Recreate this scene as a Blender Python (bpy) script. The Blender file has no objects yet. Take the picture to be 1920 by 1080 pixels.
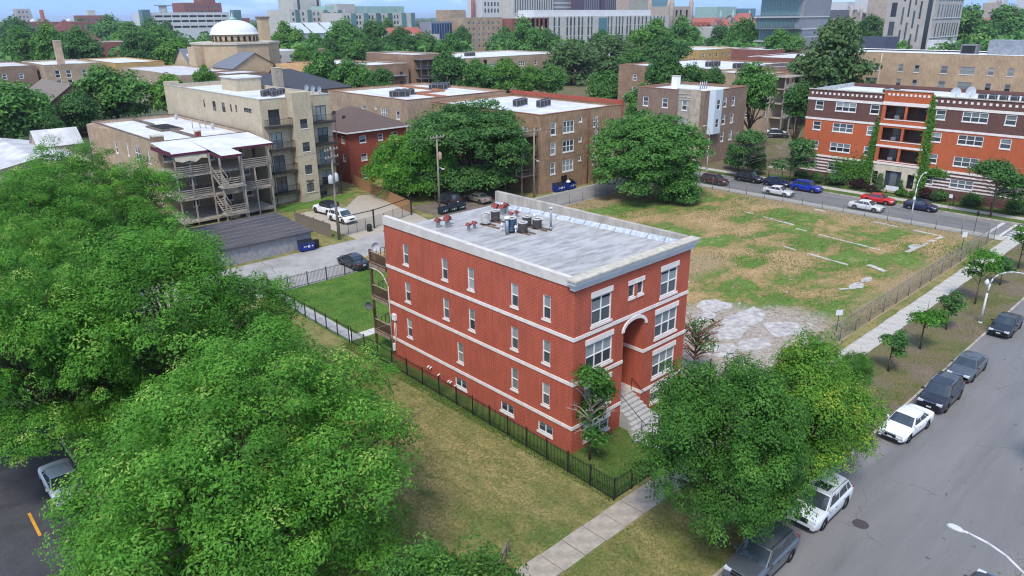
import bpy, math, random
import numpy as np
from mathutils import Vector, Matrix
rad = math.radians
scene = bpy.context.scene
col = scene.collection

# ------------------------------------------------------------------ camera
cam_data = bpy.data.cameras.new('camera')
cam = bpy.data.objects.new('camera', cam_data)
col.objects.link(cam)
cam_data.sensor_width = 36.0
cam_data.lens = 1369.23 / 1920 * 36.0
cam_data.clip_start = 0.5
cam_data.clip_end = 40000
_yaw, _pit, _rol = rad(42.97), rad(20.4414), rad(-0.5054)
_f = Vector((math.sin(_yaw) * math.cos(_pit), math.cos(_yaw) * math.cos(_pit), -math.sin(_pit)))
_r = Vector((math.cos(_yaw), -math.sin(_yaw), 0))
_u = _r.cross(_f)
_r2 = math.cos(_rol) * _r + math.sin(_rol) * _u
_u2 = -math.sin(_rol) * _r + math.cos(_rol) * _u
_m = Matrix((_r2, _u2, -_f)).transposed().to_4x4()
_m.translation = Vector((-30.055, -26.844, 26.362))
cam.matrix_world = _m
scene.camera = cam

# ------------------------------------------------------------------ sky and sun
SUN_EL, SUN_AZ = rad(56), rad(236)      # azimuth clockwise from +Y: from the left, a little behind the camera
world = bpy.data.worlds.new('World')
scene.world = world
world.use_nodes = True
nt = world.node_tree
nt.nodes.clear()
def N(tree, kind, **kw):
    n = tree.nodes.new(kind)
    for k, v in kw.items():
        if k.startswith('i_'):
            n.inputs[k[2:].replace('_', ' ')].default_value = v
        else:
            setattr(n, k, v)
    return n
_tc = N(nt, 'ShaderNodeTexCoord')
_mul = N(nt, 'ShaderNodeVectorMath', operation='MULTIPLY'); _mul.inputs[1].default_value = (1, 1, 0.8)
_add = N(nt, 'ShaderNodeVectorMath', operation='ADD'); _add.inputs[1].default_value = (0, 0, 0.36)
_nor = N(nt, 'ShaderNodeVectorMath', operation='NORMALIZE')
sky = N(nt, 'ShaderNodeTexSky', sky_type='NISHITA', sun_disc=False, sun_elevation=SUN_EL, sun_rotation=SUN_AZ, air_density=1.0, dust_density=0.3, ozone_density=2.4)
_nz = N(nt, 'ShaderNodeTexNoise'); _nz.inputs['Scale'].default_value = 2.3; _nz.inputs['Detail'].default_value = 7; _nz.inputs['Roughness'].default_value = 0.62
_mp = N(nt, 'ShaderNodeMapping'); _mp.inputs['Scale'].default_value = (1, 1, 3.2)
_rm = N(nt, 'ShaderNodeMapRange'); _rm.inputs['From Min'].default_value = 0.49; _rm.inputs['From Max'].default_value = 0.78; _rm.inputs['To Max'].default_value = 0.8
_mx = N(nt, 'ShaderNodeMix', data_type='RGBA'); _mx.inputs['B'].default_value = (7.0, 7.4, 8.0, 1)
_bg = N(nt, 'ShaderNodeBackground'); _bg.inputs['Strength'].default_value = 0.125
_wo = N(nt, 'ShaderNodeOutputWorld')
for a, b in ((_tc.outputs['Generated'], _mul.inputs[0]), (_mul.outputs[0], _add.inputs[0]), (_add.outputs[0], _nor.inputs[0]), (_nor.outputs[0], sky.inputs[0]),
             (_tc.outputs['Generated'], _mp.inputs[0]), (_mp.outputs[0], _nz.inputs['Vector']), (_nz.outputs[0], _rm.inputs['Value']), (_rm.outputs[0], _mx.inputs['Factor']),
             (sky.outputs[0], _mx.inputs['A']), (_mx.outputs['Result'], _bg.inputs['Color']), (_bg.outputs[0], _wo.inputs['Surface'])):
    nt.links.new(a, b)
sun_data = bpy.data.lights.new('sun', 'SUN')
sun_data.energy = 1.4
sun_data.angle = rad(14)
sun_data.color = (1.0, 0.93, 0.83)
sun = bpy.data.objects.new('sun', sun_data)
col.objects.link(sun)
_d = Vector((math.sin(SUN_AZ) * math.cos(SUN_EL), math.cos(SUN_AZ) * math.cos(SUN_EL), math.sin(SUN_EL)))
sun.rotation_euler = _d.to_track_quat('Z', 'Y').to_euler()
sun.location = _d * 300
scene.view_settings.view_transform = 'Standard'
scene.view_settings.look = 'None'
scene.view_settings.exposure = 1.27
scene.view_settings.gamma = 1.0
scene.view_settings.use_curve_mapping = False
scene.cycles.max_bounces = 5
scene.cycles.diffuse_bounces = 3
scene.cycles.glossy_bounces = 2
scene.cycles.transmission_bounces = 3
scene.cycles.transparent_max_bounces = 8
scene.cycles.filter_width = 1.15
scene.cycles.caustics_reflective = False
scene.cycles.caustics_refractive = False

# ------------------------------------------------------------------ materials
def lin(r, g, b):
    f = lambda c: c / 12.92 if c <= 0.04045 else ((c + 0.055) / 1.055) ** 2.4
    return (f(r / 255), f(g / 255), f(b / 255))
MATS = {}
def mat(name, c, rough=0.8, metal=0.0, spec=0.3, var=0.18, scale=1.2, detail=4, bump=0.0, bscale=30, coord='Object', streak=None, c2=None, fac=(0.35, 0.65)):
    """Principled surface whose colour wanders between c*(1-var) and c*(1+var), or between c and c2."""
    if name in MATS: return MATS[name]
    m = bpy.data.materials.new(name); m.use_nodes = True
    t = m.node_tree; b = t.nodes['Principled BSDF']
    b.inputs['Roughness'].default_value = rough; b.inputs['Metallic'].default_value = metal
    b.inputs['Specular IOR Level'].default_value = spec
    tc = N(t, 'ShaderNodeTexCoord')
    src = tc.outputs[coord]
    if streak:
        mp = N(t, 'ShaderNodeMapping'); mp.inputs['Scale'].default_value = streak
        t.links.new(src, mp.inputs[0]); src2 = mp.outputs[0]
    else: src2 = src
    n = N(t, 'ShaderNodeTexNoise'); n.inputs['Scale'].default_value = scale; n.inputs['Detail'].default_value = detail; n.inputs['Roughness'].default_value = 0.65
    t.links.new(src2, n.inputs['Vector'])
    r = N(t, 'ShaderNodeMapRange'); r.inputs['From Min'].default_value = fac[0]; r.inputs['From Max'].default_value = fac[1]
    t.links.new(n.outputs[0], r.inputs['Value'])
    x = N(t, 'ShaderNodeMix', data_type='RGBA')
    lo = c if c2 else tuple(v * (1 - var) for v in c)
    hi = c2 if c2 else tuple(v * (1 + var) for v in c)
    x.inputs['A'].default_value = (*lo, 1); x.inputs['B'].default_value = (*hi, 1)
    t.links.new(r.outputs[0], x.inputs['Factor']); t.links.new(x.outputs['Result'], b.inputs['Base Color'])
    if bump:
        n2 = N(t, 'ShaderNodeTexNoise'); n2.inputs['Scale'].default_value = bscale; n2.inputs['Detail'].default_value = 4
        t.links.new(src, n2.inputs['Vector'])
        bp = N(t, 'ShaderNodeBump'); bp.inputs['Strength'].default_value = bump; bp.inputs['Distance'].default_value = 0.05
        t.links.new(n2.outputs[0], bp.inputs['Height']); t.links.new(bp.outputs[0], b.inputs['Normal'])
    MATS[name] = m
    return m
def brick(name, c1, c2, mortar, bw=0.22, bh=0.075, stain=0.25, sscale=0.25, msize=0.008, dark=None):
    """Brickwork in metres on the UV map: two brick tones, mortar, broad weathering."""
    if name in MATS: return MATS[name]
    m = bpy.data.materials.new(name); m.use_nodes = True
    t = m.node_tree; b = t.nodes['Principled BSDF']
    b.inputs['Roughness'].default_value = 0.88; b.inputs['Specular IOR Level'].default_value = 0.2
    uv = N(t, 'ShaderNodeUVMap')
    k = N(t, 'ShaderNodeTexBrick', offset=0.5)
    k.inputs['Color1'].default_value = (*c1, 1); k.inputs['Color2'].default_value = (*c2, 1); k.inputs['Mortar'].default_value = (*mortar, 1)
    k.inputs['Scale'].default_value = 1.0; k.inputs['Mortar Size'].default_value = msize; k.inputs['Bias'].default_value = -0.1
    k.inputs['Brick Width'].default_value = bw; k.inputs['Row Height'].default_value = bh
    t.links.new(uv.outputs[0], k.inputs['Vector'])
    outc = k.outputs['Color']
    if dark:                                   # dark headers set in a regular rhythm
        k2 = N(t, 'ShaderNodeTexBrick', offset=0.5)
        k2.inputs['Color1'].default_value = (1, 1, 1, 1); k2.inputs['Color2'].default_value = (1, 1, 1, 1); k2.inputs['Mortar'].default_value = (0, 0, 0, 1)
        k2.inputs['Scale'].default_value = 1.0; k2.inputs['Brick Width'].default_value = dark[1]; k2.inputs['Row Height'].default_value = dark[2]
        k2.inputs['Mortar Size'].default_value = dark[3]; k2.inputs['Mortar Smooth'].default_value = 0.0
        t.links.new(uv.outputs[0], k2.inputs['Vector'])
        iv = N(t, 'ShaderNodeMapRange'); iv.inputs['To Min'].default_value = 0.0; iv.inputs['To Max'].default_value = 0.85
        t.links.new(k2.outputs['Fac'], iv.inputs['Value'])
        x2 = N(t, 'ShaderNodeMix', data_type='RGBA'); x2.inputs['B'].default_value = (*dark[0], 1)
        inv = N(t, 'ShaderNodeMath', operation='SUBTRACT'); inv.inputs[0].default_value = 0.85
        t.links.new(iv.outputs[0], inv.inputs[1])
        t.links.new(inv.outputs[0], x2.inputs['Factor']); t.links.new(outc, x2.inputs['A']); outc = x2.outputs['Result']
    n = N(t, 'ShaderNodeTexNoise'); n.inputs['Scale'].default_value = sscale; n.inputs['Detail'].default_value = 6; n.inputs['Roughness'].default_value = 0.6
    t.links.new(uv.outputs[0], n.inputs['Vector'])
    n3 = N(t, 'ShaderNodeTexNoise'); n3.inputs['Scale'].default_value = 3.0; n3.inputs['Detail'].default_value = 5
    mp = N(t, 'ShaderNodeMapping'); mp.inputs['Scale'].default_value = (1.0, 0.25, 1)
    t.links.new(uv.outputs[0], mp.inputs[0]); t.links.new(mp.outputs[0], n3.inputs['Vector'])
    ad = N(t, 'ShaderNodeMath', operation='ADD'); t.links.new(n.outputs[0], ad.inputs[0]); t.links.new(n3.outputs[0], ad.inputs[1])
    r = N(t, 'ShaderNodeMapRange'); r.inputs['From Min'].default_value = 0.7; r.inputs['From Max'].default_value = 1.3
    r.inputs['To Min'].default_value = 1 - stain; r.inputs['To Max'].default_value = 1 + stain
    t.links.new(ad.outputs[0], r.inputs['Value'])
    mu = N(t, 'ShaderNodeVectorMath', operation='SCALE')
    t.links.new(outc, mu.inputs[0]); t.links.new(r.outputs[0], mu.inputs['Scale'])
    t.links.new(mu.outputs[0], b.inputs['Base Color'])
    MATS[name] = m
    return m
def glassy(name, c, rough=0.08, spec=0.6, var=0.5):
    """Window pane: tint differs from pane to pane."""
    if name in MATS: return MATS[name]
    m = bpy.data.materials.new(name); m.use_nodes = True
    t = m.node_tree; b = t.nodes['Principled BSDF']
    b.inputs['Roughness'].default_value = rough; b.inputs['Specular IOR Level'].default_value = spec
    oi = N(t, 'ShaderNodeObjectInfo')
    r = N(t, 'ShaderNodeMapRange'); r.inputs['To Min'].default_value = 1 - var; r.inputs['To Max'].default_value = 1 + var
    t.links.new(oi.outputs['Random'], r.inputs['Value'])
    mu = N(t, 'ShaderNodeVectorMath', operation='SCALE'); mu.inputs[0].default_value = c
    t.links.new(r.outputs[0], mu.inputs['Scale']); t.links.new(mu.outputs[0], b.inputs['Base Color'])
    MATS[name] = m
    return m

# ------------------------------------------------------------------ mesh helpers
class MB:
    """Collects polygons with a material index; mesh() makes them one mesh with UVs in metres."""
    def __init__(s): s.v = []; s.f = []; s.m = []; s.sm = []
    def poly(s, pts, m=0, smooth=False):
        i = len(s.v); s.v += [tuple(p) for p in pts]; s.f.append(tuple(range(i, i + len(pts)))); s.m.append(m); s.sm.append(smooth)
    def box(s, x0, y0, z0, x1, y1, z1, m=0):
        if x0 > x1: x0, x1 = x1, x0
        if y0 > y1: y0, y1 = y1, y0
        i = len(s.v)
        s.v += [(x0, y0, z0), (x1, y0, z0), (x1, y1, z0), (x0, y1, z0), (x0, y0, z1), (x1, y0, z1), (x1, y1, z1), (x0, y1, z1)]
        for q in ((3, 2, 1, 0), (4, 5, 6, 7), (0, 1, 5, 4), (1, 2, 6, 5), (2, 3, 7, 6), (3, 0, 4, 7)):
            s.f.append(tuple(i + k for k in q)); s.m.append(m); s.sm.append(False)
        return s
    def prism(s, pts, z0, z1, m=0, mtop=None):
        n = len(pts); i = len(s.v)
        s.v += [(p[0], p[1], z0) for p in pts] + [(p[0], p[1], z1) for p in pts]
        for k in range(n):
            s.f.append((i + k, i + (k + 1) % n, i + n + (k + 1) % n, i + n + k)); s.m.append(m); s.sm.append(False)
        s.f.append(tuple(i + n + k for k in range(n))); s.m.append(m if mtop is None else mtop); s.sm.append(False)
        s.f.append(tuple(i + n - 1 - k for k in range(n))); s.m.append(m); s.sm.append(False)
        return s
    def tube(s, p0, p1, r0, r1=None, n=8, m=0, cap=True):
        r1 = r0 if r1 is None else r1
        p0, p1 = Vector(p0), Vector(p1); d = (p1 - p0)
        if d.length < 1e-6: return s
        d.normalize(); a = Vector((0, 0, 1)) if abs(d.z) < 0.9 else Vector((1, 0, 0))
        u = d.cross(a).normalized(); w = d.cross(u); i = len(s.v)
        for p, r in ((p0, r0), (p1, r1)):
            for k in range(n):
                t = 2 * math.pi * k / n; q = p + u * (r * math.cos(t)) + w * (r * math.sin(t)); s.v.append(tuple(q))
        for k in range(n):
            s.f.append((i + k, i + n + k, i + n + (k + 1) % n, i + (k + 1) % n)); s.m.append(m); s.sm.append(n > 5)
        if cap:
            s.f.append(tuple(i + k for k in range(n))); s.f.append(tuple(i + n + n - 1 - k for k in range(n))); s.m += [m, m]; s.sm += [False, False]
        return s
    def path(s, pts, r, n=6, m=0):
        rs = r if isinstance(r, (list, tuple)) else [r] * len(pts)
        for a in range(len(pts) - 1): s.tube(pts[a], pts[a + 1], rs[a], rs[a + 1], n, m)
        return s
    def lathe(s, c, prof, n=12, m=0, smooth=True):
        i = len(s.v)
        for r, z in prof:
            for k in range(n):
                t = 2 * math.pi * k / n; s.v.append((c[0] + r * math.cos(t), c[1] + r * math.sin(t), c[2] + z))
        for a in range(len(prof) - 1):
            for k in range(n):
                s.f.append((i + a * n + k, i + a * n + (k + 1) % n, i + (a + 1) * n + (k + 1) % n, i + (a + 1) * n + k)); s.m.append(m); s.sm.append(smooth)
        s.f.append(tuple(i + (len(prof) - 1) * n + k for k in range(n))); s.m.append(m); s.sm.append(False)
        s.f.append(tuple(i + n - 1 - k for k in range(n))); s.m.append(m); s.sm.append(False)
        return s
    def mesh(s, name, mats):
        me = bpy.data.meshes.new(name)
        me.from_pydata(s.v, [], s.f)
        for m_ in (mats if isinstance(mats, (list, tuple)) else [mats]): me.materials.append(m_)
        me.polygons.foreach_set('material_index', s.m)
        me.polygons.foreach_set('use_smooth', s.sm)
        uvmap(me)
        me.update()
        return me
    def build(s, name, mats, parent=None, loc=None):
        return obj(name, s.mesh(name, mats), parent, loc)
def uvmap(me):
    nl = len(me.loops); nv = len(me.vertices); npoly = len(me.polygons)
    co = np.empty(nv * 3, np.float32); me.vertices.foreach_get('co', co); co = co.reshape(-1, 3)
    li = np.empty(nl, np.int32); me.loops.foreach_get('vertex_index', li)
    no = np.empty(npoly * 3, np.float32); me.polygons.foreach_get('normal', no); no = np.abs(no.reshape(-1, 3))
    tot = np.empty(npoly, np.int32); me.polygons.foreach_get('loop_total', tot)
    ax = np.repeat(np.argmax(no * np.array([1, 1, 0.8]), axis=1), tot)
    p = co[li]
    u = np.where(ax == 0, p[:, 1], p[:, 0]); w = np.where(ax == 2, p[:, 1], p[:, 2])
    uv = me.uv_layers.new(name='UVMap')
    uv.data.foreach_set('uv', np.stack([u, w], 1).astype(np.float32).ravel())
def obj(name, me, parent=None, loc=None, rz=0.0, scale=None):
    """Link a mesh as one object. Under a thing, loc is given in world metres and made relative to the thing's base."""
    o = bpy.data.objects.new(name, me)
    col.objects.link(o)
    if parent is not None:
        o.parent = parent
        base = Vector(parent.get('_base', (0, 0, 0)))
        l = Vector(loc) if loc is not None else Vector((0, 0, 0))
        o.location = l - base
        o['_base'] = tuple(l)
    elif loc is not None:
        o.location = loc
        o['_base'] = tuple(loc)
    if rz: o.rotation_euler = (0, 0, rz)
    if scale: o.scale = scale
    return o
def tag(o, label, cat, group=None):
    o['label'] = label; o['category'] = cat
    if group: o['group'] = group
    return o
def thing(name, label, cat, loc=(0, 0, 0), group=None, rz=0.0):
    o = bpy.data.objects.new(name, None); col.objects.link(o)
    o.location = loc; o.rotation_euler = (0, 0, rz); o['_base'] = tuple(loc); o.empty_display_size = 0.3
    return tag(o, label, cat, group)
def struct(name, mb, mats):
    o = mb.build(name, mats) if isinstance(mb, MB) else obj(name, mb)
    o['kind'] = 'structure'
    return o
def local(name, me, parent, loc=(0, 0, 0), rz=0.0):
    """Part placed in its parent's own coordinates."""
    o = bpy.data.objects.new(name, me); col.objects.link(o); o.parent = parent; o.location = loc
    if rz: o.rotation_euler = (0, 0, rz)
    return o
def sheet(x0, y0, x1, y1, z):
    m = MB(); m.poly([(x0, y0, z), (x1, y0, z), (x1, y1, z), (x0, y1, z)]); return m
R = random.Random(7)
# ------------------------------------------------------------------ ground, streets, pavements
def patchy(name, stops, scale=0.15, detail=6, fine=9.0, famp=0.35, rough=0.95, stretch=(1, 1, 1), bump=0.6, second=None, spread=(0.3, 0.7)):
    """Ground cover: a colour ramp over broad patches, broken by fine speckle."""
    if name in MATS: return MATS[name]
    m = bpy.data.materials.new(name); m.use_nodes = True
    t = m.node_tree; b = t.nodes['Principled BSDF']
    b.inputs['Roughness'].default_value = rough; b.inputs['Specular IOR Level'].default_value = 0.1
    tc = N(t, 'ShaderNodeTexCoord')
    mp = N(t, 'ShaderNodeMapping'); mp.inputs['Scale'].default_value = stretch
    t.links.new(tc.outputs['Object'], mp.inputs[0])
    n = N(t, 'ShaderNodeTexNoise'); n.inputs['Scale'].default_value = scale; n.inputs['Detail'].default_value = detail; n.inputs['Roughness'].default_value = 0.68; n.inputs['Distortion'].default_value = 0.25
    t.links.new(mp.outputs[0], n.inputs['Vector'])
    r = N(t, 'ShaderNodeMapRange'); r.inputs['From Min'].default_value = spread[0]; r.inputs['From Max'].default_value = spread[1]
    t.links.new(n.outputs[0], r.inputs['Value'])
    cr = N(t, 'ShaderNodeValToRGB')
    e = cr.color_ramp.elements
    while len(e) < len(stops): e.new(0.5)
    for k, (p, c) in enumerate(stops): e[k].position = p; e[k].color = (*c, 1)
    t.links.new(r.outputs[0], cr.inputs[0])
    c = cr.outputs[0]
    if second:                                 # a second, finer colour in clumps
        n4 = N(t, 'ShaderNodeTexNoise'); n4.inputs['Scale'].default_value = second[1]; n4.inputs['Detail'].default_value = 5; n4.inputs['Roughness'].default_value = 0.7
        t.links.new(mp.outputs[0], n4.inputs['Vector'])
        r4 = N(t, 'ShaderNodeMapRange'); r4.inputs['From Min'].default_value = second[2]; r4.inputs['From Max'].default_value = second[3]; r4.inputs['To Max'].default_value = second[4]
        t.links.new(n4.outputs[0], r4.inputs['Value'])
        x4 = N(t, 'ShaderNodeMix', data_type='RGBA'); x4.inputs['B'].default_value = (*second[0], 1)
        t.links.new(r4.outputs[0], x4.inputs['Factor']); t.links.new(c, x4.inputs['A']); c = x4.outputs['Result']
    n2 = N(t, 'ShaderNodeTexNoise'); n2.inputs['Scale'].default_value = fine; n2.inputs['Detail'].default_value = 3; n2.inputs['Roughness'].default_value = 0.7
    t.links.new(tc.outputs['Object'], n2.inputs['Vector'])
    r2 = N(t, 'ShaderNodeMapRange'); r2.inputs['From Min'].default_value = 0.25; r2.inputs['From Max'].default_value = 0.75; r2.inputs['To Min'].default_value = 1 - famp; r2.inputs['To Max'].default_value = 1 + famp
    t.links.new(n2.outputs[0], r2.inputs['Value'])
    mu = N(t, 'ShaderNodeVectorMath', operation='SCALE')
    t.links.new(c, mu.inputs[0]); t.links.new(r2.outputs[0], mu.inputs['Scale']); t.links.new(mu.outputs[0], b.inputs['Base Color'])
    if bump:
        bp = N(t, 'ShaderNodeBump'); bp.inputs['Strength'].default_value = bump; bp.inputs['Distance'].default_value = 0.06
        t.links.new(n2.outputs[0], bp.inputs['Height']); t.links.new(bp.outputs[0], b.inputs['Normal'])
    MATS[name] = m
    return m
STRAW, STRAW2 = (0.29, 0.24, 0.10), (0.235, 0.21, 0.082)
OLIVE, GREEN, DGREEN = (0.165, 0.175, 0.055), (0.10, 0.155, 0.038), (0.058, 0.105, 0.026)
m_city = patchy('far_ground', [(0, (0.05, 0.09, 0.03)), (0.5, (0.09, 0.11, 0.06)), (1, (0.17, 0.165, 0.15))], scale=0.02, fine=0.6, bump=0)
m_lawn_dry = patchy('dry_lawn', [(0, GREEN), (0.22, OLIVE), (0.5, STRAW2), (0.78, STRAW), (1, OLIVE)], scale=0.16, stretch=(1.25, 0.6, 1), fine=5, famp=0.42, spread=(0.36, 0.64), second=((0.105, 0.125, 0.038), 0.9, 0.46, 0.66, 0.8))
m_lawn = patchy('green_lawn', [(0, DGREEN), (0.45, (0.085, 0.175, 0.03)), (0.72, (0.12, 0.20, 0.04)), (1, (0.20, 0.20, 0.07))], scale=0.3, fine=9, famp=0.3)
m_front_lawn = patchy('front_lawn', [(0, DGREEN), (0.5, (0.085, 0.14, 0.032)), (1, (0.16, 0.17, 0.06))], scale=0.4, fine=9, famp=0.4)
m_park = patchy('parkway_turf', [(0, (0.205, 0.165, 0.115)), (0.35, (0.165, 0.132, 0.09)), (0.6, (0.15, 0.135, 0.06)), (0.78, (0.10, 0.12, 0.04)), (1, (0.22, 0.175, 0.105))], scale=0.22, fine=6, famp=0.4)
m_lot = patchy('lot_turf', [(0, (0.44, 0.30, 0.155)), (0.30, (0.36, 0.25, 0.12)), (0.46, (0.25, 0.205, 0.08)), (0.60, (0.105, 0.175, 0.036)), (0.76, (0.125, 0.215, 0.045)), (1, (0.38, 0.265, 0.14))], scale=0.125, stretch=(0.8, 1.15, 1), fine=5, famp=0.38, spread=(0.33, 0.69), second=((0.26, 0.235, 0.20), 1.2, 0.58, 0.78, 0.6))
def blend_zone(m, cols, rects, nscale=0.22, wob=7.0, soft=2.5, fine=2.2):
    """Lay a second ground cover into m where the ground itself changes: inside rough-edged patches (x, y, rx, ry)."""
    t = m.node_tree; b = t.nodes['Principled BSDF']; src = b.inputs['Base Color'].links[0].from_socket
    tc = N(t, 'ShaderNodeTexCoord'); sp = N(t, 'ShaderNodeSeparateXYZ'); t.links.new(tc.outputs['Object'], sp.inputs[0])
    nz = N(t, 'ShaderNodeTexNoise'); nz.inputs['Scale'].default_value = nscale; nz.inputs['Detail'].default_value = 7; nz.inputs['Roughness'].default_value = .7; t.links.new(tc.outputs['Object'], nz.inputs['Vector'])
    def mth(op, a, c, d=None):
        n = N(t, 'ShaderNodeMath', operation=op)
        for k, v in enumerate((a, c, d)):
            if v is None: continue
            if isinstance(v, (int, float)): n.inputs[k].default_value = v
            else: t.links.new(v, n.inputs[k])
        return n.outputs[0]
    best = None
    for x, y, rx, ry in rects:
        dx = mth('MULTIPLY', mth('SUBTRACT', sp.outputs[0], x), 1 / rx); dy = mth('MULTIPLY', mth('SUBTRACT', sp.outputs[1], y), 1 / ry)
        d = mth('SUBTRACT', 1.0, mth('SQRT', mth('ADD', mth('MULTIPLY', dx, dx), mth('MULTIPLY', dy, dy)), 0.0)); d = mth('MULTIPLY', d, min(rx, ry))
        best = d if best is None else mth('MAXIMUM', best, d)
    f = mth('ADD', best, mth('MULTIPLY', mth('SUBTRACT', nz.outputs[0], .5), wob))
    r = N(t, 'ShaderNodeMapRange'); r.inputs['From Min'].default_value = 0; r.inputs['From Max'].default_value = soft; t.links.new(f, r.inputs['Value'])
    n2 = N(t, 'ShaderNodeTexNoise'); n2.inputs['Scale'].default_value = fine; n2.inputs['Detail'].default_value = 6; n2.inputs['Roughness'].default_value = .75; t.links.new(tc.outputs['Object'], n2.inputs['Vector'])
    cr = N(t, 'ShaderNodeValToRGB'); e = cr.color_ramp.elements
    while len(e) < len(cols): e.new(.5)
    for k, (p, c) in enumerate(cols): e[k].position = p; e[k].color = (*c, 1)
    t.links.new(n2.outputs[0], cr.inputs[0])
    x = N(t, 'ShaderNodeMix', data_type='RGBA'); t.links.new(r.outputs[0], x.inputs['Factor']); t.links.new(src, x.inputs['A']); t.links.new(cr.outputs[0], x.inputs['B']); t.links.new(x.outputs['Result'], b.inputs['Base Color'])
blend_zone(m_lot, [(.3, (0.22, 0.165, 0.115)), (.45, (0.31, 0.25, 0.19)), (.56, (0.40, 0.365, 0.32)), (.7, (0.30, 0.235, 0.175))], [(20, 3, 12.5, 9), (28, 0, 7, 6)])
blend_zone(m_lot, [(.3, (0.25, 0.18, 0.105)), (.5, (0.34, 0.25, 0.145)), (.7, (0.23, 0.195, 0.09))], [(72, 10, 4.5, 40), (48, -4, 30, 3.6), (60, 44, 30, 5), (36, 16, 9, 4)], wob=6)
m_dirt = patchy('rubble_dirt', [(0, (0.17, 0.125, 0.085)), (0.4, (0.26, 0.215, 0.165)), (0.7, (0.36, 0.33, 0.29)), (1, (0.20, 0.155, 0.10))], scale=0.3, fine=4, famp=0.45, second=((0.46, 0.44, 0.41), 0.7, 0.52, 0.7, 0.7))
m_asphalt = patchy('street_asphalt', [(0, (0.165, 0.163, 0.160)), (0.5, (0.195, 0.192, 0.187)), (1, (0.225, 0.220, 0.212))], scale=0.35, stretch=(0.16, 1.3, 1), fine=14, famp=0.14, bump=0.15, rough=0.9, second=((0.115, 0.113, 0.11), 0.32, 0.56, 0.8, 0.6))
def cracks(m, scale, width, depth, warp=1.2):
    """Cracks and tar seams worn into a paved surface."""
    t = m.node_tree; b = t.nodes['Principled BSDF']; src = b.inputs['Base Color'].links[0].from_socket
    tc = N(t, 'ShaderNodeTexCoord'); nz = N(t, 'ShaderNodeTexNoise'); nz.inputs['Scale'].default_value = .5; nz.inputs['Detail'].default_value = 5; t.links.new(tc.outputs['Object'], nz.inputs['Vector'])
    ma = N(t, 'ShaderNodeVectorMath', operation='MULTIPLY_ADD'); ma.inputs[1].default_value = (warp * 2, warp * 2, 0); t.links.new(nz.outputs['Color'], ma.inputs[0]); t.links.new(tc.outputs['Object'], ma.inputs[2])
    v = N(t, 'ShaderNodeTexVoronoi', feature='DISTANCE_TO_EDGE'); v.inputs['Scale'].default_value = scale; t.links.new(ma.outputs[0], v.inputs['Vector'])
    r = N(t, 'ShaderNodeMapRange'); r.inputs['From Min'].default_value = 0; r.inputs['From Max'].default_value = width; r.inputs['To Min'].default_value = 1; r.inputs['To Max'].default_value = 0; t.links.new(v.outputs['Distance'], r.inputs['Value'])
    n2 = N(t, 'ShaderNodeTexNoise'); n2.inputs['Scale'].default_value = .16; t.links.new(tc.outputs['Object'], n2.inputs['Vector'])
    g_ = N(t, 'ShaderNodeMapRange'); g_.inputs['From Min'].default_value = .46; g_.inputs['From Max'].default_value = .58; g_.inputs['To Max'].default_value = depth; t.links.new(n2.outputs[0], g_.inputs['Value'])
    mu = N(t, 'ShaderNodeMath', operation='MULTIPLY'); t.links.new(r.outputs[0], mu.inputs[0]); t.links.new(g_.outputs[0], mu.inputs[1])
    n3 = N(t, 'ShaderNodeTexNoise'); n3.inputs['Scale'].default_value = 1.7; n3.inputs['Detail'].default_value = 2; t.links.new(tc.outputs['Object'], n3.inputs['Vector'])
    sp = N(t, 'ShaderNodeMapRange'); sp.inputs['From Min'].default_value = .70; sp.inputs['From Max'].default_value = .76; sp.inputs['To Max'].default_value = .6; t.links.new(n3.outputs[0], sp.inputs['Value'])
    mx = N(t, 'ShaderNodeMath', operation='MAXIMUM'); t.links.new(mu.outputs[0], mx.inputs[0]); t.links.new(sp.outputs[0], mx.inputs[1])
    x = N(t, 'ShaderNodeMix', data_type='RGBA'); x.inputs['B'].default_value = (.045, .044, .043, 1); t.links.new(mx.outputs[0], x.inputs['Factor']); t.links.new(src, x.inputs['A']); t.links.new(x.outputs['Result'], b.inputs['Base Color'])
cracks(m_asphalt, .11, .006, .38)
m_asphalt2 = patchy('cross_street_asphalt', [(0, (0.175, 0.172, 0.168)), (0.5, (0.225, 0.22, 0.214)), (1, (0.265, 0.258, 0.25))], scale=0.35, stretch=(1.3, 0.12, 1), fine=14, famp=0.14, bump=0.15, rough=0.9, second=((0.10, 0.10, 0.10), 0.9, 0.55, 0.75, 0.6))
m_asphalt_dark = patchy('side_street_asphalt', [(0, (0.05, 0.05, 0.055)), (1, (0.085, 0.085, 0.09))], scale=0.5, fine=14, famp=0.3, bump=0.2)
m_alley = patchy('alley_concrete', [(0, (0.26, 0.245, 0.225)), (0.5, (0.35, 0.335, 0.31)), (0.8, (0.40, 0.385, 0.36)), (1, (0.22, 0.205, 0.185))], scale=0.25, fine=10, famp=0.12, bump=0.1, second=((0.16, 0.15, 0.14), 0.8, 0.58, 0.75, 0.6))
cracks(m_alley, .22, .012, .6); cracks(m_asphalt2, .2, .012, .6)
m_pad = patchy('parking_concrete', [(0, (0.36, 0.31, 0.24)), (0.6, (0.43, 0.375, 0.30)), (1, (0.33, 0.285, 0.225))], scale=0.3, fine=10, famp=0.1, bump=0.1)
m_walk = mat('pavement_concrete', (0.47, 0.445, 0.39), rough=0.9, var=0.16, scale=2.2, bump=0.15, bscale=40)
m_walk_old = mat('weathered_pavement', (0.37, 0.325, 0.265), rough=0.9, var=0.22, scale=1.6, bump=0.2, bscale=40)
m_walk_white = mat('new_concrete', (0.60, 0.58, 0.55), rough=0.9, var=0.1, scale=1.5)
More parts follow.
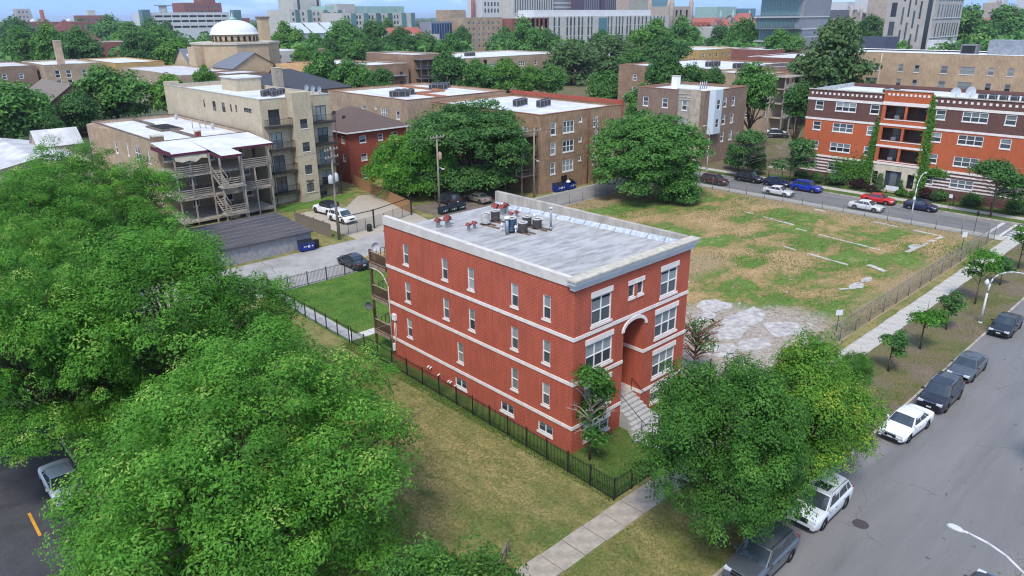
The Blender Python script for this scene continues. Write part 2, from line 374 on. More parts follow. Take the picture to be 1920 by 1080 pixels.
m_kerb = mat('kerb_concrete', (0.40, 0.365, 0.31), rough=0.9, var=0.25, scale=1.5)

ZR = -0.135
struct('ground', sheet(-14000, -14000, 14000, 14000, -0.16), m_city)
struct('front_street', sheet(-120, -22.8, 420, -12.4, ZR), m_asphalt)
struct('cross_street', sheet(74.64, -12.4, 82.96, 420, ZR), m_asphalt2)
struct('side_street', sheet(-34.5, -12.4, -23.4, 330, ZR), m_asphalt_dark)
# blocks of land: their edges are the kerb faces
struct('terrain', MB().box(-23.3, -12.28, -0.5, 74.52, 126, 0.0), m_lawn_dry)
struct('terrain', MB().box(83.08, -12.28, -0.5, 420, 300, 0.0), m_park)
struct('terrain', MB().box(-120, -70, -0.5, 420, -22.92, 0.0), m_park)
struct('terrain', MB().box(-80, -12.28, -0.5, -34.62, 300, 0.0), m_lawn)
struct('kerb', MB().box(-23.4, -12.4, -0.4, 74.64, -12.24, 0.015), m_kerb)
struct('kerb', MB().box(74.48, -12.24, -0.4, 74.64, 126, 0.015), m_kerb)
struct('kerb', MB().box(82.96, -12.4, -0.4, 83.12, 300, 0.015), m_kerb)
struct('kerb', MB().box(83.12, -12.4, -0.4, 420, -12.24, 0.015), m_kerb)
struct('kerb', MB().box(-120, -22.96, -0.4, 420, -22.8, 0.015), m_kerb)
struct('kerb', MB().box(-23.4, -12.24, -0.4, -23.24, 126, 0.015), m_kerb)
# vacant lot: an uneven field
def field(name, x0, y0, x1, y1, nx, ny, z, amp, m, seed=1):
    rs = np.random.RandomState(seed)
    X, Y = np.meshgrid(np.linspace(x0, x1, nx), np.linspace(y0, y1, ny))
    Z = np.zeros_like(X)
    for _ in range(9):
        k = rs.uniform(0.15, 1.1); a = rs.uniform(0, 6.28); p = rs.uniform(0, 6.28)
        Z += np.sin((X * math.cos(a) + Y * math.sin(a)) * k + p) / 9
    edge = np.minimum.reduce([X - x0, x1 - X, Y - y0, y1 - Y]) / 2.0
    Z = z + amp * (Z * 0.5 + 0.5) * np.clip(edge, 0, 1)
    mb = MB(); mb.v = [tuple(p) for p in np.stack([X, Y, Z], -1).reshape(-1, 3)]
    for j in range(ny - 1):
        for i in range(nx - 1):
            a = j * nx + i; mb.f.append((a, a + 1, a + nx + 1, a + nx)); mb.m.append(0); mb.sm.append(True)
    return struct(name, mb, m)
field('vacant_lot', 12.2, -4.4, 72.4, 45.0, 90, 74, 0.006, 0.16, m_lot, 3)
struct('back_lawn', sheet(-1.2, 19.9, 12.3, 40.6, 0.008), m_lawn)
struct('front_lawn', sheet(-1.6, -4.9, 12.2, 19.9, 0.008), m_front_lawn)
struct('parkway', sheet(13.5, -12.24, 74.4, -6.9, 0.008), m_park)
struct('alley', sheet(-23.2, 44.6, 74.4, 51.6, 0.010), m_alley)
struct('driveway', sheet(-5.0, 40.6, 12.3, 44.6, 0.010), m_alley)
struct('parking_pad', MB().prism([(16.2, 51.6), (28.2, 51.6), (31.6, 71.5), (29.2, 72.2), (24.0, 67.0), (18.5, 68.8), (16.2, 68.0)], 0.0, 0.012), m_pad)
struct('parking_pad', sheet(30.5, 51.6, 47.5, 60.5, 0.012), mat('parking_dirt', (0.17, 0.135, 0.105), var=0.3, scale=0.6, bump=0.3, bscale=8))
struct('lawn_strip', MB().prism([(16.2, 70.2), (18.5, 70.8), (23.6, 69.0), (28.8, 73.0), (31.0, 74.8), (16.2, 74.8)], 0.0, 0.016), m_lawn)
struct('lawn_strip', sheet(83.2, -12.2, 85.0, 60, 0.008), m_front_lawn)
struct('lawn_strip', sheet(86.8, -12.2, 90.2, 34.5, 0.008), m_front_lawn)
struct('paved_walk', MB().box(95.0, 35.0, 0.0, 140, 38.5, 0.014), m_walk)
# pavements made of slabs
def slabs(name, x0, y0, x1, y1, step, m, along='x', skew=0.0, seed=2, z=0.03):
    base = struct(name, sheet(x0, y0, x1, y1, 0.009), mat('joint_dirt', (0.13, 0.12, 0.09)))
    n = int(round(((x1 - x0) if along == 'x' else (y1 - y0)) / step)); rr = random.Random(seed)
    L = ((x1 - x0) if along == 'x' else (y1 - y0)) / n; Wd = (y1 - y0) if along == 'x' else (x1 - x0)
    g = 0.022
    me = (MB().box(g, 0, -0.03, L - g, Wd, z) if along == 'x' else MB().box(0, g, -0.03, Wd, L - g, z)).mesh('slab', m)
    for k in range(n):
        o = bpy.data.objects.new('slab', me); col.objects.link(o); o.parent = base
        o.location = (x0 + k * L, y0 + rr.uniform(-0.03, 0.03), rr.uniform(-0.012, 0.006)) if along == 'x' else (x0 + rr.uniform(-0.02, 0.02), y0 + k * L, rr.uniform(-0.01, 0.005))
        o.rotation_euler = (rr.uniform(-0.004, 0.004), rr.uniform(-0.004, 0.004), rr.uniform(-0.004, 0.004))
    return base
slabs('pavement', -22.9, -6.88, 13.4, -5.2, 1.65, m_walk_old, seed=3)
slabs('pavement', 13.4, -6.88, 74.4, -5.2, 1.52, m_walk, seed=4)
slabs('pavement', 72.5, -5.1, 74.46, 60, 1.5, m_walk, along='y', seed=5)
slabs('pavement', 85.1, -12.2, 86.7, 62, 1.5, m_walk, along='y', seed=6)
slabs('back_walk', -0.95, 25.0, 0.25, 40.6, 1.3, m_walk_white, along='y', seed=7)
slabs('back_walk', 0.3, 25.0, 5.0, 26.1, 1.2, m_walk_white, seed=8)
slabs('entrance_walk', 4.3, -5.1, 6.9, -2.2, 1.3, m_walk_white, seed=9)
# corner apron and crosswalk bars at the junction
struct('pavement', MB().box(72.5, -6.9, 0.0, 74.46, -5.15, 0.028), m_walk)
m_paint = mat('road_paint', (0.52, 0.51, 0.49), var=0.3, scale=3, fac=(0.3, 0.6))
struct('road_marking', sheet(74.9, -2.9, 82.6, -2.45, ZR + 0.006), m_paint)
struct('road_marking', sheet(74.9, -4.3, 82.6, -3.95, ZR + 0.006), m_paint)
for k in range(7):
    struct('road_marking', sheet(75.2 + k * 1.15, -7.6, 75.7 + k * 1.15, -4.6, ZR + 0.006), m_paint)
struct('road_marking', sheet(-26.75, 14.9, -26.6, 17.6, ZR + 0.006), mat('yellow_paint', (0.62, 0.30, 0.03), var=0.15))
# ------------------------------------------------------------------ walls with openings, windows
def facade(mb, O, d, length, z0, z1, ops, depth=0.14, m=0, mrev=None):
    """Flat wall from O along d (left to right seen from outside) with rectangular holes and reveals."""
    d = Vector((d[0], d[1], 0)).normalized(); n = Vector((d.y, -d.x, 0)); O = Vector((O[0], O[1], 0))
    P = lambda u, z, k=0.0: O + d * u - n * k + Vector((0, 0, z))
    us = sorted({0.0, float(length), *[o[0] for o in ops], *[o[1] for o in ops]}); zs = sorted({float(z0), float(z1), *[o[2] for o in ops], *[o[3] for o in ops]})
    us = [u for u in us if 0 <= u <= length]; zs = [z for z in zs if z0 <= z <= z1]
    for i in range(len(us) - 1):
        j = 0
        while j < len(zs) - 1:
            uc = (us[i] + us[i + 1]) / 2
            inside = lambda a: any(o[0] < uc < o[1] and o[2] < (zs[a] + zs[a + 1]) / 2 < o[3] for o in ops)
            if inside(j): j += 1; continue
            e = j
            while e + 1 < len(zs) - 1 and not inside(e + 1): e += 1
            mb.poly([P(us[i], zs[j]), P(us[i + 1], zs[j]), P(us[i + 1], zs[e + 1]), P(us[i], zs[e + 1])], m)
            j = e + 1
    mr = m if mrev is None else mrev
    for a, b, c, e in ops:
        mb.poly([P(a, c), P(a, e), P(a, e, depth), P(a, c, depth)], mr)
        mb.poly([P(b, e), P(b, c), P(b, c, depth), P(b, e, depth)], mr)
        mb.poly([P(a, e), P(b, e), P(b, e, depth), P(a, e, depth)], mr)
        mb.poly([P(b, c), P(a, c), P(a, c, depth), P(b, c, depth)], mr)
m_white = mat('white_paint', (0.80, 0.785, 0.76), rough=0.6, var=0.08, scale=3)
m_stone = mat('limestone_trim', (0.78, 0.70, 0.645), rough=0.85, var=0.10, scale=2.5)
m_coping = mat('coping_stone', (0.50, 0.455, 0.37), rough=0.9, var=0.2, scale=2)
m_black = mat('black_metal', (0.022, 0.022, 0.024), rough=0.45, var=0.2)
m_dark = mat('dark_interior', (0.016, 0.015, 0.015), rough=0.9)
g_dark = glassy('window_dark', (0.055, 0.066, 0.078), var=0.6)
g_blind = glassy('window_blind', (0.26, 0.29, 0.29), rough=0.14, spec=0.5, var=0.35)
g_mid = glassy('window_mid', (0.13, 0.15, 0.16), rough=0.12, var=0.5)
g_far = glassy('far_window', (0.07, 0.085, 0.10), rough=0.15, var=0.6)
WIN = {}
def wmesh(w, h, cols, rows, frame, fm, kind):
    """Shared window meshes: the frame with its bars, one upper and one lower pane, the sill, the lintel (local: x along wall, -y outwards, z up, origin bottom centre)."""
    key = (round(w, 2), round(h, 2), cols, rows, frame, fm.name, kind)
    if key in WIN: return WIN[key]
    f = MB(); t = frame; hw = w / 2; y0, y1 = -0.06, 0.05
    f.box(-hw, y0, 0, -hw + t, y1, h); f.box(hw - t, y0, 0, hw, y1, h); f.box(-hw + t, y0, 0, hw - t, y1, t); f.box(-hw + t, y0, h - t, hw - t, y1, h)
    cw = (w - 2 * t) / cols
    for k in range(1, cols): f.box(-hw + t + k * cw - t * 0.45, y0 + 0.006, t, -hw + t + k * cw + t * 0.45, y1 - 0.006, h - t)
    if rows == 2: f.box(-hw + t, y0 + 0.014, h / 2 - t * 0.4, hw - t, y1 - 0.014, h / 2 + t * 0.4)
    fr = f.mesh('window', fm)
    up = lo = None
    up = MB().box(-hw + t * 0.5, 0.0, h / 2, hw - t * 0.5, 0.03, h - t * 0.5).mesh('pane', g_blind)
    lo = MB().box(-hw + t * 0.5, 0.0, t * 0.5, hw - t * 0.5, 0.03, h / 2).mesh('pane', g_dark)
    WIN[key] = (fr, up, lo)
    return WIN[key]
def omat(o, m):
    """Give one copy of a shared mesh its own material."""
    o.material_slots[0].link = 'OBJECT'; o.material_slots[0].material = m
def window(parent, p, rz, w, h, cols=1, rows=2, frame=0.07, fm=None, panes=(None, None), sill=None, lintel=None, inset=0.10, sillm=None, lintm=None, rr=R):
    """One window: frame part with panes, sill and lintel as its pieces. p is the bottom centre on the wall face."""
    fm = fm or m_white
    fr, up, lo = wmesh(w, h, cols, rows, frame, fm, 0)
    base = Vector(parent['_base'])
    nx, ny = math.sin(rz), -math.cos(rz)
    o = bpy.data.objects.new('window', fr); col.objects.link(o); o.parent = parent
    o.location = Vector(p) - base - Vector((nx, ny, 0)) * inset; o.rotation_euler = (0, 0, rz)
    a = local('pane', up, o); b = local('pane', lo, o)
    pa = panes[0] or rr.choice((g_blind, g_blind, g_mid, g_dark)); pb = panes[1] or rr.choice((g_dark, g_dark, g_mid, g_blind))
    omat(a, pa); omat(b, pb)
    if sill:
        key = ('sill', round(w, 2), sill)
        if key not in WIN: WIN[key] = MB().box(-w / 2 - sill[0], -sill[2], -sill[1], w / 2 + sill[0], 0.10, 0.0).mesh('sill', sillm or m_stone)
        local('sill', WIN[key], o, (0, -inset - 0.0, 0))
    if lintel:
        key = ('lintel', round(w, 2), lintel)
        if key not in WIN: WIN[key] = MB().box(-w / 2 - lintel[0], -lintel[2], 0.0, w / 2 + lintel[0], 0.10, lintel[1]).mesh('lintel', lintm or m_stone)
        local('lintel', WIN[key], o, (0, -inset - 0.0, h + 0.001))
    return o
def face_windows(parent, O, d, wins, **kw):
    """wins: (u centre, z bottom, width, height, cols, rows). Places windows on the wall that starts at O and runs along d."""
    rz = math.atan2(d[1], d[0])
    for u, z, w, h, c, r in wins:
        window(parent, (O[0] + d[0] * u, O[1] + d[1] * u, z), rz, w, h, c, r, **kw)
def holes(wins): return [(u - w / 2, u + w / 2, z, z + h) for u, z, w, h, c, r in wins]

# ------------------------------------------------------------------ the red brick building
BW, BL = 11.9, 19.95
m_red = brick('red_brick', (0.55, 0.140, 0.078), (0.49, 0.118, 0.066), (0.52, 0.165, 0.105), bw=0.22, bh=0.075, stain=0.16, sscale=0.5, msize=0.007, dark=((0.37, 0.080, 0.050), 0.44, 0.15, 0.016))
red = thing('brick_apartment_building', 'red brick three-storey apartment building with white stone bands and arched entrance, standing alone', 'building', (0, 0, 0))
walls = MB()
sideO, sided = (0, BL), (0, -1)
sw = []
for zb, ys in ((8.68, (17.22, 12.46, 9.56, 5.19, 2.30)), (5.64, (17.24, 12.48, 9.58, 5.22, 2.30)), (2.61, (17.27, 11.0, 5.25, 2.32))):
    sw += [(BL - y, zb, 0.68, 1.6, 1, 2) for y in ys]
sb = [(BL - y, 0.5, 1.34, 0.72, 2, 1) for y in (11.06, 6.02, 2.33)]
facade(walls, sideO, sided, BL, -0.3, 11.35, holes(sw + sb))
fw3 = [(2.5, 8.42, 1.9, 1.88, 2, 2), (9.55, 8.42, 1.9, 1.88, 2, 2)]
fsm = [(5.46, 9.30, 0.62, 0.88, 1, 1), (6.36, 9.30, 0.62, 0.88, 1, 1)]
fw2 = [(2.42, 5.46, 2.55, 1.8, 3, 2), (9.52, 5.46, 2.55, 1.8, 3, 2)]
fw1 = [(2.42, 2.42, 2.55, 1.8, 3, 2), (9.52, 2.42, 2.55, 1.8, 3, 2)]
fwb = [(2.42, 0.44, 2.55, 0.84, 3, 1), (9.52, 0.44, 2.55, 0.84, 3, 1)]
AX0, AX1, ASP, ARISE = 4.83, 7.05, 7.05, 0.62
facade(walls, (0, 0), (1, 0), BW, -0.3, 11.35, holes(fw3 + fsm + fw2 + fw1 + fwb) + [(AX0, AX1, -0.3, ASP + ARISE)], depth=0.14)
facade(walls, (BW, 0), (0, 1), BL, -0.3, 11.35, [])
facade(walls, (BW, BL), (-1, 0), BW, -0.3, 10.8, [])
# recessed entrance
RD = 2.0
walls.poly([(AX0, 0.14, -0.3), (AX0, RD, -0.3), (AX0, RD, 7.67), (AX0, 0.14, 7.67)])
walls.poly([(AX1, RD, -0.3), (AX1, 0.14, -0.3), (AX1, 0.14, 7.67), (AX1, RD, 7.67)])
walls.poly([(AX0, RD, -0.3), (AX1, RD, -0.3), (AX1, RD, 7.67), (AX0, RD, 7.67)])
walls.poly([(AX0, 0.14, 7.665), (AX1, 0.14, 7.665), (AX1, RD, 7.665), (AX0, RD, 7.665)])
# brick above the arch
na = 14; ac = (AX0 + AX1) / 2; hw = (AX1 - AX0) / 2
arc = [(ac - hw * math.cos(math.pi * k / na), ASP + ARISE * math.sin(math.pi * k / na)) for k in range(na + 1)]
for k in range(na):
    (xa, za), (xb, zb) = arc[k], arc[k + 1]
    walls.poly([(xa, 0.001, za), (xb, 0.001, zb), (xb, 0.001, ASP + ARISE + 0.002), (xa, 0.001, ASP + ARISE + 0.002)])
    walls.poly([(xa, 0.3, za), (xb, 0.3, zb), (xb, 0.001, zb), (xa, 0.001, za)])
walls.build('wall', m_red, red)
face_windows(red, sideO, sided, sw, frame=0.065, fm=m_stone, panes=(g_blind, None), sill=(0.06, 0.13, 0.06))
face_windows(red, sideO, sided, sb, frame=0.06, fm=m_white, panes=(g_mid, g_dark), sill=(0.06, 0.14, 0.07))
for ws, cl in ((fw3, 2), (fw2, 3), (fw1, 3), (fwb, 3)):
    face_windows(red, (0, 0), (1, 0), ws, frame=0.075, fm=m_white, panes=(g_blind, g_mid if ws is fw3 else g_dark), sill=(0.08, 0.17, 0.07), lintel=(0.08, 0.36, 0.05))
face_windows(red, (0, 0), (1, 0), fsm, frame=0.06, fm=m_white, panes=(g_dark, g_dark), sill=(0.05, 0.15, 0.07))
MB().box(5.06, -0.05, 10.19, 6.76, 0.1, 10.50).build('lintel', m_stone, red)
# stone bands
def band(z, h, pr=0.05):
    b = MB(); b.box(-pr, -pr, z - h / 2, AX0, 0.02, z + h / 2) if z < 7 else b.box(-pr, -pr, z - h / 2, BW + pr, 0.02, z + h / 2)
    if z < 7:
        b.box(AX1, -pr, z - h / 2, BW + pr, 0.02, z + h / 2); b.box(AX1 - pr, -pr + 0.002, z - h / 2, AX1 - 0.001, RD - 0.01, z + h / 2)
    b.box(-pr, 0.02, z - h / 2, 0.02, BL, z + h / 2)
    return b.build('stone_band', m_stone, red)
for z in (8.0, 4.95, 1.85): band(z, 0.24)
# arch hood
hood = MB()
o1 = [(ac - (hw + 0.22) * math.cos(math.pi * (k / na)), ASP - 0.02 + (ARISE + 0.26) * math.sin(math.pi * k / na)) for k in range(na + 1)]
for k in range(na):
    a, b, c, d = arc[k], arc[k + 1], o1[k + 1], o1[k]
    hood.poly([(a[0], -0.09, a[1]), (b[0], -0.09, b[1]), (c[0], -0.09, c[1]), (d[0], -0.09, d[1])])
    hood.poly([(d[0], -0.09, d[1]), (c[0], -0.09, c[1]), (c[0], 0.0, c[1]), (d[0], 0.0, d[1])])
    hood.poly([(a[0], 0.0, a[1]), (b[0], 0.0, b[1]), (b[0], -0.09, b[1]), (a[0], -0.09, a[1])])
hood.build('arch_hood', m_stone, red)
dr = MB().box(5.35, RD - 0.06, 1.76, 6.55, RD - 0.01, 4.05).build('door', mat('door_paint', (0.05, 0.02, 0.016), rough=0.5), red)
MB().box(6.38, RD - 0.11, 2.75, 6.44, RD - 0.06, 2.95).build('handle', m_stone, dr)
# roof, copings, parapets
def roofz(y): return 11.42 - 0.6 * y / BL
m_roof = mat('aluminium_coated_roof', (0.24, 0.23, 0.22), c2=(0.455, 0.445, 0.43), rough=0.7, spec=0.25, scale=1.0, detail=10, streak=(0.55, 2.0, 1), fac=(0.32, 0.58))
MB().box(0.32, 0.1, 10.0, BW - 0.3, BL - 0.05, 10.1).build('roof_deck', m_dark, red)
rf = MB(); rf.poly([(0.3, 0.25, roofz(0.25)), (BW - 0.28, 0.25, roofz(0.25)), (BW - 0.28, BL + 0.12, roofz(BL)), (0.3, BL + 0.12, roofz(BL))])
rf.poly([(0.0, BL + 0.12, roofz(BL) - 0.15), (BW, BL + 0.12, roofz(BL) - 0.15), (BW, BL + 0.12, roofz(BL)), (0, BL + 0.12, roofz(BL))][::-1])
rf.build('roof', m_roof, red)
m_band = mat('parapet_cap', (0.62, 0.575, 0.52), rough=0.8, var=0.1, scale=1)
cp = MB()
z0, z1 = 11.86, 12.04      # left coping, a touch higher at the back
for (ya, yb) in ((0.30, 5.2), (5.215, 10.1), (10.115, 15.0), (15.015, BL)):
    cp.box(-0.07, ya, 11.34, 0.30, yb, 11.92 + 0.12 * (ya / BL))
cp.build('side_coping', m_band, red)
m_parin = mat('parapet_render', (0.40, 0.365, 0.31), rough=0.9, var=0.22, scale=1.2, streak=(1, 1, 0.3))
pr = MB()
for k in range(8):
    a, b = 0.35 + k * 2.45, 0.35 + (k + 1) * 2.45 - 0.012
    pr.box(BW - 0.30, a, 10.0, BW + 0.05, min(b, BL + 0.02), 12.05)
pr.build('parapet', m_parin, red)
fl = MB()
for k in range(13):
    a, b = 0.4 + k * 1.5, 0.4 + (k + 1) * 1.5 - 0.05
    fl.poly([(BW - 0.31, a, roofz(a) + 0.33), (BW - 0.62, a, roofz(a) + 0.012), (BW - 0.62, b, roofz(b) + 0.012), (BW - 0.31, b, roofz(b) + 0.33)])
fl.build('flashing', mat('bright_flashing', (0.62, 0.64, 0.66), rough=0.3, metal=0.5, var=0.25, scale=3), red)
m_cor = mat('cornice_paint', (0.60, 0.585, 0.575), rough=0.6, var=0.07)
co = MB()
co.box(-0.16, -0.16, 11.22, BW + 0.16, 0.25, 11.42); co.box(-0.24, -0.24, 11.42, BW + 0.24, 0.25, 11.64); co.box(-0.38, -0.38, 11.64, BW + 0.36, 0.25, 11.86)
co.build('cornice', m_cor, red)
ct = MB()
for k in range(6): ct.box(-0.46 + k * 2.13, -0.46, 11.86, -0.46 + (k + 1) * 2.13 - 0.012, 0.34, 11.97)
ct.build('cornice_coping', m_coping, red)
# control joints and small wall fixtures
for y in (15.0, 7.35): MB().box(-0.004, y, 0, 0.0, y + 0.02, 11.3).build('control_joint', mat('joint', (0.18, 0.04, 0.03)), red)
m_pvc = mat('white_pvc', (0.72, 0.71, 0.69), rough=0.4, var=0.05)
for y, z in ((14.9, 0.95), (14.6, 0.95), (13.6, 0.72), (12.4, 0.62), (12.15, 0.62)):
    MB().tube((0.02, y, z), (-0.16, y, z), 0.06, n=8).tube((-0.15, y, z), (-0.2, y, z - 0.09), 0.06, n=8).build('wall_vent', m_pvc, red)

# ------------------------------------------------------------------ front steps
st = thing('front_steps', 'grey concrete entrance steps leading up into the arched doorway', 'steps', (5.9, -1, 0))
m_step = mat('step_concrete', (0.42, 0.41, 0.39), rough=0.9, var=0.14, scale=3)
NS = 9; zl = 1.76
MB().box(4.84, 0.62, 0.0, 7.04, RD - 0.002, zl - 0.2).box(4.842, 0.62, zl - 0.2, 7.038, RD - 0.004, zl).build('landing', m_step, st)
for k in range(NS):
    zt = zl * (NS - k) / (NS + 1); yb = 0.62 - k * 0.31
    x0, x1 = (4.845, 7.035) if k < NS - 4 else (4.84 - 0.28 * (k - NS + 5) / 1.0 * 0.75, 7.03 + 0.22 * (k - NS + 5))
    MB().box(x0, yb - 0.315, 0.0, x1, yb + (0.0 if k else 0.001), zt).build('step', m_step, st)
for x in (4.98, 6.9):
    b = MB(); b.path([(x, 0.7, 2.75), (x, -1.75, 1.15), (x, -2.0, 1.05), (x, -2.05, 0.9)], 0.025); b.tube((x, -1.75, 0.2), (x, -1.75, 1.15), 0.022); b.tube((x, 0.7, 1.7), (x, 0.7, 2.75), 0.022)
    b.path([(x, -1.85 - 0.08 * math.cos(t * 0.8), 0.85 + 0.1 * math.sin(t * 0.8)) for t in range(9)], 0.014, 5)
    b.build('handrail', m_black, st)

# ------------------------------------------------------------------ back porch
m_deck = mat('porch_timber', (0.115, 0.07, 0.042), rough=0.85, var=0.35, scale=2.5, streak=(1, 1, 0.2))
m_deck2 = mat('weathered_rail_timber', (0.30, 0.225, 0.155), rough=0.9, var=0.25, scale=3)
po = thing('back_porch', 'dark timber back porch stacked on three levels behind the red brick building', 'porch', (2, 21.3, 0))
PX0, PX1, PY0, PY1 = -0.02, 6.0, BL + 0.16, 22.45
post = MB().box(-0.09, -0.09, 0, 0.09, 0.09, 8.75).mesh('post', m_deck)
for x in (PX0 + 0.08, 3.0, PX1 - 0.1):
    obj('post', post, po, (x, PY1 - 0.1, 0))
bal = MB().box(-0.02, -0.02, 0, 0.02, 0.02, 0.86).mesh('baluster', m_deck)
for zf in (7.62, 4.75, 1.72):
    b = MB()
    for k in range(16): b.box(PX0, PY0 + k * 0.143, zf - 0.03, PX1, PY0 + k * 0.143 + 0.135, zf)
    b.box(PX0 + 0.01, PY0 + 0.01, zf - 0.28, PX1 - 0.01, PY0 + 0.06, zf - 0.03); b.box(PX0 + 0.01, PY1 - 0.07, zf - 0.28, PX1 - 0.01, PY1 - 0.02, zf - 0.03)
    b.build('deck', m_deck, po)
    MB().box(PX0 - 0.03, PY0, zf - 0.30, PX0 + 0.004, PY1, zf - 0.02).build('fascia', m_deck2, po)
    for z, nm in ((1.04, 'rail'), (0.14, 'rail')):
        MB().box(PX0 - 0.02, PY0, zf + z - 0.05, PX0 + 0.09, PY1 - 0.2, zf + z).build(nm, m_deck2, po)
        MB().box(PX0 + 0.17, PY1 - 0.12, zf + z - 0.05, PX1 - 0.2, PY1 - 0.03, zf + z).build(nm, m_deck2, po)
    for k in range(17): obj('baluster', bal, po, (PX0 + 0.03, PY0 + 0.08 + k * 0.125, zf + 0.14))
    for k in range(14): obj('baluster', bal, po, (PX0 + 0.3 + k * 0.4, PY1 - 0.075, zf + 0.14))
# pipes and boxes at the rear corner
pp = MB(); pp.path([(-0.02, 22.5, 7.2), (-0.1, 21.3, 7.28), (-0.16, 20.5, 7.2), (-0.16, 20.15, 6.9), (-0.12, 19.75, 6.3), (-0.1, 19.72, 0.5)], 0.055, 8)
tag(pp.build('drain_pipe', mat('pipe_pink', (0.50, 0.40, 0.36), var=0.1)), 'pale drain pipe bending down the rear corner of the red building', 'pipe')
cb = thing('utility_box', 'white electrical box with conduits on the rear corner of the red wall', 'utility box', (-0.1, 19.2, 3.5))
MB().box(-0.22, 18.98, 3.55, -0.001, 19.4, 4.05).build('box', m_white, cb)
MB().tube((-0.06, 19.3, 0.6), (-0.06, 19.3, 3.56), 0.03).tube((-0.06, 19.1, 1.7), (-0.06, 19.1, 3.56), 0.03).build('conduit', m_stone, cb)
MB().box(-0.16, 19.42, 0.75, -0.002, 19.62, 1.35).build('meter', m_white, cb)
def dish(name, label, p, rz, c, r=0.36):
    t = thing(name, label, 'satellite dish', p, rz=rz)
    d = MB(); n = 14
    rings = [(0.02, 0.0), (r * 0.5, 0.03), (r, 0.12)]
    for a in range(2):
        for k in range(n):
            q = lambda rr, off, kk: (rr * math.cos(2 * math.pi * kk / n), -off - 0.1, rr * math.sin(2 * math.pi * kk / n) * 1.05)
            (ra, oa), (rb, ob) = rings[a], rings[a + 1]
            d.poly([q(ra, oa, k), q(rb, ob, k), q(rb, ob, k + 1), q(ra, oa, k + 1)], 0, True)
    local('reflector', d.mesh('reflector', c), t)
    local('arm', MB().path([(0, -0.1, -r), (0, -0.55, -0.18), (0, -0.62, 0.0)], 0.018).mesh('arm', m_black), t)
    local('mount', MB().path([(0, -0.08, 0), (0, 0.1, -0.1), (0, 0.1, -0.55)], 0.025).mesh('mount', c), t)
    return t
m_dish = mat('dish_grey', (0.12, 0.125, 0.135), rough=0.5); m_dishw = mat('dish_pale', (0.50, 0.53, 0.55), rough=0.5)
dish('satellite_dish', 'dark grey satellite dish fixed to the back porch post', (-0.35, 22.35, 4.0), rad(-60), m_dish)
dish('satellite_dish', 'pale satellite dish standing on the top porch rail', (0.5, 22.2, 8.95), rad(-20), m_dishw)

# ------------------------------------------------------------------ roof plant
m_ac = mat('condenser_coil', (0.075, 0.065, 0.06), rough=0.7, var=0.3, scale=20); m_acw = mat('condenser_casing', (0.50, 0.49, 0.46), rough=0.5)
def condenser(p, r, h, c, label):
    t = thing('air_conditioner', label, 'air conditioner', p, 'condensers on the red building roof')
    b = MB()
    for k in range(7): b.lathe((0, 0, 0.06 + k * (h - 0.16) / 7), [(r, 0), (r, (h - 0.16) / 7 * 0.6), (r * 0.965, (h - 0.16) / 7 * 0.62), (r * 0.965, (h - 0.16) / 7)], 16)
    local('coil', b.mesh('coil', c), t)
    local('top', MB().lathe((0, 0, h - 0.1), [(r * 1.03, 0), (r * 1.03, 0.08), (r * 0.82, 0.1), (r * 0.78, 0.03)], 16).mesh('top', m_acw), t)
    local('fan', MB().box(-r * 0.75, -0.05, h - 0.07, r * 0.75, 0.05, h - 0.05).box(-0.05, -r * 0.75, h - 0.069, 0.05, r * 0.75, h - 0.051).mesh('fan', m_black), t)
    local('base', MB().lathe((0, 0, 0), [(r * 1.02, 0), (r * 1.02, 0.06)], 16).mesh('base', m_black), t)
    return t
for x, y, r, h, c, l in ((6.35, 15.2, 0.34, 0.86, m_acw, 'pale-sided round condenser farthest left on the red building roof'), (7.55, 15.4, 0.36, 0.86, m_ac, 'dark round condenser beside the pale-sided one on the roof'),
                         (6.15, 12.1, 0.46, 1.05, mat('condenser_blue', (0.05, 0.10, 0.16), rough=0.4), 'large blue-grey condenser in the middle of the roof plant'),
                         (6.6, 11.25, 0.36, 0.75, m_ac, 'dark round condenser nearest the camera, right of the blue one'), (8.1, 12.35, 0.36, 0.75, m_ac, 'dark round condenser behind the right pair of roof timbers'), (8.15, 11.3, 0.36, 0.72, m_ac, 'dark round condenser farthest right on the red building roof')):
    condenser((x, y, roofz(y) + 0.12), r, h, c, l)
m_skid = mat('roof_timber', (0.17, 0.12, 0.085), rough=0.9, var=0.3)
for i, (x, y0_, y1_, l) in enumerate(((6.15, 13.4, 15.6, 'left timber under the pale-sided condenser'), (6.6, 14.3, 15.7, 'right timber under the pale-sided condenser'), (7.35, 14.6, 15.9, 'left timber under the dark condenser'), (7.8, 14.5, 15.9, 'right timber under the dark condenser'),
                         (6.4, 10.3, 11.8, 'left timber under the nearest dark condenser'), (6.85, 10.2, 11.8, 'right timber under the nearest dark condenser'), (8.0, 10.1, 13.0, 'left long timber under the right condensers'), (8.4, 10.0, 13.0, 'right long timber under the right condensers'))):
    b = MB(); b.poly([(x - .05, y0_, roofz(y0_) + .11), (x + .05, y0_, roofz(y0_) + .11), (x + .05, y1_, roofz(y1_) + .11), (x - .05, y1_, roofz(y1_) + .11)])
    for s in (-.05, .05): b.poly([(x + s, y0_, roofz(y0_) + .004), (x + s, y1_, roofz(y1_) + .004), (x + s, y1_, roofz(y1_) + .11), (x + s, y0_, roofz(y0_) + .11)])
    b.poly([(x - .05, y0_, roofz(y0_) + .004), (x + .05, y0_, roofz(y0_) + .004), (x + .05, y0_, roofz(y0_) + .11), (x - .05, y0_, roofz(y0_) + .11)])
    tag(b.build('timber_skid', m_skid), l, 'timber', 'roof plant timbers')
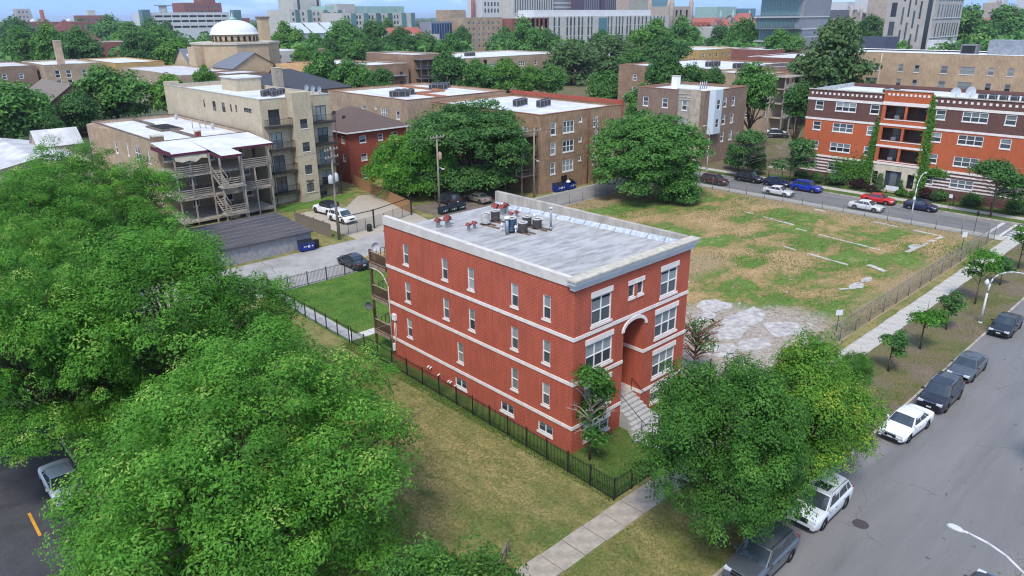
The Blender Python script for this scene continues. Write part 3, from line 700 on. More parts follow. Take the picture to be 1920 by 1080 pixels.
m_rust = mat('rusty_cowl', (0.22, 0.055, 0.045), rough=0.8, var=0.4, scale=8); m_galv = mat('galvanised', (0.33, 0.35, 0.37), rough=0.45, metal=0.4, var=0.2)
cowl = MB(); cowl.poly([(-.34, -.3, .62), (-.34, .3, .62), (0, .3, .95), (0, -.3, .95)][::-1]); cowl.poly([(.34, -.3, .62), (.34, .3, .62), (0, .3, .95), (0, -.3, .95)]); cowl.poly([(-.24, -.24, .66), (.24, -.24, .66), (0, -.24, .9)]); cowl.poly([(-.24, .24, .66), (.24, .24, .66), (0, .24, .9)][::-1])
cowl_me = cowl.mesh('cowl', m_rust); stack_me = MB().box(-.14, -.14, 0, .14, .14, .68).mesh('stack', m_galv)
for x, y, s, l in ((3.36, 17.4, .85, 'rusty roof vent nearest the left coping'), (3.85, 16.85, .95, 'rusty roof vent second from the left coping, front of its pair'), (4.4, 17.5, .9, 'rusty roof vent second from the left coping, rear of its pair'), (4.33, 14.86, .65, 'small grey-topped roof vent nearest the left coping'), (4.98, 14.95, .65, 'small rusty roof vent left of the pale-sided condenser'),
                   (9.4, 17.4, .95, 'rusty roof vent behind the condensers, left of three'), (9.55, 16.75, .9, 'rusty roof vent behind the condensers, middle of three'), (10.1, 16.9, .95, 'rusty roof vent behind the condensers, right of three'), (9.05, 15.15, .6, 'small roof vent before the three rusty ones, left'), (9.72, 15.2, .6, 'small roof vent before the three rusty ones, right')):
    t = thing('roof_vent', l, 'roof vent', (x, y, roofz(y)), 'roof vents on the red building', rz=rad(R.uniform(-15, 15))); t.scale = (s, s, s)
    local('cowl', cowl_me, t); local('stack', stack_me, t)
t = thing('flue_pipe', 'tall galvanised flue pipe standing alone on the red building roof', 'pipe', (8.7, 10.37, roofz(10.37)))
local('pipe', MB().tube((0, 0, 0), (0, 0, 1.62), 0.09, n=12).tube((0, 0, 0), (0, 0, .2), .16, .1, 12).mesh('pipe', m_galv), t)
local('cap', MB().lathe((0, 0, 1.58), [(.09, 0), (.17, .04), (.17, .12), (.05, .17)], 12).mesh('cap', m_acw), t)
t = thing('flue_pipe', 'short galvanised flue pipe with white cap beside the blue condenser', 'pipe', (5.45, 11.75, roofz(11.75)))
local('pipe', MB().tube((0, 0, 0), (0, 0, 1.25), 0.13, n=12).mesh('pipe', m_galv), t)
local('cap', MB().lathe((0, 0, 1.2), [(.13, 0), (.24, .04), (.24, .14), (.06, .22)], 12).mesh('cap', m_pvc), t)
for x, y, l in ((5.85, 12.75, 'white plastic vent left of the blue condenser'), (6.1, 11.5, 'white plastic vent right of the short flue'), (9.6, 13.05, 'white plastic vent behind the right condensers'), (9.05, 11.7, 'white plastic vent farthest right on the roof')):
    tag(obj('plastic_vent', MB().tube((0, 0, 0), (0, 0, .42), .06, n=10).lathe((0, 0, .4), [(.06, 0), (.12, .02), (.12, .14), (.02, .26)], 10).mesh('plastic_vent', m_pvc), None, (x, y, roofz(y))), l, 'roof vent', 'white roof vents')
# ------------------------------------------------------------------ neighbouring buildings
m_roofw = mat('white_roof', (0.56, 0.57, 0.585), c2=(0.72, 0.725, 0.73), rough=0.6, scale=0.35, detail=6, fac=(0.4, 0.62))
m_roofw2 = mat('dirty_white_roof', (0.40, 0.395, 0.385), c2=(0.64, 0.635, 0.62), rough=0.7, scale=0.3, detail=7, fac=(0.35, 0.62))
m_tile_cap = mat('clay_coping', (0.16, 0.125, 0.10), rough=0.85, var=0.35, scale=2)
m_terra = mat('terracotta_coping', (0.34, 0.15, 0.085), rough=0.85, var=0.25, scale=2)
m_shingle = mat('brown_shingle', (0.125, 0.090, 0.078), rough=0.95, var=0.22, scale=7, detail=6)
m_shingle_dark = mat('dark_shingle', (0.062, 0.066, 0.078), rough=0.95, var=0.2, scale=4)
m_shingle_tan = mat('tan_shingle', (0.20, 0.165, 0.135), rough=0.95, var=0.2, scale=4)
b_tan = brick('tan_brick', (0.42, 0.305, 0.205), (0.345, 0.245, 0.16), (0.37, 0.295, 0.22), stain=0.28)
b_brown = brick('brown_brick', (0.295, 0.185, 0.12), (0.24, 0.148, 0.095), (0.27, 0.19, 0.135), stain=0.3)
b_beige = brick('beige_block', (0.50, 0.42, 0.295), (0.455, 0.38, 0.265), (0.40, 0.335, 0.24), bw=0.4, bh=0.2, stain=0.16, msize=0.012)
b_redhouse = brick('red_house_brick', (0.33, 0.075, 0.045), (0.27, 0.058, 0.036), (0.30, 0.10, 0.07), stain=0.15)
b_orange = brick('orange_brick', (0.50, 0.115, 0.042), (0.44, 0.095, 0.036), (0.42, 0.15, 0.08), stain=0.12)
b_maroon = brick('maroon_brick', (0.145, 0.065, 0.052), (0.105, 0.050, 0.042), (0.20, 0.13, 0.11), bw=0.3, bh=0.1, stain=0.15)
b_yellow = brick('yellow_brick', (0.52, 0.345, 0.125), (0.46, 0.30, 0.11), (0.42, 0.30, 0.15), stain=0.18)
b_greybrick = brick('grey_brown_brick', (0.255, 0.175, 0.125), (0.215, 0.145, 0.105), (0.24, 0.18, 0.14), stain=0.25)
m_greystone = mat('greystone', (0.38, 0.325, 0.255), rough=0.9, var=0.2, scale=1.5)
def uround(n, length, m=1.2): return [m + (length - 2 * m) * k / max(1, n - 1) for k in range(n)]
def grid(us, zs, w, h, c=1, r=2): return [(u, z, w, h, c, r) for z in zs for u in us]
def shell(root, x0, y0, x1, y1, h, wm, rm, left=(), front=(), par=0.45, cap=None, zoff=0.0, depth=0.14, capw=0.3, z0=-0.3):
    """Flat-roofed block: brick walls with window holes on the two sides facing the camera, parapet, coping and roof."""
    w = MB()
    facade(w, (x0, y1), (0, -1), y1 - y0, z0, h, holes(left), depth); facade(w, (x0, y0), (1, 0), x1 - x0, z0, h, holes(front), depth)
    facade(w, (x1, y0), (0, 1), y1 - y0, z0, h, []); facade(w, (x1, y1), (-1, 0), x1 - x0, z0, h, [])
    t = 0.22; rz = h - par
    for p in ([(x0 + t, y0 + t), (x0 + t, y1 - t)], [(x0 + t, y1 - t), (x1 - t, y1 - t)], [(x1 - t, y1 - t), (x1 - t, y0 + t)], [(x1 - t, y0 + t), (x0 + t, y0 + t)]):
        (ax, ay), (bx, by) = p; w.poly([(ax, ay, rz), (bx, by, rz), (bx, by, h), (ax, ay, h)])
    w.build('wall', wm, root)
    MB().box(x0 + 0.03, y0 + 0.03, rz - 0.25, x1 - 0.03, y1 - 0.03, rz).build('roof', rm, root)
    if cap:
        c = MB(); e = 0.05
        c.box(x0 - e, y0 - e, h, x1 + e, y0 + capw - e, h + 0.09); c.box(x0 - e, y1 - capw + e, h, x1 + e, y1 + e, h + 0.09)
        c.box(x0 - e, y0 + capw - e, h, x0 + capw - e, y1 - capw + e, h + 0.09); c.box(x1 - capw + e, y0 + capw - e, h, x1 + e, y1 - capw + e, h + 0.09)
        c.build('coping', cap, root)
    MB().box(x0 + 0.7, y0 + 0.7, 0, x1 - 0.7, y1 - 0.7, 0.1).build('floor', m_dark, root)
def wins(root, x0, y0, y1, left=(), front=(), **kw):
    if left: face_windows(root, (x0, y1), (0, -1), left, **kw)
    if front: face_windows(root, (x0, y0), (1, 0), front, **kw)
acb_me = MB().box(-.42, -.42, 0.05, .42, .42, .95).mesh('casing', mat('unit_grey', (0.20, 0.20, 0.205), rough=0.6, var=0.2, scale=6))
acg_me = MB().box(-.34, -.36, 0.18, -.0, .36, .85)
acg_me = MB().box(-.435, -.34, 0.15, -.418, .34, .86).box(-.34, -.435, 0.15, .34, -.418, .86).mesh('grille', mat('unit_dark', (0.05, 0.05, 0.052), rough=0.7))
act_me = MB().lathe((0, 0, .95), [(.36, 0), (.36, .05), (.30, .06)], 12).mesh('fan_guard', m_black)
def unit(p, label, group, s=1.0, rz=0.0):
    t = thing('air_conditioner', label, 'air conditioner', p, group, rz=rz); t.scale = (s, s, s)
    local('casing', acb_me, t); local('grille', acg_me, t); local('fan_guard', act_me, t)
ORD = ("first", "second", "third", "fourth", "fifth", "sixth", "seventh")
def units(x, y, z, n, dx, dy, label, group, s=1.0):
    for k in range(n): unit((x + k * dx, y + k * dy, z), ORD[k] + ' ' + label, group, s)
def stack(name, label, x0, y0, x1, y1, z0, z1, m, cat='chimney'):
    t = thing(name, label, cat, ((x0 + x1) / 2, (y0 + y1) / 2, z0))
    MB().box(x0, y0, z0, x1, y1, z1 - 0.15).build('shaft', m, t); MB().box(x0 - .06, y0 - .06, z1 - 0.15, x1 + .06, y1 + .06, z1).build('cap', m_coping, t)

# A: three-flat with white roof and timber porches
A = thing('porch_flats', 'tan brick flats with white roof and grey timber rear porches, left of the pale block', 'building', (9.5, 95, 0))
ax0, ax1, ay0, ay1, ah = 3.0, 16.3, 79.6, 110, 10.6
LA = [(ay1 - 98.8, 6.8, 1.3, 1.75, 1, 2), (ay1 - 93.0, 7.1, .7, 1.9, 1, 2), (ay1 - 88.6, 6.9, 2.2, 2.2, 2, 2), (ay1 - 83.6, 7.2, .75, 1.8, 1, 2)]
LA2 = [(u, z - 3.05, w, h, c, r) for u, z, w, h, c, r in LA]
FA = [(4.0, 7.3, .95, 2.05, 1, 2), (1.2, 7.8, 1.4, 1.1, 1, 1), (7.1, 7.3, .95, 2.05, 1, 2), (9.2, 8.0, 1.3, 1.1, 2, 1), (11.5, 7.3, .95, 2.05, 1, 2), (4.0, 4.1, .95, 2.05, 1, 2), (9.0, 4.1, 1.0, 2.05, 1, 2), (12.0, 4.4, 1.2, 1.4, 1, 2), (4.0, 1.0, .95, 2.05, 1, 2), (9.0, 1.0, 1.0, 2.05, 1, 2), (12.0, 1.2, 1.2, 1.4, 1, 2)]
shell(A, ax0, ay0, ax1, ay1, ah, b_tan, m_roofw, LA + LA2, FA, cap=m_tile_cap)
wins(A, ax0, ay0, ay1, LA + LA2, FA, frame=0.1, sill=(0.06, 0.14, 0.06))
bay = MB()
for (a, b, p) in ((100.5, 104.5, .9), (105.5, 109.9, 1.2)): bay.prism([(ax0 + .01, a), (ax0 + .01, b), (ax0 - p, b - 1.2), (ax0 - p, a + 1.2)][::-1], 0, ah - .2)
bay.build('bay', b_tan, A)
MB().box(9.3, 80, ah - .45, 9.6, 92.5, ah - .05).build('party_wall', m_tile_cap, A); MB().box(9.3, 100, ah - .45, 9.6, 109.7, ah - .05).build('party_wall', m_tile_cap, A)
MB().box(8.0, 92.5, ah - .44, 11.4, 99.5, ah - .18).build('light_well_rim', m_tile_cap, A)
MB().box(8.35, 92.9, ah - .44, 11.05, 99.1, ah - .17).build('light_well_shade', m_dark, A)  # flat dark lid inside the rim, the well's shade given as colour
stack('chimney', 'short square brick chimney at the near left corner of the white-roofed flats', 2.9, 80.2, 4.3, 81.6, ah - .4, ah + .75, b_brown)
stack('chimney', 'small dark chimney on the party wall of the white-roofed flats', 9.1, 81.2, 9.8, 81.9, ah - .4, ah + .75, m_rust)
for x, y, l in ((13.0, 93, 'leftmost thin vent pipe on the white-roofed flats'), (13.8, 92, 'second thin vent pipe on the white-roofed flats'), (14.4, 91.2, 'third thin vent pipe on the white-roofed flats')):
    tag(MB().tube((x, y, ah - .45), (x, y, ah + .9), .07, n=8).build('vent_pipe', m_galv), l, 'vent pipe', 'thin vent pipes on the white-roofed flats')
dish('satellite_dish', 'pale satellite dish on the white-roofed flats, far one', (15.0, 105, ah + .1), rad(200), m_dishw, .45); dish('satellite_dish', 'pale satellite dish on the white-roofed flats, near one', (14.8, 89, ah + .1), rad(200), m_dishw, .45)
# its porches
PO = thing('timber_porch', 'grey weathered timber porch and zigzag stairs behind the white-roofed flats', 'porch', (9, 73, 0))
m_grey = mat('grey_timber', (0.34, 0.30, 0.25), rough=0.95, var=0.3, scale=2.5, streak=(1, 1, .3)); m_purple = mat('purple_fascia', (0.11, 0.022, 0.045), rough=0.7)
rp = MB(); rp.poly([(2.2, 72.2, 9.95), (7.0, 72.2, 9.95), (7.0, 79.6, ah + .02), (2.2, 79.6, ah + .02)]); rp.poly([(7.0, 67.8, 9.7), (9.8, 67.8, 9.7), (9.8, 79.6, ah + .021), (7.0, 79.6, ah + .021)]); rp.poly([(9.8, 71.6, 9.95), (16.0, 71.6, 9.95), (16.0, 79.6, ah + .02), (9.8, 79.6, ah + .02)])
rp.build('porch_roof', m_roofw, PO)
MB().box(2.2, 72.1, 9.65, 6.99, 72.2, 9.94).box(6.99, 67.7, 9.4, 9.81, 67.8, 9.69).box(9.82, 71.5, 9.65, 16, 71.6, 9.94).box(6.9, 67.8, 9.4, 6.99, 72.1, 9.69).box(9.81, 67.8, 9.4, 9.9, 71.5, 9.69).box(2.1, 72.2, 9.65, 2.2, 79.5, 10.2).build('fascia', m_purple, PO)
for x, y, zt in ((2.6, 72.5, 9.7), (4.5, 72.5, 9.7), (6.8, 71.6, 9.6), (6.8, 68.2, 9.4), (9.7, 68.2, 9.4), (10.9, 71.8, 9.7), (12.9, 71.8, 7.0), (15.2, 71.8, 9.7)):
    MB().box(x - .09, y - .09, 0, x + .09, y + .09, zt).build('post', m_grey, PO)
for zf in (7.0, 3.85, 0.75):
    MB().box(2.4, 72.2, zf - .25, 15.5, 79.55, zf).build('deck', m_grey, PO)
    for dz in (1.18, .92, .66, .40):
        if zf > 1: MB().box(2.4, 72.1, zf + dz - .09, 6.8, 72.16, zf + dz).build('rail_board', m_grey, PO)
        if zf > 1: MB().box(10.9, 71.6, zf + dz - .09, 15.4, 71.66, zf + dz).build('rail_board', m_grey, PO)
for zl in (5.55, 1.9):     # landings with rails, flights between
    MB().box(6.6, 67.9, zl - .2, 9.8, 69.4, zl).build('landing', m_grey, PO)
    for dz in (1.15, .88, .60, .34):
        MB().box(6.7, 67.85, zl + dz - .09, 9.75, 67.91, zl + dz).build('rail_board', m_grey, PO)
    for sgn, za, zb in ((0, zl, zl + 1.45), (1, zl - 1.7, zl)):
        xa = 6.95 if sgn == 0 else 8.6; b = MB()
        for k in range(7):
            y = 69.4 + (2.6 * k / 7 if sgn == 0 else 2.6 * (6 - k) / 7); z = za + (zb - za) * (k + .5) / 7; b.box(xa, y, z - .05, xa + 1.1, y + .34, z)
        for xx in (xa - .04, xa + 1.1):
            p0, p1 = ((xx, 69.4, za), (xx, 72.1, zb)) if sgn == 0 else ((xx, 72.1, za), (xx, 69.4, zb))
            for o in (.0, .95): b.poly([(p0[0], p0[1], p0[2] + o - .1), (p1[0], p1[1], p1[2] + o - .1), (p1[0], p1[1], p1[2] + o + .1), (p0[0], p0[1], p0[2] + o + .1)]); b.poly([(p0[0] + .05, p0[1], p0[2] + o + .1), (p1[0] + .05, p1[1], p1[2] + o + .1), (p1[0], p1[1], p1[2] + o + .1), (p0[0], p0[1], p0[2] + o + .1)])
        b.build('stair', m_grey, PO)
aw = MB(); pts = [(2.6, 9.6, 9.0), (3.5, 9.6, 8.75), (4.4, 9.6, 8.9), (5.2, 9.6, 8.6), (6.0, 9.6, 9.1), (6.8, 9.6, 8.95)]
for (xa, za, zb), (xc, zc_, zd) in zip(pts, pts[1:]): aw.poly([(xa, 72.05, zb), (xc, 72.05, zd), (xc, 72.25, zc_), (xa, 72.25, za)], 0, True)
tag(aw.build('awning_cloth', mat('canvas', (0.46, 0.42, 0.33), var=.12)), 'cream cloth hung as an awning under the porch roof', 'awning')

# B: pale five-level block with balconies
Bb = thing('balcony_block', 'pale beige block with black balconies and a projecting stair tower', 'building', (22, 90, 0))
bx0, bx1, by0, by1, bh = 16.7, 28.0, 76.0, 113, 15.4
m_bz = mat('bronze_frame', (0.045, 0.04, 0.036), rough=.5)
LB = [(by1 - 92.5, 12.55, 1.2, 1.5, 2, 2), (by1 - 88.9, 12.65, 1.2, 1.45, 2, 2), (by1 - 86.1, 12.95, .6, 1.1, 1, 2), (by1 - 84.2, 13.0, .6, 1.1, 1, 2), (by1 - 80.2, 13.3, 2.6, .62, 3, 1), (by1 - 96.5, 12.8, .6, 1.2, 1, 2)]
FB = [(18.7 - bx0, z, 1.75, 2.25, 2, 1) for z in (11.65, 8.35, 5.0, 1.8)] + [(26.3 - bx0, z, 1.75, 2.25, 2, 1) for z in (11.6, 8.3, 5.0, 1.8)] + [(25.4 - bx0, .1, 1.3, 1.2, 1, 1)]
shell(Bb, bx0, by0, bx1, by1, bh, b_beige, m_roofw, LB, FB, par=.6, cap=mat('pale_coping', (0.42, 0.40, 0.36)))
wins(Bb, bx0, by0, by1, LB, FB, frame=.07, fm=m_bz)
tw = MB(); TW = [(1.45, z, 1.15, 1.35, 2, 1) for z in (11.0, 7.6, 4.2, 1.45)]
facade(tw, (20.9, 74.2), (1, 0), 2.95, -.3, 16.2, holes(TW)); facade(tw, (20.9, 76.1), (0, -1), 1.9, -.3, 16.2, []); facade(tw, (23.85, 74.2), (0, 1), 1.9, -.3, 16.2, [])
tw.poly([(20.9, 74.2, 16.2), (23.85, 74.2, 16.2), (23.85, 76.1, 16.2), (20.9, 76.1, 16.2)]); tw.poly([(20.9, 76.3, 15), (20.9, 76.3, 16.2), (23.85, 76.3, 16.2), (23.85, 76.3, 15)])
tw.build('stair_tower', b_beige, Bb)
face_windows(Bb, (20.9, 74.2), (1, 0), TW, frame=.06, fm=m_bz, panes=(g_dark, g_dark), sill=(.06, .12, .05))
tp = MB(); tp.box(22.6, 97, bh - .6, 27, 103, bh + 1.5).build('penthouse', b_beige, Bb); MB().box(22.4, 96.8, bh + 1.5, 27.2, 103.2, bh + 1.7).build('penthouse_roof', m_roofw, Bb)
balm = MB()
for xs, xe in ((16.95, 20.85),):
    pass
def balcony(root, x0, x1, y0, y1, z):
    d = MB().box(x0, y0, z - .28, x1, y1, z).build('balcony', m_bz, root)
    b = MB(); b.box(x0, y0, z + .98, x1, y0 + .04, z + 1.03); b.box(x0, y0 + .04, z + .98, x0 + .04, y1, z + 1.03); b.box(x1 - .04, y0 + .04, z + .98, x1, y1, z + 1.03)
    n = int((x1 - x0) / .2)
    for k in range(n + 1): xx = x0 + .02 + (x1 - x0 - .04) * k / n; b.box(xx - .01, y0 + .01, z, xx + .01, y0 + .03, z + .98)
    n = int((y1 - y0) / .2)
    for k in range(1, n): yy = y0 + (y1 - y0) * k / n; b.box(x0 + .01, yy - .01, z, x0 + .03, yy + .01, z + .98); b.box(x1 - .03, yy - .01, z, x1 - .01, yy + .01, z + .98)
    b.build('railing', m_bz, d)
for z in (11.6, 8.3, 4.95, 1.8):
    balcony(Bb, 17.0, 20.88, 74.7, 75.99, z); balcony(Bb, 23.87, 28.0, 74.7, 75.99, z)
MB().tube((17.05, 74.75, 0), (17.05, 74.75, 12.7), .06, n=8).build('balcony_post', m_bz, Bb); MB().tube((27.9, 74.75, 0), (27.9, 74.75, 12.7), .06, n=8).build('balcony_post', m_bz, Bb)
MB().box(16.7, 113, 0, 19, 114.2, 15.9).build('chimney_breast', b_beige, Bb)
units(22.2, 86, bh - .6, 4, .95, .9, 'condenser, rear row of the cluster on the pale block roof', 'condensers on the pale block roof', .95); units(23.2, 84.9, bh - .6, 4, .95, .9, 'condenser, front row of the cluster on the pale block roof', 'condensers on the pale block roof', .95)
for k in range(3): dish('satellite_dish', ('left', 'middle', 'right')[k] + ' of the three white dishes on the pale block parapet', (27.6, 82.6 - 2.0 * k, bh + .55), rad(20), m_dishw, .5)
nm = MB().box(21.75, 74.14, 3.1, 22.4, 74.19, 3.25).box(22.5, 74.14, 3.1, 23.0, 74.19, 3.25).box(22.1, 74.14, 2.9, 22.7, 74.19, 3.02); nm.build('address_numbers', m_bz, Bb)

# C: red brick house with brown hip roof
Cc = thing('hip_roof_house', 'red brick house with brown shingle hip roof beside the pale block', 'house', (38, 87, 0))
cx0, cx1, cy0, cy1, ce = 33.3, 45.0, 80.6, 95, 8.6
LC = [(cy1 - 82.3, z, 1.0, 1.15, 1, 2) for z in (6.6, 3.6)]; FC = [(36.1 - cx0, z, 1.25, 1.15, 1, 2) for z in (6.6, 3.6, .6)] + [(39.6 - cx0, z, 1.0, 1.1, 1, 2) for z in (6.6, 3.6)] + [(42.5 - cx0, z, 1.2, 1.1, 1, 2) for z in (6.6, 3.6)]
w = MB(); facade(w, (cx0, cy1), (0, -1), cy1 - cy0, -.3, ce, holes(LC)); facade(w, (cx0, cy0), (1, 0), cx1 - cx0, -.3, ce, holes(FC)); facade(w, (cx1, cy0), (0, 1), cy1 - cy0, -.3, ce, []); w.build('wall', b_redhouse, Cc)
wins(Cc, cx0, cy0, cy1, LC, FC, frame=.08, sill=(.05, .12, .05))
MB().box(cx0 + .5, cy0 + .5, 0, cx1 - .5, cy1 - .5, .1).build('floor', m_dark, Cc)
def hip(root, x0, y0, x1, y1, z, rise, m, ov=.55, trim=None):
    x0 -= ov; x1 += ov; y0 -= ov; y1 += ov; s = min(x1 - x0, y1 - y0) / 2
    if x1 - x0 < y1 - y0: a, b = ((x0 + x1) / 2, y0 + s), ((x0 + x1) / 2, y1 - s)
    else: a, b = (x0 + s, (y0 + y1) / 2), (x1 - s, (y0 + y1) / 2)
    r = MB(); A_, B_, C_, D_ = (x0, y0, z), (x1, y0, z), (x1, y1, z), (x0, y1, z); P_, Q_ = (*a, z + rise), (*b, z + rise)
    if x1 - x0 < y1 - y0: r.poly([A_, B_, P_]); r.poly([B_, C_, Q_, P_]); r.poly([C_, D_, Q_]); r.poly([D_, A_, P_, Q_])
    else: r.poly([A_, B_, Q_, P_]); r.poly([B_, C_, Q_]); r.poly([C_, D_, P_, Q_]); r.poly([D_, A_, P_])
    r.poly([D_, C_, B_, A_])
    r.build('roof', m, root)
    if trim: MB().box(x0, y0 - .04, z - .22, x1, y0, z).box(x0 - .04, y0, z - .22, x0, y1, z).build('gutter', trim, root)
hip(Cc, cx0, cy0, cx1, cy1, ce, 3.1, m_shingle, trim=m_white)
for x, y, z in ((36, 86, 10.6), (38.5, 84, 10.2), (41.5, 84.5, 10.2), (36.5, 90, 11)):
    MB().box(x - .2, y - .2, z - .9, x + .2, y + .2, z).build('roof_vent', m_bz, Cc)
stack('vent_hood', 'white metal vent hood behind the brown hip roof', 36.6, 96.8, 38, 98, 8.0, 11.6, m_white, 'vent')

# D and E: courtyard flats along the alley
D = thing('courtyard_flats', 'long brown brick courtyard flats with white roofs behind the big alley tree', 'building', (60, 98, 0))
dx0, dx1, dy0, dy1, dh = 48.6, 73.0, 85.0, 113, 12.2
LD = [(dy1 - 99.6, z, 1.6, 1.45, 1, 2) for z in (8.8, 5.6, 2.4)] + [(dy1 - 95.4, z, .7, .65, 1, 1) for z in (9.9, 6.7)] + [(dy1 - 92.6, z, 2.2, 1.9, 3, 2) for z in (8.4, 5.2, 2.0)] + [(dy1 - 88.1, z, 1.1, 1.5, 1, 2) for z in (8.6, 5.4, 2.2)]
FD = grid((17, 21.5), (8.6, 5.4), 1.3, 1.6)
shell(D, dx0, dy0, dx1, dy1, dh, b_tan, m_roofw, LD, FD, cap=m_terra); wins(D, dx0, dy0, dy1, LD, FD, frame=.1, sill=(.06, .14, .06))
MB().box(58.8, 85.4, dh - .44, 59.1, 97, dh - .02).box(59.1, 96.7, dh - .44, 66.5, 97.0, dh - .02).box(66.4, 97.01, dh - .44, 66.7, 112.6, dh - .02).build('party_wall', m_terra, D)
units(55.5, 97.5, dh - .45, 3, 1.15, -.5, 'condenser, rear row of the left cluster on the courtyard flats roof', 'left condensers on the courtyard flats', 1.25); units(52.6, 95.2, dh - .45, 3, 1.15, -.5, 'condenser, front row of the left cluster on the courtyard flats roof', 'left condensers on the courtyard flats', 1.25)
units(69.5, 104, dh - .45, 3, 1.2, -.5, 'condenser, rear row of the right cluster on the courtyard flats roof', 'right condensers on the courtyard flats', 1.25); units(66.9, 101.5, dh - .45, 3, 1.2, -.5, 'condenser, front row of the right cluster on the courtyard flats roof', 'right condensers on the courtyard flats', 1.25)
E = thing('alley_apartments', 'brown brick apartment block with triple white windows facing the alley', 'building', (60, 64, 0))
ex0, ex1, ey0, ey1, eh = 50.2, 70.0, 52.6, 80, 12.2
FE = [(53.0 - ex0, z, 1.15, 1.85, 1, 2) for z in (8.95, 5.9, 2.8)] + [(56.5 - ex0, z, 2.6, 1.85, 3, 2) for z in (8.95, 5.9, 2.8)] + [(59.3 - ex0, z, .75, .75, 1, 1) for z in (10.3, 7.2, 4.1)] + [(63.0 - ex0, z, 1.2, 1.7, 1, 2) for z in (9.2, 6.1, 3.0)] + [(67.3 - ex0, z, 1.2, 1.7, 1, 2) for z in (6.1, 3.0)]
LE = grid((20, 24), (8.6, 5.4), 1.2, 1.6)
shell(E, ex0, ey0, ex1, ey1, eh, brick('alley_brick', (0.345, 0.222, 0.128), (0.27, 0.168, 0.095), (0.28, 0.20, 0.135), stain=.34, sscale=.35), m_roofw, LE, FE + [(55.7 - ex0, .2, 1.5, 2.0, 1, 1)], cap=m_terra)
wins(E, ex0, ey0, ey1, LE, FE, frame=.11, sill=(.06, .16, .06))
MB().box(54.95, 52.68, .2, 56.45, 52.73, 2.2).build('door', m_dark, E)
MB().box(69.6, 52.56, -.2, 70.03, 52.95, 13.0).box(69.62, 52.95, eh, 70.03, 80, 12.9).build('end_parapet', b_redhouse, E)
MB().tube((61.2, 52.5, .1), (61.2, 52.5, eh), .07, n=8).build('downpipe', m_rust, E)
units(58.4, 66.5, eh - .45, 3, 1.3, .5, 'grey condenser in the rear trio on the alley block roof', 'rear condensers on the alley block', 1.2); units(60.2, 62.6, eh - .45, 3, 1.3, .5, 'grey condenser in the front trio on the alley block roof', 'front condensers on the alley block', 1.2)
# rear stair of E, half hidden by the tree
ES = thing('rear_stair', 'rusty steel rear stair on the shaded end of the alley block', 'stairs', (48.5, 54, 0))
for z in (3.2, 6.3, 9.3):
    MB().box(46.6, 53, z - .15, 50.15, 57, z).build('landing', m_tile_cap, ES); MB().box(46.6, 53, z + .9, 50.1, 53.06, z + 1.0).box(46.6, 53, z + .45, 50.1, 53.05, z + .5).build('rail', m_tile_cap, ES)
for x, y in ((46.7, 53.1), (49.9, 53.1), (46.7, 56.9)): MB().box(x - .07, y - .07, 0, x + .07, y + .07, 10.4).build('post', m_tile_cap, ES)

# F: greystone-fronted block across the street
F = thing('bay_window_block', 'narrow block with greystone bays, brown side wall and pale blue bay', 'building', (94, 55, 0))
fx0, fx1, fy0, fy1, fh = 87.4, 102, 48.0, 63, 13.3
FF = [(u - fx0, z, 1.05, 1.75, 1, 2) for z in (10.1, 6.9, 3.7) for u in (94.4, 97.3)] + [(u - fx0, z, 1.0, 1.4, 1, 2) for z in (3.4,) for u in (89.3,)]
LF = [(fy1 - y, z, 1.3, 1.7, 1, 2) for z in (9.9, 6.7, 3.5) for y in (56.5, 61)]
shell(F, fx0, fy0, fx1, fy1, fh, b_greybrick, m_roofw, LF, FF, cap=m_terra); wins(F, fx0, fy0, fy1, LF, FF, frame=.11, sill=(.06, .14, .06))
fb = MB()
for y0_, y1_ in ((48.4, 54.2), (57.5, 62.8)): pass
BAY = [(1.35, z, 1.15, 1.75, 1, 2) for z in (9.9, 6.7, 3.5)]
facade(fb, (fx0, 53.9), (-1.2, -1.2), 1.7, 0, fh + .3, []); facade(fb, (fx0 - 1.2, 52.7), (0, -1), 2.7, 0, fh + .3, holes(BAY)); facade(fb, (fx0 - 1.2, 50.0), (1.2, -1.2), 1.7, 0, fh + .3, [])
fb.poly([(fx0, 53.9, fh + .29), (fx0 - 1.2, 52.7, fh + .29), (fx0 - 1.2, 50, fh + .29), (fx0, 48.8, fh + .29)])
fb.build('stone_bay', m_greystone, F); face_windows(F, (fx0 - 1.2, 52.7), (0, -1), BAY, frame=.1, sill=(.06, .14, .06))
MB().box(fx0 - .12, 54.2, 0, fx0 - .003, 63.05, fh + .5).build('stone_front', m_greystone, F) if False else None
for z in (12.2, 12.75, 11.75): MB().box(fx0 - 1.28, 50, z, fx0 - 1.2, 52.7, z + .12).build('moulding', m_coping, F)
pb = MB(); m_pblue = mat('pale_blue_siding', (0.52, 0.58, 0.62), rough=.7, var=.06, streak=(1, 1, 8), scale=2)
PB = [(1.2, 10.0, 1.1, 1.7, 1, 2), (1.2, 6.7, 1.1, 1.6, 1, 2)]
facade(pb, (89.6, fy0 - .9), (1, 0), 2.4, 5.6, fh + .2, holes(PB)); facade(pb, (89.0, fy0), (.6, -.9), 1.08, 5.6, fh + .2, []); facade(pb, (92.0, fy0 - .9), (.8, .9), 1.2, 5.6, fh + .2, [])
pb.poly([(89, fy0, fh + .2), (89.6, fy0 - .9, fh + .2), (92, fy0 - .9, fh + .2), (92.8, fy0, fh + .2)]); pb.poly([(92.8, fy0, 5.6), (92, fy0 - .9, 5.6), (89.6, fy0 - .9, 5.6), (89, fy0, 5.6)])
pb.build('siding_bay', m_pblue, F); face_windows(F, (89.6, fy0 - .9), (1, 0), PB, frame=.08)
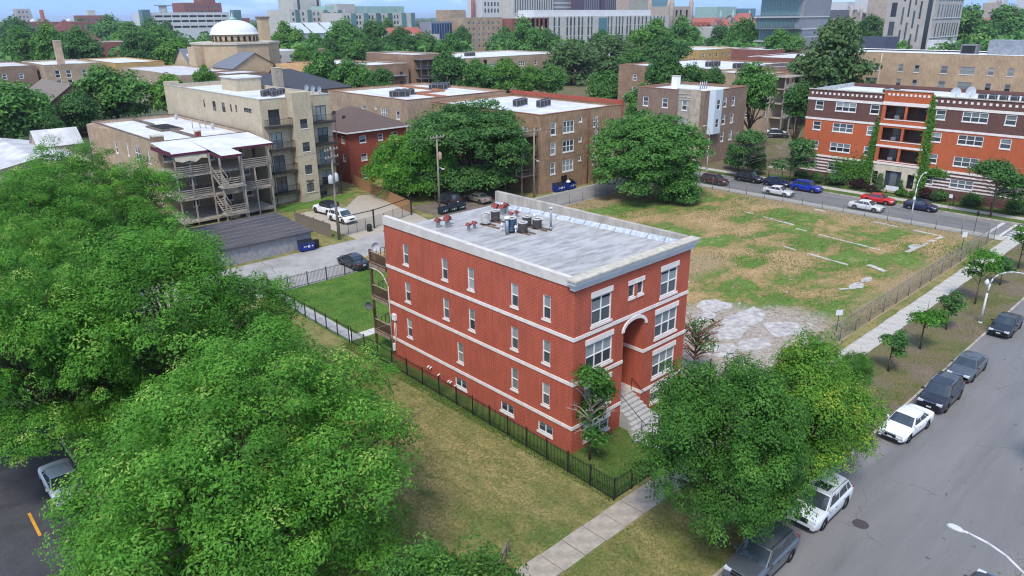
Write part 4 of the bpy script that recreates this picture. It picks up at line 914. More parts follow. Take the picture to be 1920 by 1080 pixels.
stack('chimney', 'white chimney with antenna mast on the greystone bay block', 91.5, 57, 92.7, 58.2, fh - .4, fh + 2.1, m_white)
for k in range(4): tag(MB().tube((95 + k * .7, 54, fh - .45), (95 + k * .7, 54, fh + .9), .1, n=8).build('vent_pipe', m_galv), ORD[k] + ' thin grey vent pipe from the left on the greystone bay block', 'vent pipe', 'vent pipes on the bay block')

# G: orange and maroon apartment building on the right
G = thing('corner_apartments', 'orange and maroon brick apartment building with stacked loggias, at right', 'building', (97, 10, 0))
gx0, gx1, gy0, gy1 = 90.0, 106, -14.0, 30.0
gb = MB()
def gspan(ya, yb, zt, ops, x=gx0, zone=((-.3, 1.6, 1), (1.6, 4.1, 1), (4.1, 10.15, 0), (10.15, 15, 1))):
    for za, zb, mi in zone:
        zb_ = min(zb, zt)
        oo = [(a, b, max(c, za), min(d, zb_)) for a, b, c, d in ops if c < zb_ and d > za]
        facade(gb, (x, yb), (0, -1), yb - ya, za, zb_, oo, .14, mi)
GW = []
for base_y in ((28.0, 23.7, 19.2), (9.8, 5.3, .9), (-3.6, -8.0, -12.2))[:3]:
    for z in (11.6, 8.35, 5.2):
        GW += [(gy1 - base_y[0], z, 1.35, 1.4, 1, 2), (gy1 - base_y[1], z, 3.3, 1.4, 3, 2), (gy1 - base_y[2], z, 1.4, 1.4, 1, 2)]
    GW += [(gy1 - base_y[0], 2.05, 1.35, 1.3, 1, 2), (gy1 - base_y[1], 2.05, 3.1, 1.25, 3, 2)]
ops = holes(GW)
sel = lambda a, b: [(u0 - (gy1 - b), u1 - (gy1 - b), c, d) for u0, u1, c, d in ops if gy1 - b <= u0 and u1 <= gy1 - a]
gspan(18.0, 30.0, 14.75, sel(18, 30)); gspan(gy0, 11.3, 14.75, sel(gy0, 11.3))
facade(gb, (gx0, gy0), (1, 0), gx1 - gx0, -.3, 14.75, [], m=1); facade(gb, (gx1, gy1), (-1, 0), gx1 - gx0, -.3, 14.75, [], m=1); facade(gb, (gx1, gy0), (0, 1), gy1 - gy0, -.3, 14.75, [], m=1)
# loggia bay, slightly proud
LG = [(.5, 3.3, z, z + 1.95) for z in (11.1, 7.85, 4.75)] + [(3.65, 6.4, z, z + 1.95) for z in (11.1, 7.85, 4.75)]
facade(gb, (gx0 - .25, 18.0), (0, -1), 6.7, 4.2, 15.3, LG, .3, 0)
facade(gb, (gx0 - .25, 18.0), (0, -1), 6.7, -.3, 4.2, [(2.0, 4.4, 0.5, 3.3), (.1, .9, .9, 3.0), (5.3, 6.3, .9, 3.1)], .3, 2)
for y in (18.0, 11.3): gb.poly([(gx0 - .25, y, -.3), (gx0 + .01, y, -.3), (gx0 + .01, y, 15.3), (gx0 - .25, y, 15.3)])
gb.poly([(gx0 - .25, 18, 15.3), (gx0 - .25, 11.3, 15.3), (gx0 + .3, 11.3, 15.3), (gx0 + .3, 18, 15.3)]); gb.poly([(gx0 + .3, 18, 14), (gx0 + .3, 11.3, 14), (gx0 + .3, 11.3, 15.3), (gx0 + .3, 18, 15.3)])
gb.build('wall', [b_orange, b_maroon, mat('entry_stone', (0.56, 0.49, 0.37), var=.12)], G)
lg = MB()
for z in (11.1, 7.85, 4.75):
    lg.box(gx0 + .05, 11.35, z - .3, gx0 + 1.8, 17.95, z - .02); lg.box(gx0 + 1.75, 11.35, z - .02, gx0 + 1.85, 17.95, z + 2.2); lg.box(gx0 + .05, 14.55, z - .02, gx0 + 1.75, 14.75, z + 2.2)
    lg.box(gx0 + .05, 11.35, z + 2.0, gx0 + 1.8, 17.95, z + 2.2)
lg.build('loggia_back', b_maroon, G)
for z in (11.1, 7.85, 4.75):
    MB().box(gx0 + 1.68, 15.5, z, gx0 + 1.745, 16.6, z + 1.9).build('loggia_door', g_blind, G); MB().box(gx0 + 1.68, 12.4, z + .8, gx0 + 1.745, 13.3, z + 1.7).build('loggia_window', g_dark, G)
    for ya in (11.65, 14.75):
        b = MB(); b.box(gx0 - .2, ya, z + .92, gx0 - .16, ya + 2.75, z + .96); b.box(gx0 - .2, ya, z + .08, gx0 - .16, ya + 2.75, z + .11)
        for k in range(12): b.box(gx0 - .19, ya + .1 + k * .23, z + .1, gx0 - .17, ya + .12 + k * .23, z + .93)
        b.build('loggia_railing', m_black, G)
    MB().box(gx0 - .3, 11.6, z - .12, gx0 - .252, 17.55, z).build('loggia_sill', m_stone, G)
    MB().box(gx0 + .4, 15.6, z, gx0 + .8, 16.3, z + .5).build('loggia_planter', m_galv, G)
dd = MB().box(gx0 + .03, 13.65, .5, gx0 + .05, 15.95, 3.3).build('door', mat('entry_door', (0.04, 0.055, 0.07), rough=.3), G)
MB().box(gx0 + .0, 14.3, .6, gx0 + .025, 15.3, 3.1).build('pane', g_mid, dd)
MB().box(gx0 + .03, 17.05, .9, gx0 + .05, 17.95, 3.0).build('door', m_dark, G); MB().box(gx0 + .03, 11.65, .9, gx0 + .05, 12.75, 3.1).build('door', m_dark, G)
face_windows(G, (gx0, gy1), (0, -1), [w_ for w_ in GW], frame=.1, fm=m_white, sill=(.05, .1, .06))
def gband(z, h, segs, m=m_stone, pr=.07):
    for a, b, x in segs: MB().box(x - pr, a, z, x + .02, b, z + h).build('stone_band', m, G)
S2 = ((18.01, 30.06, gx0), (gy0, 11.29, gx0)); S3 = S2 + ((11.25, 18.05, gx0 - .25),)
gband(13.1, .38, S2); gband(13.15, .5, ((11.25, 18.05, gx0 - .25),)); gband(10.0, .32, S2); gband(10.1, .3, ((11.25, 18.05, gx0 - .25),)); gband(6.85, .3, ((11.25, 18.05, gx0 - .25),)); gband(4.1, .32, S2); gband(4.2, .3, ((11.25, 18.05, gx0 - .25),))
for z in (3.6, 3.1, 2.6, 2.1, 1.62):
    for a, b, x in S2:
        cuts = sorted([(gy1 - (u + w_ / 2), gy1 - (u - w_ / 2)) for u, zz, w_, h, c, r in GW if zz < 3 and zz - .05 < z + .12 and z < zz + h + .05]); y = a
        for p, q in cuts + [(b, b)]:
            if p > b or q < a: continue
            if p - y > .15: MB().box(x - .03, y, z, x + .02, p, z + .22).build('stone_stripe', m_stone, G)
            y = max(y, q)
gband(14.75, .16, S2, m_coping, .12); gband(15.3, .14, ((11.2, 18.1, gx0 - .25),), m_coping, .1)
blk = MB().box(-.04, -.17, -.17, .0, .17, .17).mesh('stone_block', m_stone)
for y in [29.4 - k * .72 for k in range(16)] + [10.7 - k * .78 for k in range(31)]: obj('stone_block', blk, G, (gx0, y, 14.2))
for y in [17.3 - k * .62 for k in range(10)]: obj('stone_block', blk, G, (gx0 - .25, y, 14.75))
MB().box(gx0 + .25, gy0 + .2, 13.9, gx1 - .2, gy1 - .2, 14.15).build('roof', m_roofw, G)
MB().box(gx0 + .3, gy0 + .2, 14.15, gx0 + .6, 11, 14.7).box(gx0 + .3, 18.3, 14.15, gx0 + .6, 29.7, 14.7).box(gx0 + .6, 29.5, 14.15, gx1, 29.9, 14.75).build('parapet', mat('grey_parapet', (0.40, 0.41, 0.42)), G)
MB().box(gx0 + 2.2, gy0 + .5, 0, gx1 - .7, gy1 - .5, .1).build('floor', m_dark, G)
units(93, 19.0, 14.15, 2, .3, -1.3, 'pale box unit left of the loggia bay on the orange building roof', 'left roof units of the orange building', 1.1)
units(94, 6.0, 14.15, 5, .0, -1.35, 'dark box unit in the row on the orange building roof', 'right roof units of the orange building', 1.1)
dish('satellite_dish', 'left of two white dishes on the orange building roof', (94, 9.6, 15.2), rad(-60), m_dishw, .7); dish('satellite_dish', 'right of two white dishes on the orange building roof', (93.5, 7.6, 15.4), rad(-40), m_dishw, .8)

# H: long tan block behind it
H = thing('long_tan_block', 'long stained tan brick block with rooftop units, behind the orange building', 'building', (178, 25, 0))
hx0, hx1, hy0, hy1, hh = 172, 190, -25, 63, 16.9
LH = []
pat = [(2.5, 1.2), (5.2, 1.2), (10.2, 3.0), (17.0, 1.2), (20.8, 1.2), (27.0, 1.6), (32.0, 3.2), (37.0, 1.3), (41.0, 1.3), (47.5, 1.7), (53, 3.0), (58, 1.3), (62, 1.3), (68, 1.7), (74, 3.0), (80, 1.3)]
for z in (12.4, 8.9, 5.4, 1.9): LH += [(u, z, w_, 1.75, 2 if w_ > 2 else 1, 2) for u, w_ in pat]
FH = grid((4, 9, 14), (12.4, 8.9), 1.4, 1.75)
b_h = brick('stained_tan_brick', (0.46, 0.315, 0.195), (0.42, 0.28, 0.165), (0.46, 0.37, 0.27), stain=.22, sscale=.22)
shell(H, hx0, hy0, hx1, hy1, hh, b_h, m_roofw, [l for l in LH if l[1] > 5], FH, par=.3, cap=m_white, capw=1.6); wins(H, hx0, hy0, hy1, [l for l in LH if l[1] > 5], FH, frame=.13, fm=mat('grey_frame', (.32, .31, .29)), sill=(.1, .16, .08))
for y in (51, 16, -8): MB().tube((hx0 - .12, y, 0), (hx0 - .12, y, hh - .3), .12, n=6).build('downpipe', m_coping, H)
t = thing('rooftop_unit', 'large grey air handling unit on the long tan block', 'roof unit', (182, 26, hh - .3))
MB().box(179, 21.5, hh - .3, 184, 29.5, hh + 3.1).build('housing', m_galv, t); MB().box(179.5, 17.5, hh - .3, 182.5, 21.45, hh + 2.2).box(180, 15, hh + .2, 181.5, 17.45, hh + 1.2).build('duct', m_galv, t)
t = thing('rooftop_unit', 'small dark fan unit left of the large grey unit on the tan block', 'roof unit', (181, 33.5, hh - .3)); MB().box(179.5, 32, hh - .3, 182, 35.5, hh + 2.0).build('housing', acb_me.materials[0], t); MB().box(179.4, 32.3, hh, 179.49, 35.2, hh + 1.7).build('grille', m_black, t)
t = thing('brick_chimney', 'massive square tan brick chimney on the long tan block', 'chimney', (184, 8, hh)); MB().box(180.5, 3.5, hh - .3, 186, 12, hh + 5.2).build('shaft', b_yellow, t); MB().box(180.3, 3.3, hh + 5.2, 186.2, 12.2, hh + 5.9).build('cap', m_roofw, t); MB().lathe((183, 11, hh + 5.9), [(.5, 0), (.5, 1.0), (.9, 1.2), (.9, 2.0), (.2, 2.3)], 10).build('cowl', m_galv, t)
# ------------------------------------------------------------------ fences
def iron_fence(name, label, pts, h, sp, posts, keep=300, sunk=0.0, group=None):
    """Black picket fence along a polyline: posts, rails and single pickets; pickets past the limit become one mass."""
    t = thing(name, label, 'fence', (pts[0][0], pts[0][1], 0), group)
    pm = MB().box(-.035, -.035, 0, .035, .035, h + .06).mesh('post', m_black); km = MB().box(-.0095, -.0095, .08, .0095, .0095, h).mesh('picket', m_black)
    cnt = 0; extra = MB()
    for (xa, ya), (xb, yb) in zip(pts, pts[1:]):
        L = math.hypot(xb - xa, yb - ya); dx, dy = (xb - xa) / L, (yb - ya) / L; rz = math.atan2(dy, dx); np_ = max(1, int(round(L / posts)))
        for k in range(np_ + (1 if (xb, yb) == pts[-1] else 0)): o = obj('post', pm, t, (xa + dx * L * k / np_, ya + dy * L * k / np_, 0)); o.rotation_euler = (0, 0, rz)
        for z in (.18, h - .16):
            o = obj('rail', MB().box(0, -.014, z - .016, L, .014, z + .016).mesh('rail', m_black), t, (xa, ya, 0)); o.rotation_euler = (0, 0, rz)
        n = int(L / sp)
        for k in range(1, n):
            x, y = xa + dx * L * k / n, ya + dy * L * k / n
            if cnt < keep: obj('picket', km, t, (x, y, 0)); cnt += 1
            else: extra.box(x - .0095, y - .0095, .08, x + .0095, y + .0095, h)
    if extra.v: o = extra.build('pickets', m_black, t); o['kind'] = 'stuff'
    return t
iron_fence('iron_fence', 'black iron picket fence round the red brick building', [(3.2, -4.95), (-1.75, -4.95), (-1.3, 10), (-1.05, 24.6)], 1.5, .128, 1.95)
iron_fence('iron_fence', 'black iron picket fence beside the white back walk', [(-1.05, 25.0), (-1.05, 40.5)], 1.5, .16, 1.95, 0)
iron_fence('iron_fence', 'black iron picket fence across the back lawn by the charcoal sedan', [(-1.0, 40.55), (12.3, 40.55)], 1.5, .16, 2.2, 0)
iron_fence('iron_fence', 'black iron picket fence behind the dark maple', [(3.4, -4.95), (12.4, -4.95), (12.4, -.2), (15.6, -.2)], 1.5, .16, 1.95, 0)
iron_fence('iron_fence', 'black iron picket fence along the orange building lawn', [(87.2, -14), (87.2, 12.2)], 1.3, .25, 2.4, 0); iron_fence('iron_fence', 'black iron fence in front of the shrubs, left of the orange building entrance', [(87.2, 16.6), (87.2, 34)], 1.3, .25, 2.4, 0)
m_mesh = bpy.data.materials.new('chain_link'); m_mesh.use_nodes = True
_t = m_mesh.node_tree; _b = _t.nodes['Principled BSDF']; _b.inputs['Base Color'].default_value = (.14, .15, .155, 1); _b.inputs['Roughness'].default_value = .5; _b.inputs['Metallic'].default_value = .4
_tr = N(_t, 'ShaderNodeBsdfTransparent'); _ms = N(_t, 'ShaderNodeMixShader'); _ms.inputs[0].default_value = .30
_t.links.new(_tr.outputs[0], _ms.inputs[1]); _t.links.new(_b.outputs[0], _ms.inputs[2]); _t.links.new(_ms.outputs[0], _t.nodes['Material Output'].inputs['Surface'])
m_steel = mat('fence_steel', (.20, .205, .21), rough=.5, metal=.4, var=.15)
def chain_fence(label, pts, h, posts, mesh=True):
    t = thing('chain_link_fence', label, 'fence', (pts[0][0], pts[0][1], 0)); pm = MB().tube((0, 0, -.02), (0, 0, h + .03), .036, n=8).mesh('post', m_steel)
    for (xa, ya), (xb, yb) in zip(pts, pts[1:]):
        L = math.hypot(xb - xa, yb - ya); n = max(1, int(round(L / posts)))
        for k in range(n + 1): obj('post', pm, t, (xa + (xb - xa) * k / n, ya + (yb - ya) * k / n, 0))
        MB().tube((xa, ya, h), (xb, yb, h), .022, n=6).build('top_rail', m_steel, t)
        for k in range(n):
            p, q = (xa + (xb - xa) * k / n, ya + (yb - ya) * k / n), (xa + (xb - xa) * (k + 1) / n, ya + (yb - ya) * (k + 1) / n)
            if mesh:
                w = MB(); w.poly([(*p, .06), (*q, .06), (*q, h - .03), (*p, h - .03)]); w.build('mesh_panel', m_mesh, t)
    return t
chain_fence('chain-link fence along the front edge of the vacant lot', [(23.2, -4.25), (72.2, -4.25)], 1.95, 3.0)
chain_fence('chain-link fence along the cross street side of the vacant lot', [(72.25, -3.6), (72.25, 44.6)], 1.95, 3.0)
chain_fence('chain-link fence between the vacant lot and the alley', [(72, 45.0), (40, 45.0)], 1.95, 3.0)
# timber fences beside the parking pad
m_cedar = mat('cedar_boards', (.33, .185, .085), rough=.9, var=.3, scale=1.5, streak=(6, 6, .3)); m_oldwood = mat('old_boards', (.20, .165, .13), rough=.95, var=.3, scale=1.5, streak=(6, 6, .3))
def board_fence(label, pts, h, m, w=.17):
    t = thing('board_fence', label, 'fence', (pts[0][0], pts[0][1], 0)); bm = MB().box(.006, -.014, .04, w - .006, .014, h).mesh('board', m); pm = MB().box(-.05, .03, 0, .05, .13, h + .1).mesh('post', m_bz)
    for (xa, ya), (xb, yb) in zip(pts, pts[1:]):
        L = math.hypot(xb - xa, yb - ya); rz = math.atan2(yb - ya, xb - xa); n = int(L / w)
        for k in range(n): o = obj('board', bm, t, (xa + (xb - xa) * k / n, ya + (yb - ya) * k / n, R.uniform(-.02, .02))); o.rotation_euler = (0, 0, rz)
        for k in range(int(L / 2.4) + 1): o = obj('post', pm, t, (xa + (xb - xa) * k * 2.4 / L, ya + (yb - ya) * k * 2.4 / L, 0)); o.rotation_euler = (0, 0, rz)
        o = obj('rail', MB().box(0, .015, h - .4, L, .06, h - .3).box(0, .015, .3, L, .06, .4).mesh('rail', m), t, (xa, ya, 0)); o.rotation_euler = (0, 0, rz)
board_fence('orange-brown cedar board fence along the right of the parking pad', [(33.0, 79.5), (30.6, 67), (28.8, 57.5)], 1.8, m_cedar); board_fence('weathered grey board fence beside the garage', [(14.0, 63.5), (14.3, 54.5)], 1.8, m_oldwood)
gt_ = thing('sliding_gate', 'black steel sliding gate frame across the tan parking pad', 'gate', (16, 54.2, 0))
for k, (x, y, h_) in enumerate(((15.2, 54.0, 2.6), (20.6, 54.3, 2.6), (28.3, 56.6, 2.6))): MB().box(x - .08, y - .08, 0, x + .08, y + .08, h_).build('post', m_black, gt_)
MB().tube((15.2, 54.0, 2.5), (20.6, 54.3, 2.5), .06, n=6).tube((20.6, 54.3, 2.5), (28.3, 56.6, 2.5), .06, n=6).build('top_rail', m_black, gt_)
for (xa, ya), (xb, yb) in (((15.2, 54.0), (20.6, 54.3)), ((20.6, 54.3), (28.3, 56.6))):
    for k in range(1, 4):
        x, y = xa + (xb - xa) * k / 4, ya + (yb - ya) * k / 4; MB().tube((x, y, 0), (x, y, 1.7), .03, n=6).build('post', m_black, gt_)
    w = MB(); w.poly([(xa, ya, .05), (xb, yb, .05), (xb, yb, 1.7), (xa, ya, 1.7)]); w.build('mesh_panel', m_mesh, gt_)
# garage by the alley
ga = thing('garage', 'low grey rendered garage with dark felt roof beside the alley', 'garage', (6, 57, 0)); m_render = mat('stained_render', (.25, .245, .255), c2=(.36, .35, .35), rough=.95, scale=2.5, bump=.3, bscale=10)
w = MB(); X0, X1, Y0, Y1 = -2.0, 10.4, 52.5, 61.8
w.poly([(X0, Y0, 0), (X1, Y0, 0), (X1, Y0, 2.15), (X0, Y0, 2.15)]); w.poly([(X1, Y0, 0), (X1, Y1, 0), (X1, Y1, 2.6), (X1, Y0, 2.15)]); w.poly([(X0, Y1, 0), (X0, Y0, 0), (X0, Y0, 2.15), (X0, Y1, 2.6)]); w.poly([(X1, Y1, 0), (X0, Y1, 0), (X0, Y1, 2.6), (X1, Y1, 2.6)]); w.build('wall', m_render, ga)
MB().box(X1 - .02, Y0 - .02, 0, X1 + .04, Y0 + .5, 2.1).build('brick_quoin', b_brown, ga)
r_ = MB(); r_.poly([(X0 - .3, Y0 - .35, 2.12), (X1 + .25, Y0 - .35, 2.12), (X1 + .25, Y1 + .2, 2.64), (X0 - .3, Y1 + .2, 2.64)]); r_.poly([(X0 - .3, Y0 - .35, 1.96), (X1 + .25, Y0 - .35, 1.96), (X1 + .25, Y0 - .35, 2.12), (X0 - .3, Y0 - .35, 2.12)]); r_.poly([(X1 + .25, Y0 - .35, 1.96), (X1 + .25, Y1 + .2, 2.48), (X1 + .25, Y1 + .2, 2.64), (X1 + .25, Y0 - .35, 2.12)])
r_.build('roof', mat('felt_roof', (.055, .054, .066), c2=(.12, .105, .10), rough=.9, scale=1.0, streak=(.25, 2, 1)), ga)
for k in range(7): y = Y0 + .8 + k * 1.25; q = 2.12 + (y - Y0 + .35) / 9.85 * .52; s = MB(); s.poly([(X0 - .2, y, q + .01), (X1 + .15, y, q + .01), (X1 + .15, y + .06, q + .014), (X0 - .2, y + .06, q + .014)]); s.build('roof_seam', m_galv, ga)
# ------------------------------------------------------------------ houses and blocks farther off
def gable(root, x0, y0, x1, y1, z0, z1, zr, axis, wm, rm, ov=.4, ends=True):
    """Gabled volume: walls from z0 to eaves z1, ridge at zr along 'x' or 'y'."""
    w = MB(); w.box(x0, y0, z0, x1, y1, z1)
    r = MB()
    if axis == 'y':
        xm = (x0 + x1) / 2
        for y in (y0, y1): w.poly([(x0, y, z1), (x1, y, z1), (xm, y, zr)])
        r.poly([(x0 - ov, y0 - ov, z1 - .2), (xm, y0 - ov, zr + .12), (xm, y1 + ov, zr + .12), (x0 - ov, y1 + ov, z1 - .2)]); r.poly([(x1 + ov, y1 + ov, z1 - .2), (xm, y1 + ov, zr + .12), (xm, y0 - ov, zr + .12), (x1 + ov, y0 - ov, z1 - .2)])
    else:
        ym = (y0 + y1) / 2
        for x in (x0, x1): w.poly([(x, y0, z1), (x, y1, z1), (x, ym, zr)])
        r.poly([(x0 - ov, y0 - ov, z1 - .2), (x1 + ov, y0 - ov, z1 - .2), (x1 + ov, ym, zr + .12), (x0 - ov, ym, zr + .12)]); r.poly([(x1 + ov, y1 + ov, z1 - .2), (x0 - ov, y1 + ov, z1 - .2), (x0 - ov, ym, zr + .12), (x1 + ov, ym, zr + .12)])
    w.build('wall', wm, root); r.build('roof', rm, root)
FW = {}
def farwin(root, O, d, ws, m=None, frame=None):
    """Simple windows for distant walls: one recessed pane each, with a pale frame when asked."""
    rz = math.atan2(d[1], d[0]); base = Vector(root['_base']); n = Vector((math.sin(rz), -math.cos(rz), 0))
    for u, z, w, h, c, r in ws:
        key = (round(w, 2), round(h, 2), frame.name if frame else '', (m or g_far).name)
        if key not in FW:
            b = MB(); b.box(-w / 2, 0, 0, w / 2, .04, h, 0)
            if frame:
                t = min(.16, w * .12)
                b.box(-w / 2, -.05, 0, -w / 2 + t, -.001, h, 1); b.box(w / 2 - t, -.05, 0, w / 2, -.001, h, 1); b.box(-w / 2 + t, -.05, 0, w / 2 - t, -.001, t, 1); b.box(-w / 2 + t, -.05, h - t, w / 2 - t, -.001, h, 1); b.box(-w / 2 + t, -.045, h / 2 - t / 2, w / 2 - t, -.002, h / 2 + t / 2, 1)
                if w > 2:
                    for k in (1, 2): b.box(-w / 2 + w * k / 3 - t / 2, -.044, t, -w / 2 + w * k / 3 + t / 2, -.003, h - t, 1)
            FW[key] = b.mesh('window', [m or g_far] + ([frame] if frame else []))
        o = bpy.data.objects.new('window', FW[key]); col.objects.link(o); o.parent = root
        o.location = Vector((O[0] + d[0] * u, O[1] + d[1] * u, z)) - base - n * .12; o.rotation_euler = (0, 0, rz)
def block(name, label, x0, y0, x1, y1, h, wm, rm=None, left=(), front=(), frame=None, wm2=None, par=.4, cap=None, cat='building', depth=.16):
    t = thing(name, label, cat, ((x0 + x1) / 2, (y0 + y1) / 2, 0))
    shell(t, x0, y0, x1, y1, h, wm, rm or m_roofw2, left, front, par=par, cap=cap, depth=depth)
    if left: farwin(t, (x0, y1), (0, -1), left, wm2, frame)
    if front: farwin(t, (x0, y0), (1, 0), front, wm2, frame)
    return t
m_cream = mat('cream_panel', (0.50, 0.475, 0.42), var=.08, scale=.2); m_palestone = mat('pale_stone', (0.43, 0.40, 0.365), var=.1, scale=.3)
m_concrete = mat('white_concrete', (0.56, 0.56, 0.55), var=.06, scale=.2); m_greypanel = mat('grey_panel', (0.215, 0.23, 0.255), var=.07, scale=.3); m_copper = mat('green_copper', (0.30, 0.43, 0.39), var=.12, scale=.3)
m_farbrick = mat('far_red_brick', (0.24, 0.095, 0.075), var=.12, scale=.4); m_gothic = mat('gothic_limestone', (0.42, 0.335, 0.275), var=.14, scale=.4); m_redtile = mat('red_tile', (0.36, 0.115, 0.085), var=.16, scale=.5)
g_green = glassy('green_glass', (0.10, 0.20, 0.205), rough=.12, var=.3); g_blue = glassy('blue_glass', (0.022, 0.05, 0.125), rough=.1, var=.4); g_teal = glassy('teal_glass', (0.12, 0.27, 0.31), rough=.12, var=.25)
# left side, middle distance
t = block('yellow_brick_flats', 'yellow brick three-storey flats with white roof left of the temple', 53, 270, 70, 316, 11.6, b_yellow, m_roofw, grid((6, 12, 20, 27, 34, 40), (8, 4.8), 2.2, 1.8), grid((4, 9, 13), (8,), 1.2, 1.7), m_bz, cap=m_terra)
block('tan_flats', 'tan brick flats with tall white windows and a thin chimney, far left', 32, 276, 50, 312, 11.7, b_tan, m_roofw, grid((10, 25), (7.4, 4.2), 1.5, 1.8), grid((3.5, 7, 12, 15), (7.2, 4), 1.6, 2.6), m_white, cap=m_coping)
block('tan_flats', 'tan brick flats cut by the left edge with dark porch', 12, 284, 31, 320, 11.5, b_greybrick, m_roofw2, grid((6, 14), (7.4, 4.2), 1.5, 1.8), grid((4, 9, 14), (7.2, 4), 1.4, 1.8), m_white)
stack('chimney', 'tall thin tan chimney above the far left flats', 38.2, 284, 40.4, 286.2, 11.3, 19.5, b_tan)
block('stair_penthouse', 'white rooftop penthouse with dark door on the low flats left of the temple', 74, 256, 81, 262, 14.4, m_white, m_roofw, (), [(4.5, 10.8, 1.6, 2.6, 1, 1)], None, m_dark)
block('row_flats', 'long low brick row with grey deck, between the yellow flats and the pale block', 52, 205, 72, 262, 10.6, b_tan, m_roofw2, grid((8, 18, 30, 42), (6.8,), 1.4, 1.7), grid((4, 9), (6.6, 3.4), 1.4, 1.8), m_white)
block('brick_annex', 'small brown annex with grey balcony behind the pale block roof', 58, 186, 70, 200, 11.6, b_greybrick, m_roofw2, (), grid((4, 9), (8, 4.8), 1.6, 1.8), m_bz)
gh = thing('gable_house', 'brick gable house with paired arched windows and grey shingle roof, upper left', 'house', (17, 190, 0))
gable(gh, 11, 178, 22, 206, 0, 7.6, 11.6, 'y', brick('gable_brick', (0.30, 0.14, 0.095), (0.25, 0.115, 0.08), (.25, .16, .12)), m_shingle_tan, .6)
for x in (14.9, 17.6):
    b = MB(); b.box(x - .75, 177.86, 5.4, x + .75, 177.93, 7.6); b.poly([(x + .75 * math.cos(math.pi * k / 10), 177.86, 7.6 + .75 * math.sin(math.pi * k / 10)) for k in range(11)]); w_ = b.build('window', g_dark, gh)
    MB().box(x - .85, 177.8, 5.2, x + .85, 177.85, 5.4).box(x - .05, 177.8, 5.4, x + .05, 177.85, 8.2).build('sill', m_stone, w_)
MB().box(13, 177.9, .6, 19.5, 177.95, 3.4).build('window', g_dark, gh)
for k in range(3): MB().box(12.2, 186 + k * 3.6, 8.75, 13.6, 187.2 + k * 3.6, 9.35).build('skylight', g_mid, gh)
lw = thing('white_roof_house', 'low house with white roof and gable dormer at the left edge', 'house', (-5, 125, 0))
gable(lw, -14, 110, 2, 140, 0, 4.2, 5.6, 'y', m_greystone, m_roofw2, .3); gable(lw, -2, 128, 5, 134, 0, 5.0, 7.4, 'x', m_greystone, m_roofw2, .3); gable(lw, -16, 136, -9, 142, 0, 5.5, 7.6, 'x', b_brown, m_roofw2, .4)
dr = thing('dark_roof_house', 'dark shingled hip roof behind the pale block', 'house', (58, 156, 0)); MB().box(50, 146, 0, 74, 168, 9.4).build('wall', b_greybrick, dr); hip(dr, 50, 146, 74, 168, 9.4, 4.6, m_shingle_dark)
stack('chimney', 'stone chimney rising from the dark hip roof', 52.5, 144.2, 54.5, 146, 8, 15.2, m_greystone)
tr = thing('tan_gable_house', 'small gable roof in orange-tan tile right of the temple', 'house', (95, 212, 0)); gable(tr, 86, 206, 104, 218, 0, 8.5, 12, 'x', b_tan, mat('orange_tile', (0.40, 0.24, 0.11), var=.15, scale=.8), .4)
block('chimney_row', 'low white-roofed row with red chimney behind the trees', 112, 226, 136, 256, 9.9, b_brown, m_roofw, grid((6, 14), (6, 3), 1.4, 1.6), grid((4, 10, 16), (6, 3), 1.4, 1.6), m_white, cap=m_terra)
stack('chimney', 'red brick chimney on the low white-roofed row', 113.5, 231, 115.2, 232.7, 9.4, 15.4, m_farbrick)
M2 = block('flat_roof_row', 'flat-roofed brick row with lean-to canopy left of the grey rear stairs', 106, 186, 121, 206, 11.6, b_brown, m_roofw, grid((5, 12), (7.4, 4.4), 1.3, 1.6), grid((3, 7.5, 12), (7.4, 4.4), 1.3, 1.6), m_bz, cap=m_coping)
MB().box(112, 183.5, 7.8, 119, 186, 8.0).box(112.2, 183.7, 0, 112.5, 184, 7.8).box(118.5, 183.7, 0, 118.8, 184, 7.8).build('canopy', m_greypanel, M2)
M3 = block('stair_back_flats', 'brick flats with grey timber rear stairs, centre distance', 122.5, 185, 136, 214, 14.2, b_brown, m_roofw2, grid((6, 13, 20), (10, 7, 4), 1.2, 1.6), (), m_white, cap=m_coping)
ms = MB()
for z in (3.4, 6.6, 9.8): ms.box(123, 181.5, z - .2, 135.5, 184.9, z); ms.box(123, 181.4, z + .9, 135.5, 181.5, z + 1.05); ms.box(123, 181.4, z + .45, 135.5, 181.5, z + .55)
for x in (123.1, 126, 129.2, 132.4, 135.3): ms.box(x - .12, 181.5, 0, x + .12, 181.75, 12.6)
for z in (3.4, 6.6): ms.poly([(126, 181.6, z), (126.9, 181.6, z), (132.4, 181.6, z + 3.2), (131.5, 181.6, z + 3.2)])
ms.box(122.6, 181.2, 12.6, 136, 185, 12.8)
ms.build('rear_stairs', mat('grey_porch', (0.13, 0.125, 0.12), var=.2), M3)
t = block('white_window_flats', 'long brown brick flats with grouped white windows, centre distance', 148, 196, 212, 236, 11.4, b_tan, m_roofw, grid((6, 14), (7.6, 4.6), 1.5, 1.7), [(6, 7.4, 1.2, 1.6, 1, 2), (12, 7.2, 3.2, 1.9, 3, 2), (20, 7.2, 3.2, 1.9, 3, 2), (27, 7.4, 1.3, 1.6, 1, 2), (36, 7.4, 3.2, 1.9, 3, 2), (44, 7.4, 1.4, 1.8, 1, 2), (50, 7.4, 1.4, 1.8, 1, 2), (56, 7.4, 1.4, 1.8, 1, 2), (12, 4, 3.2, 1.9, 3, 2), (27, 4, 1.3, 1.6, 1, 2), (20, 4, 3.2, 1.9, 3, 2), (36, 4, 3.2, 1.9, 3, 2)], m_white, cap=m_coping)
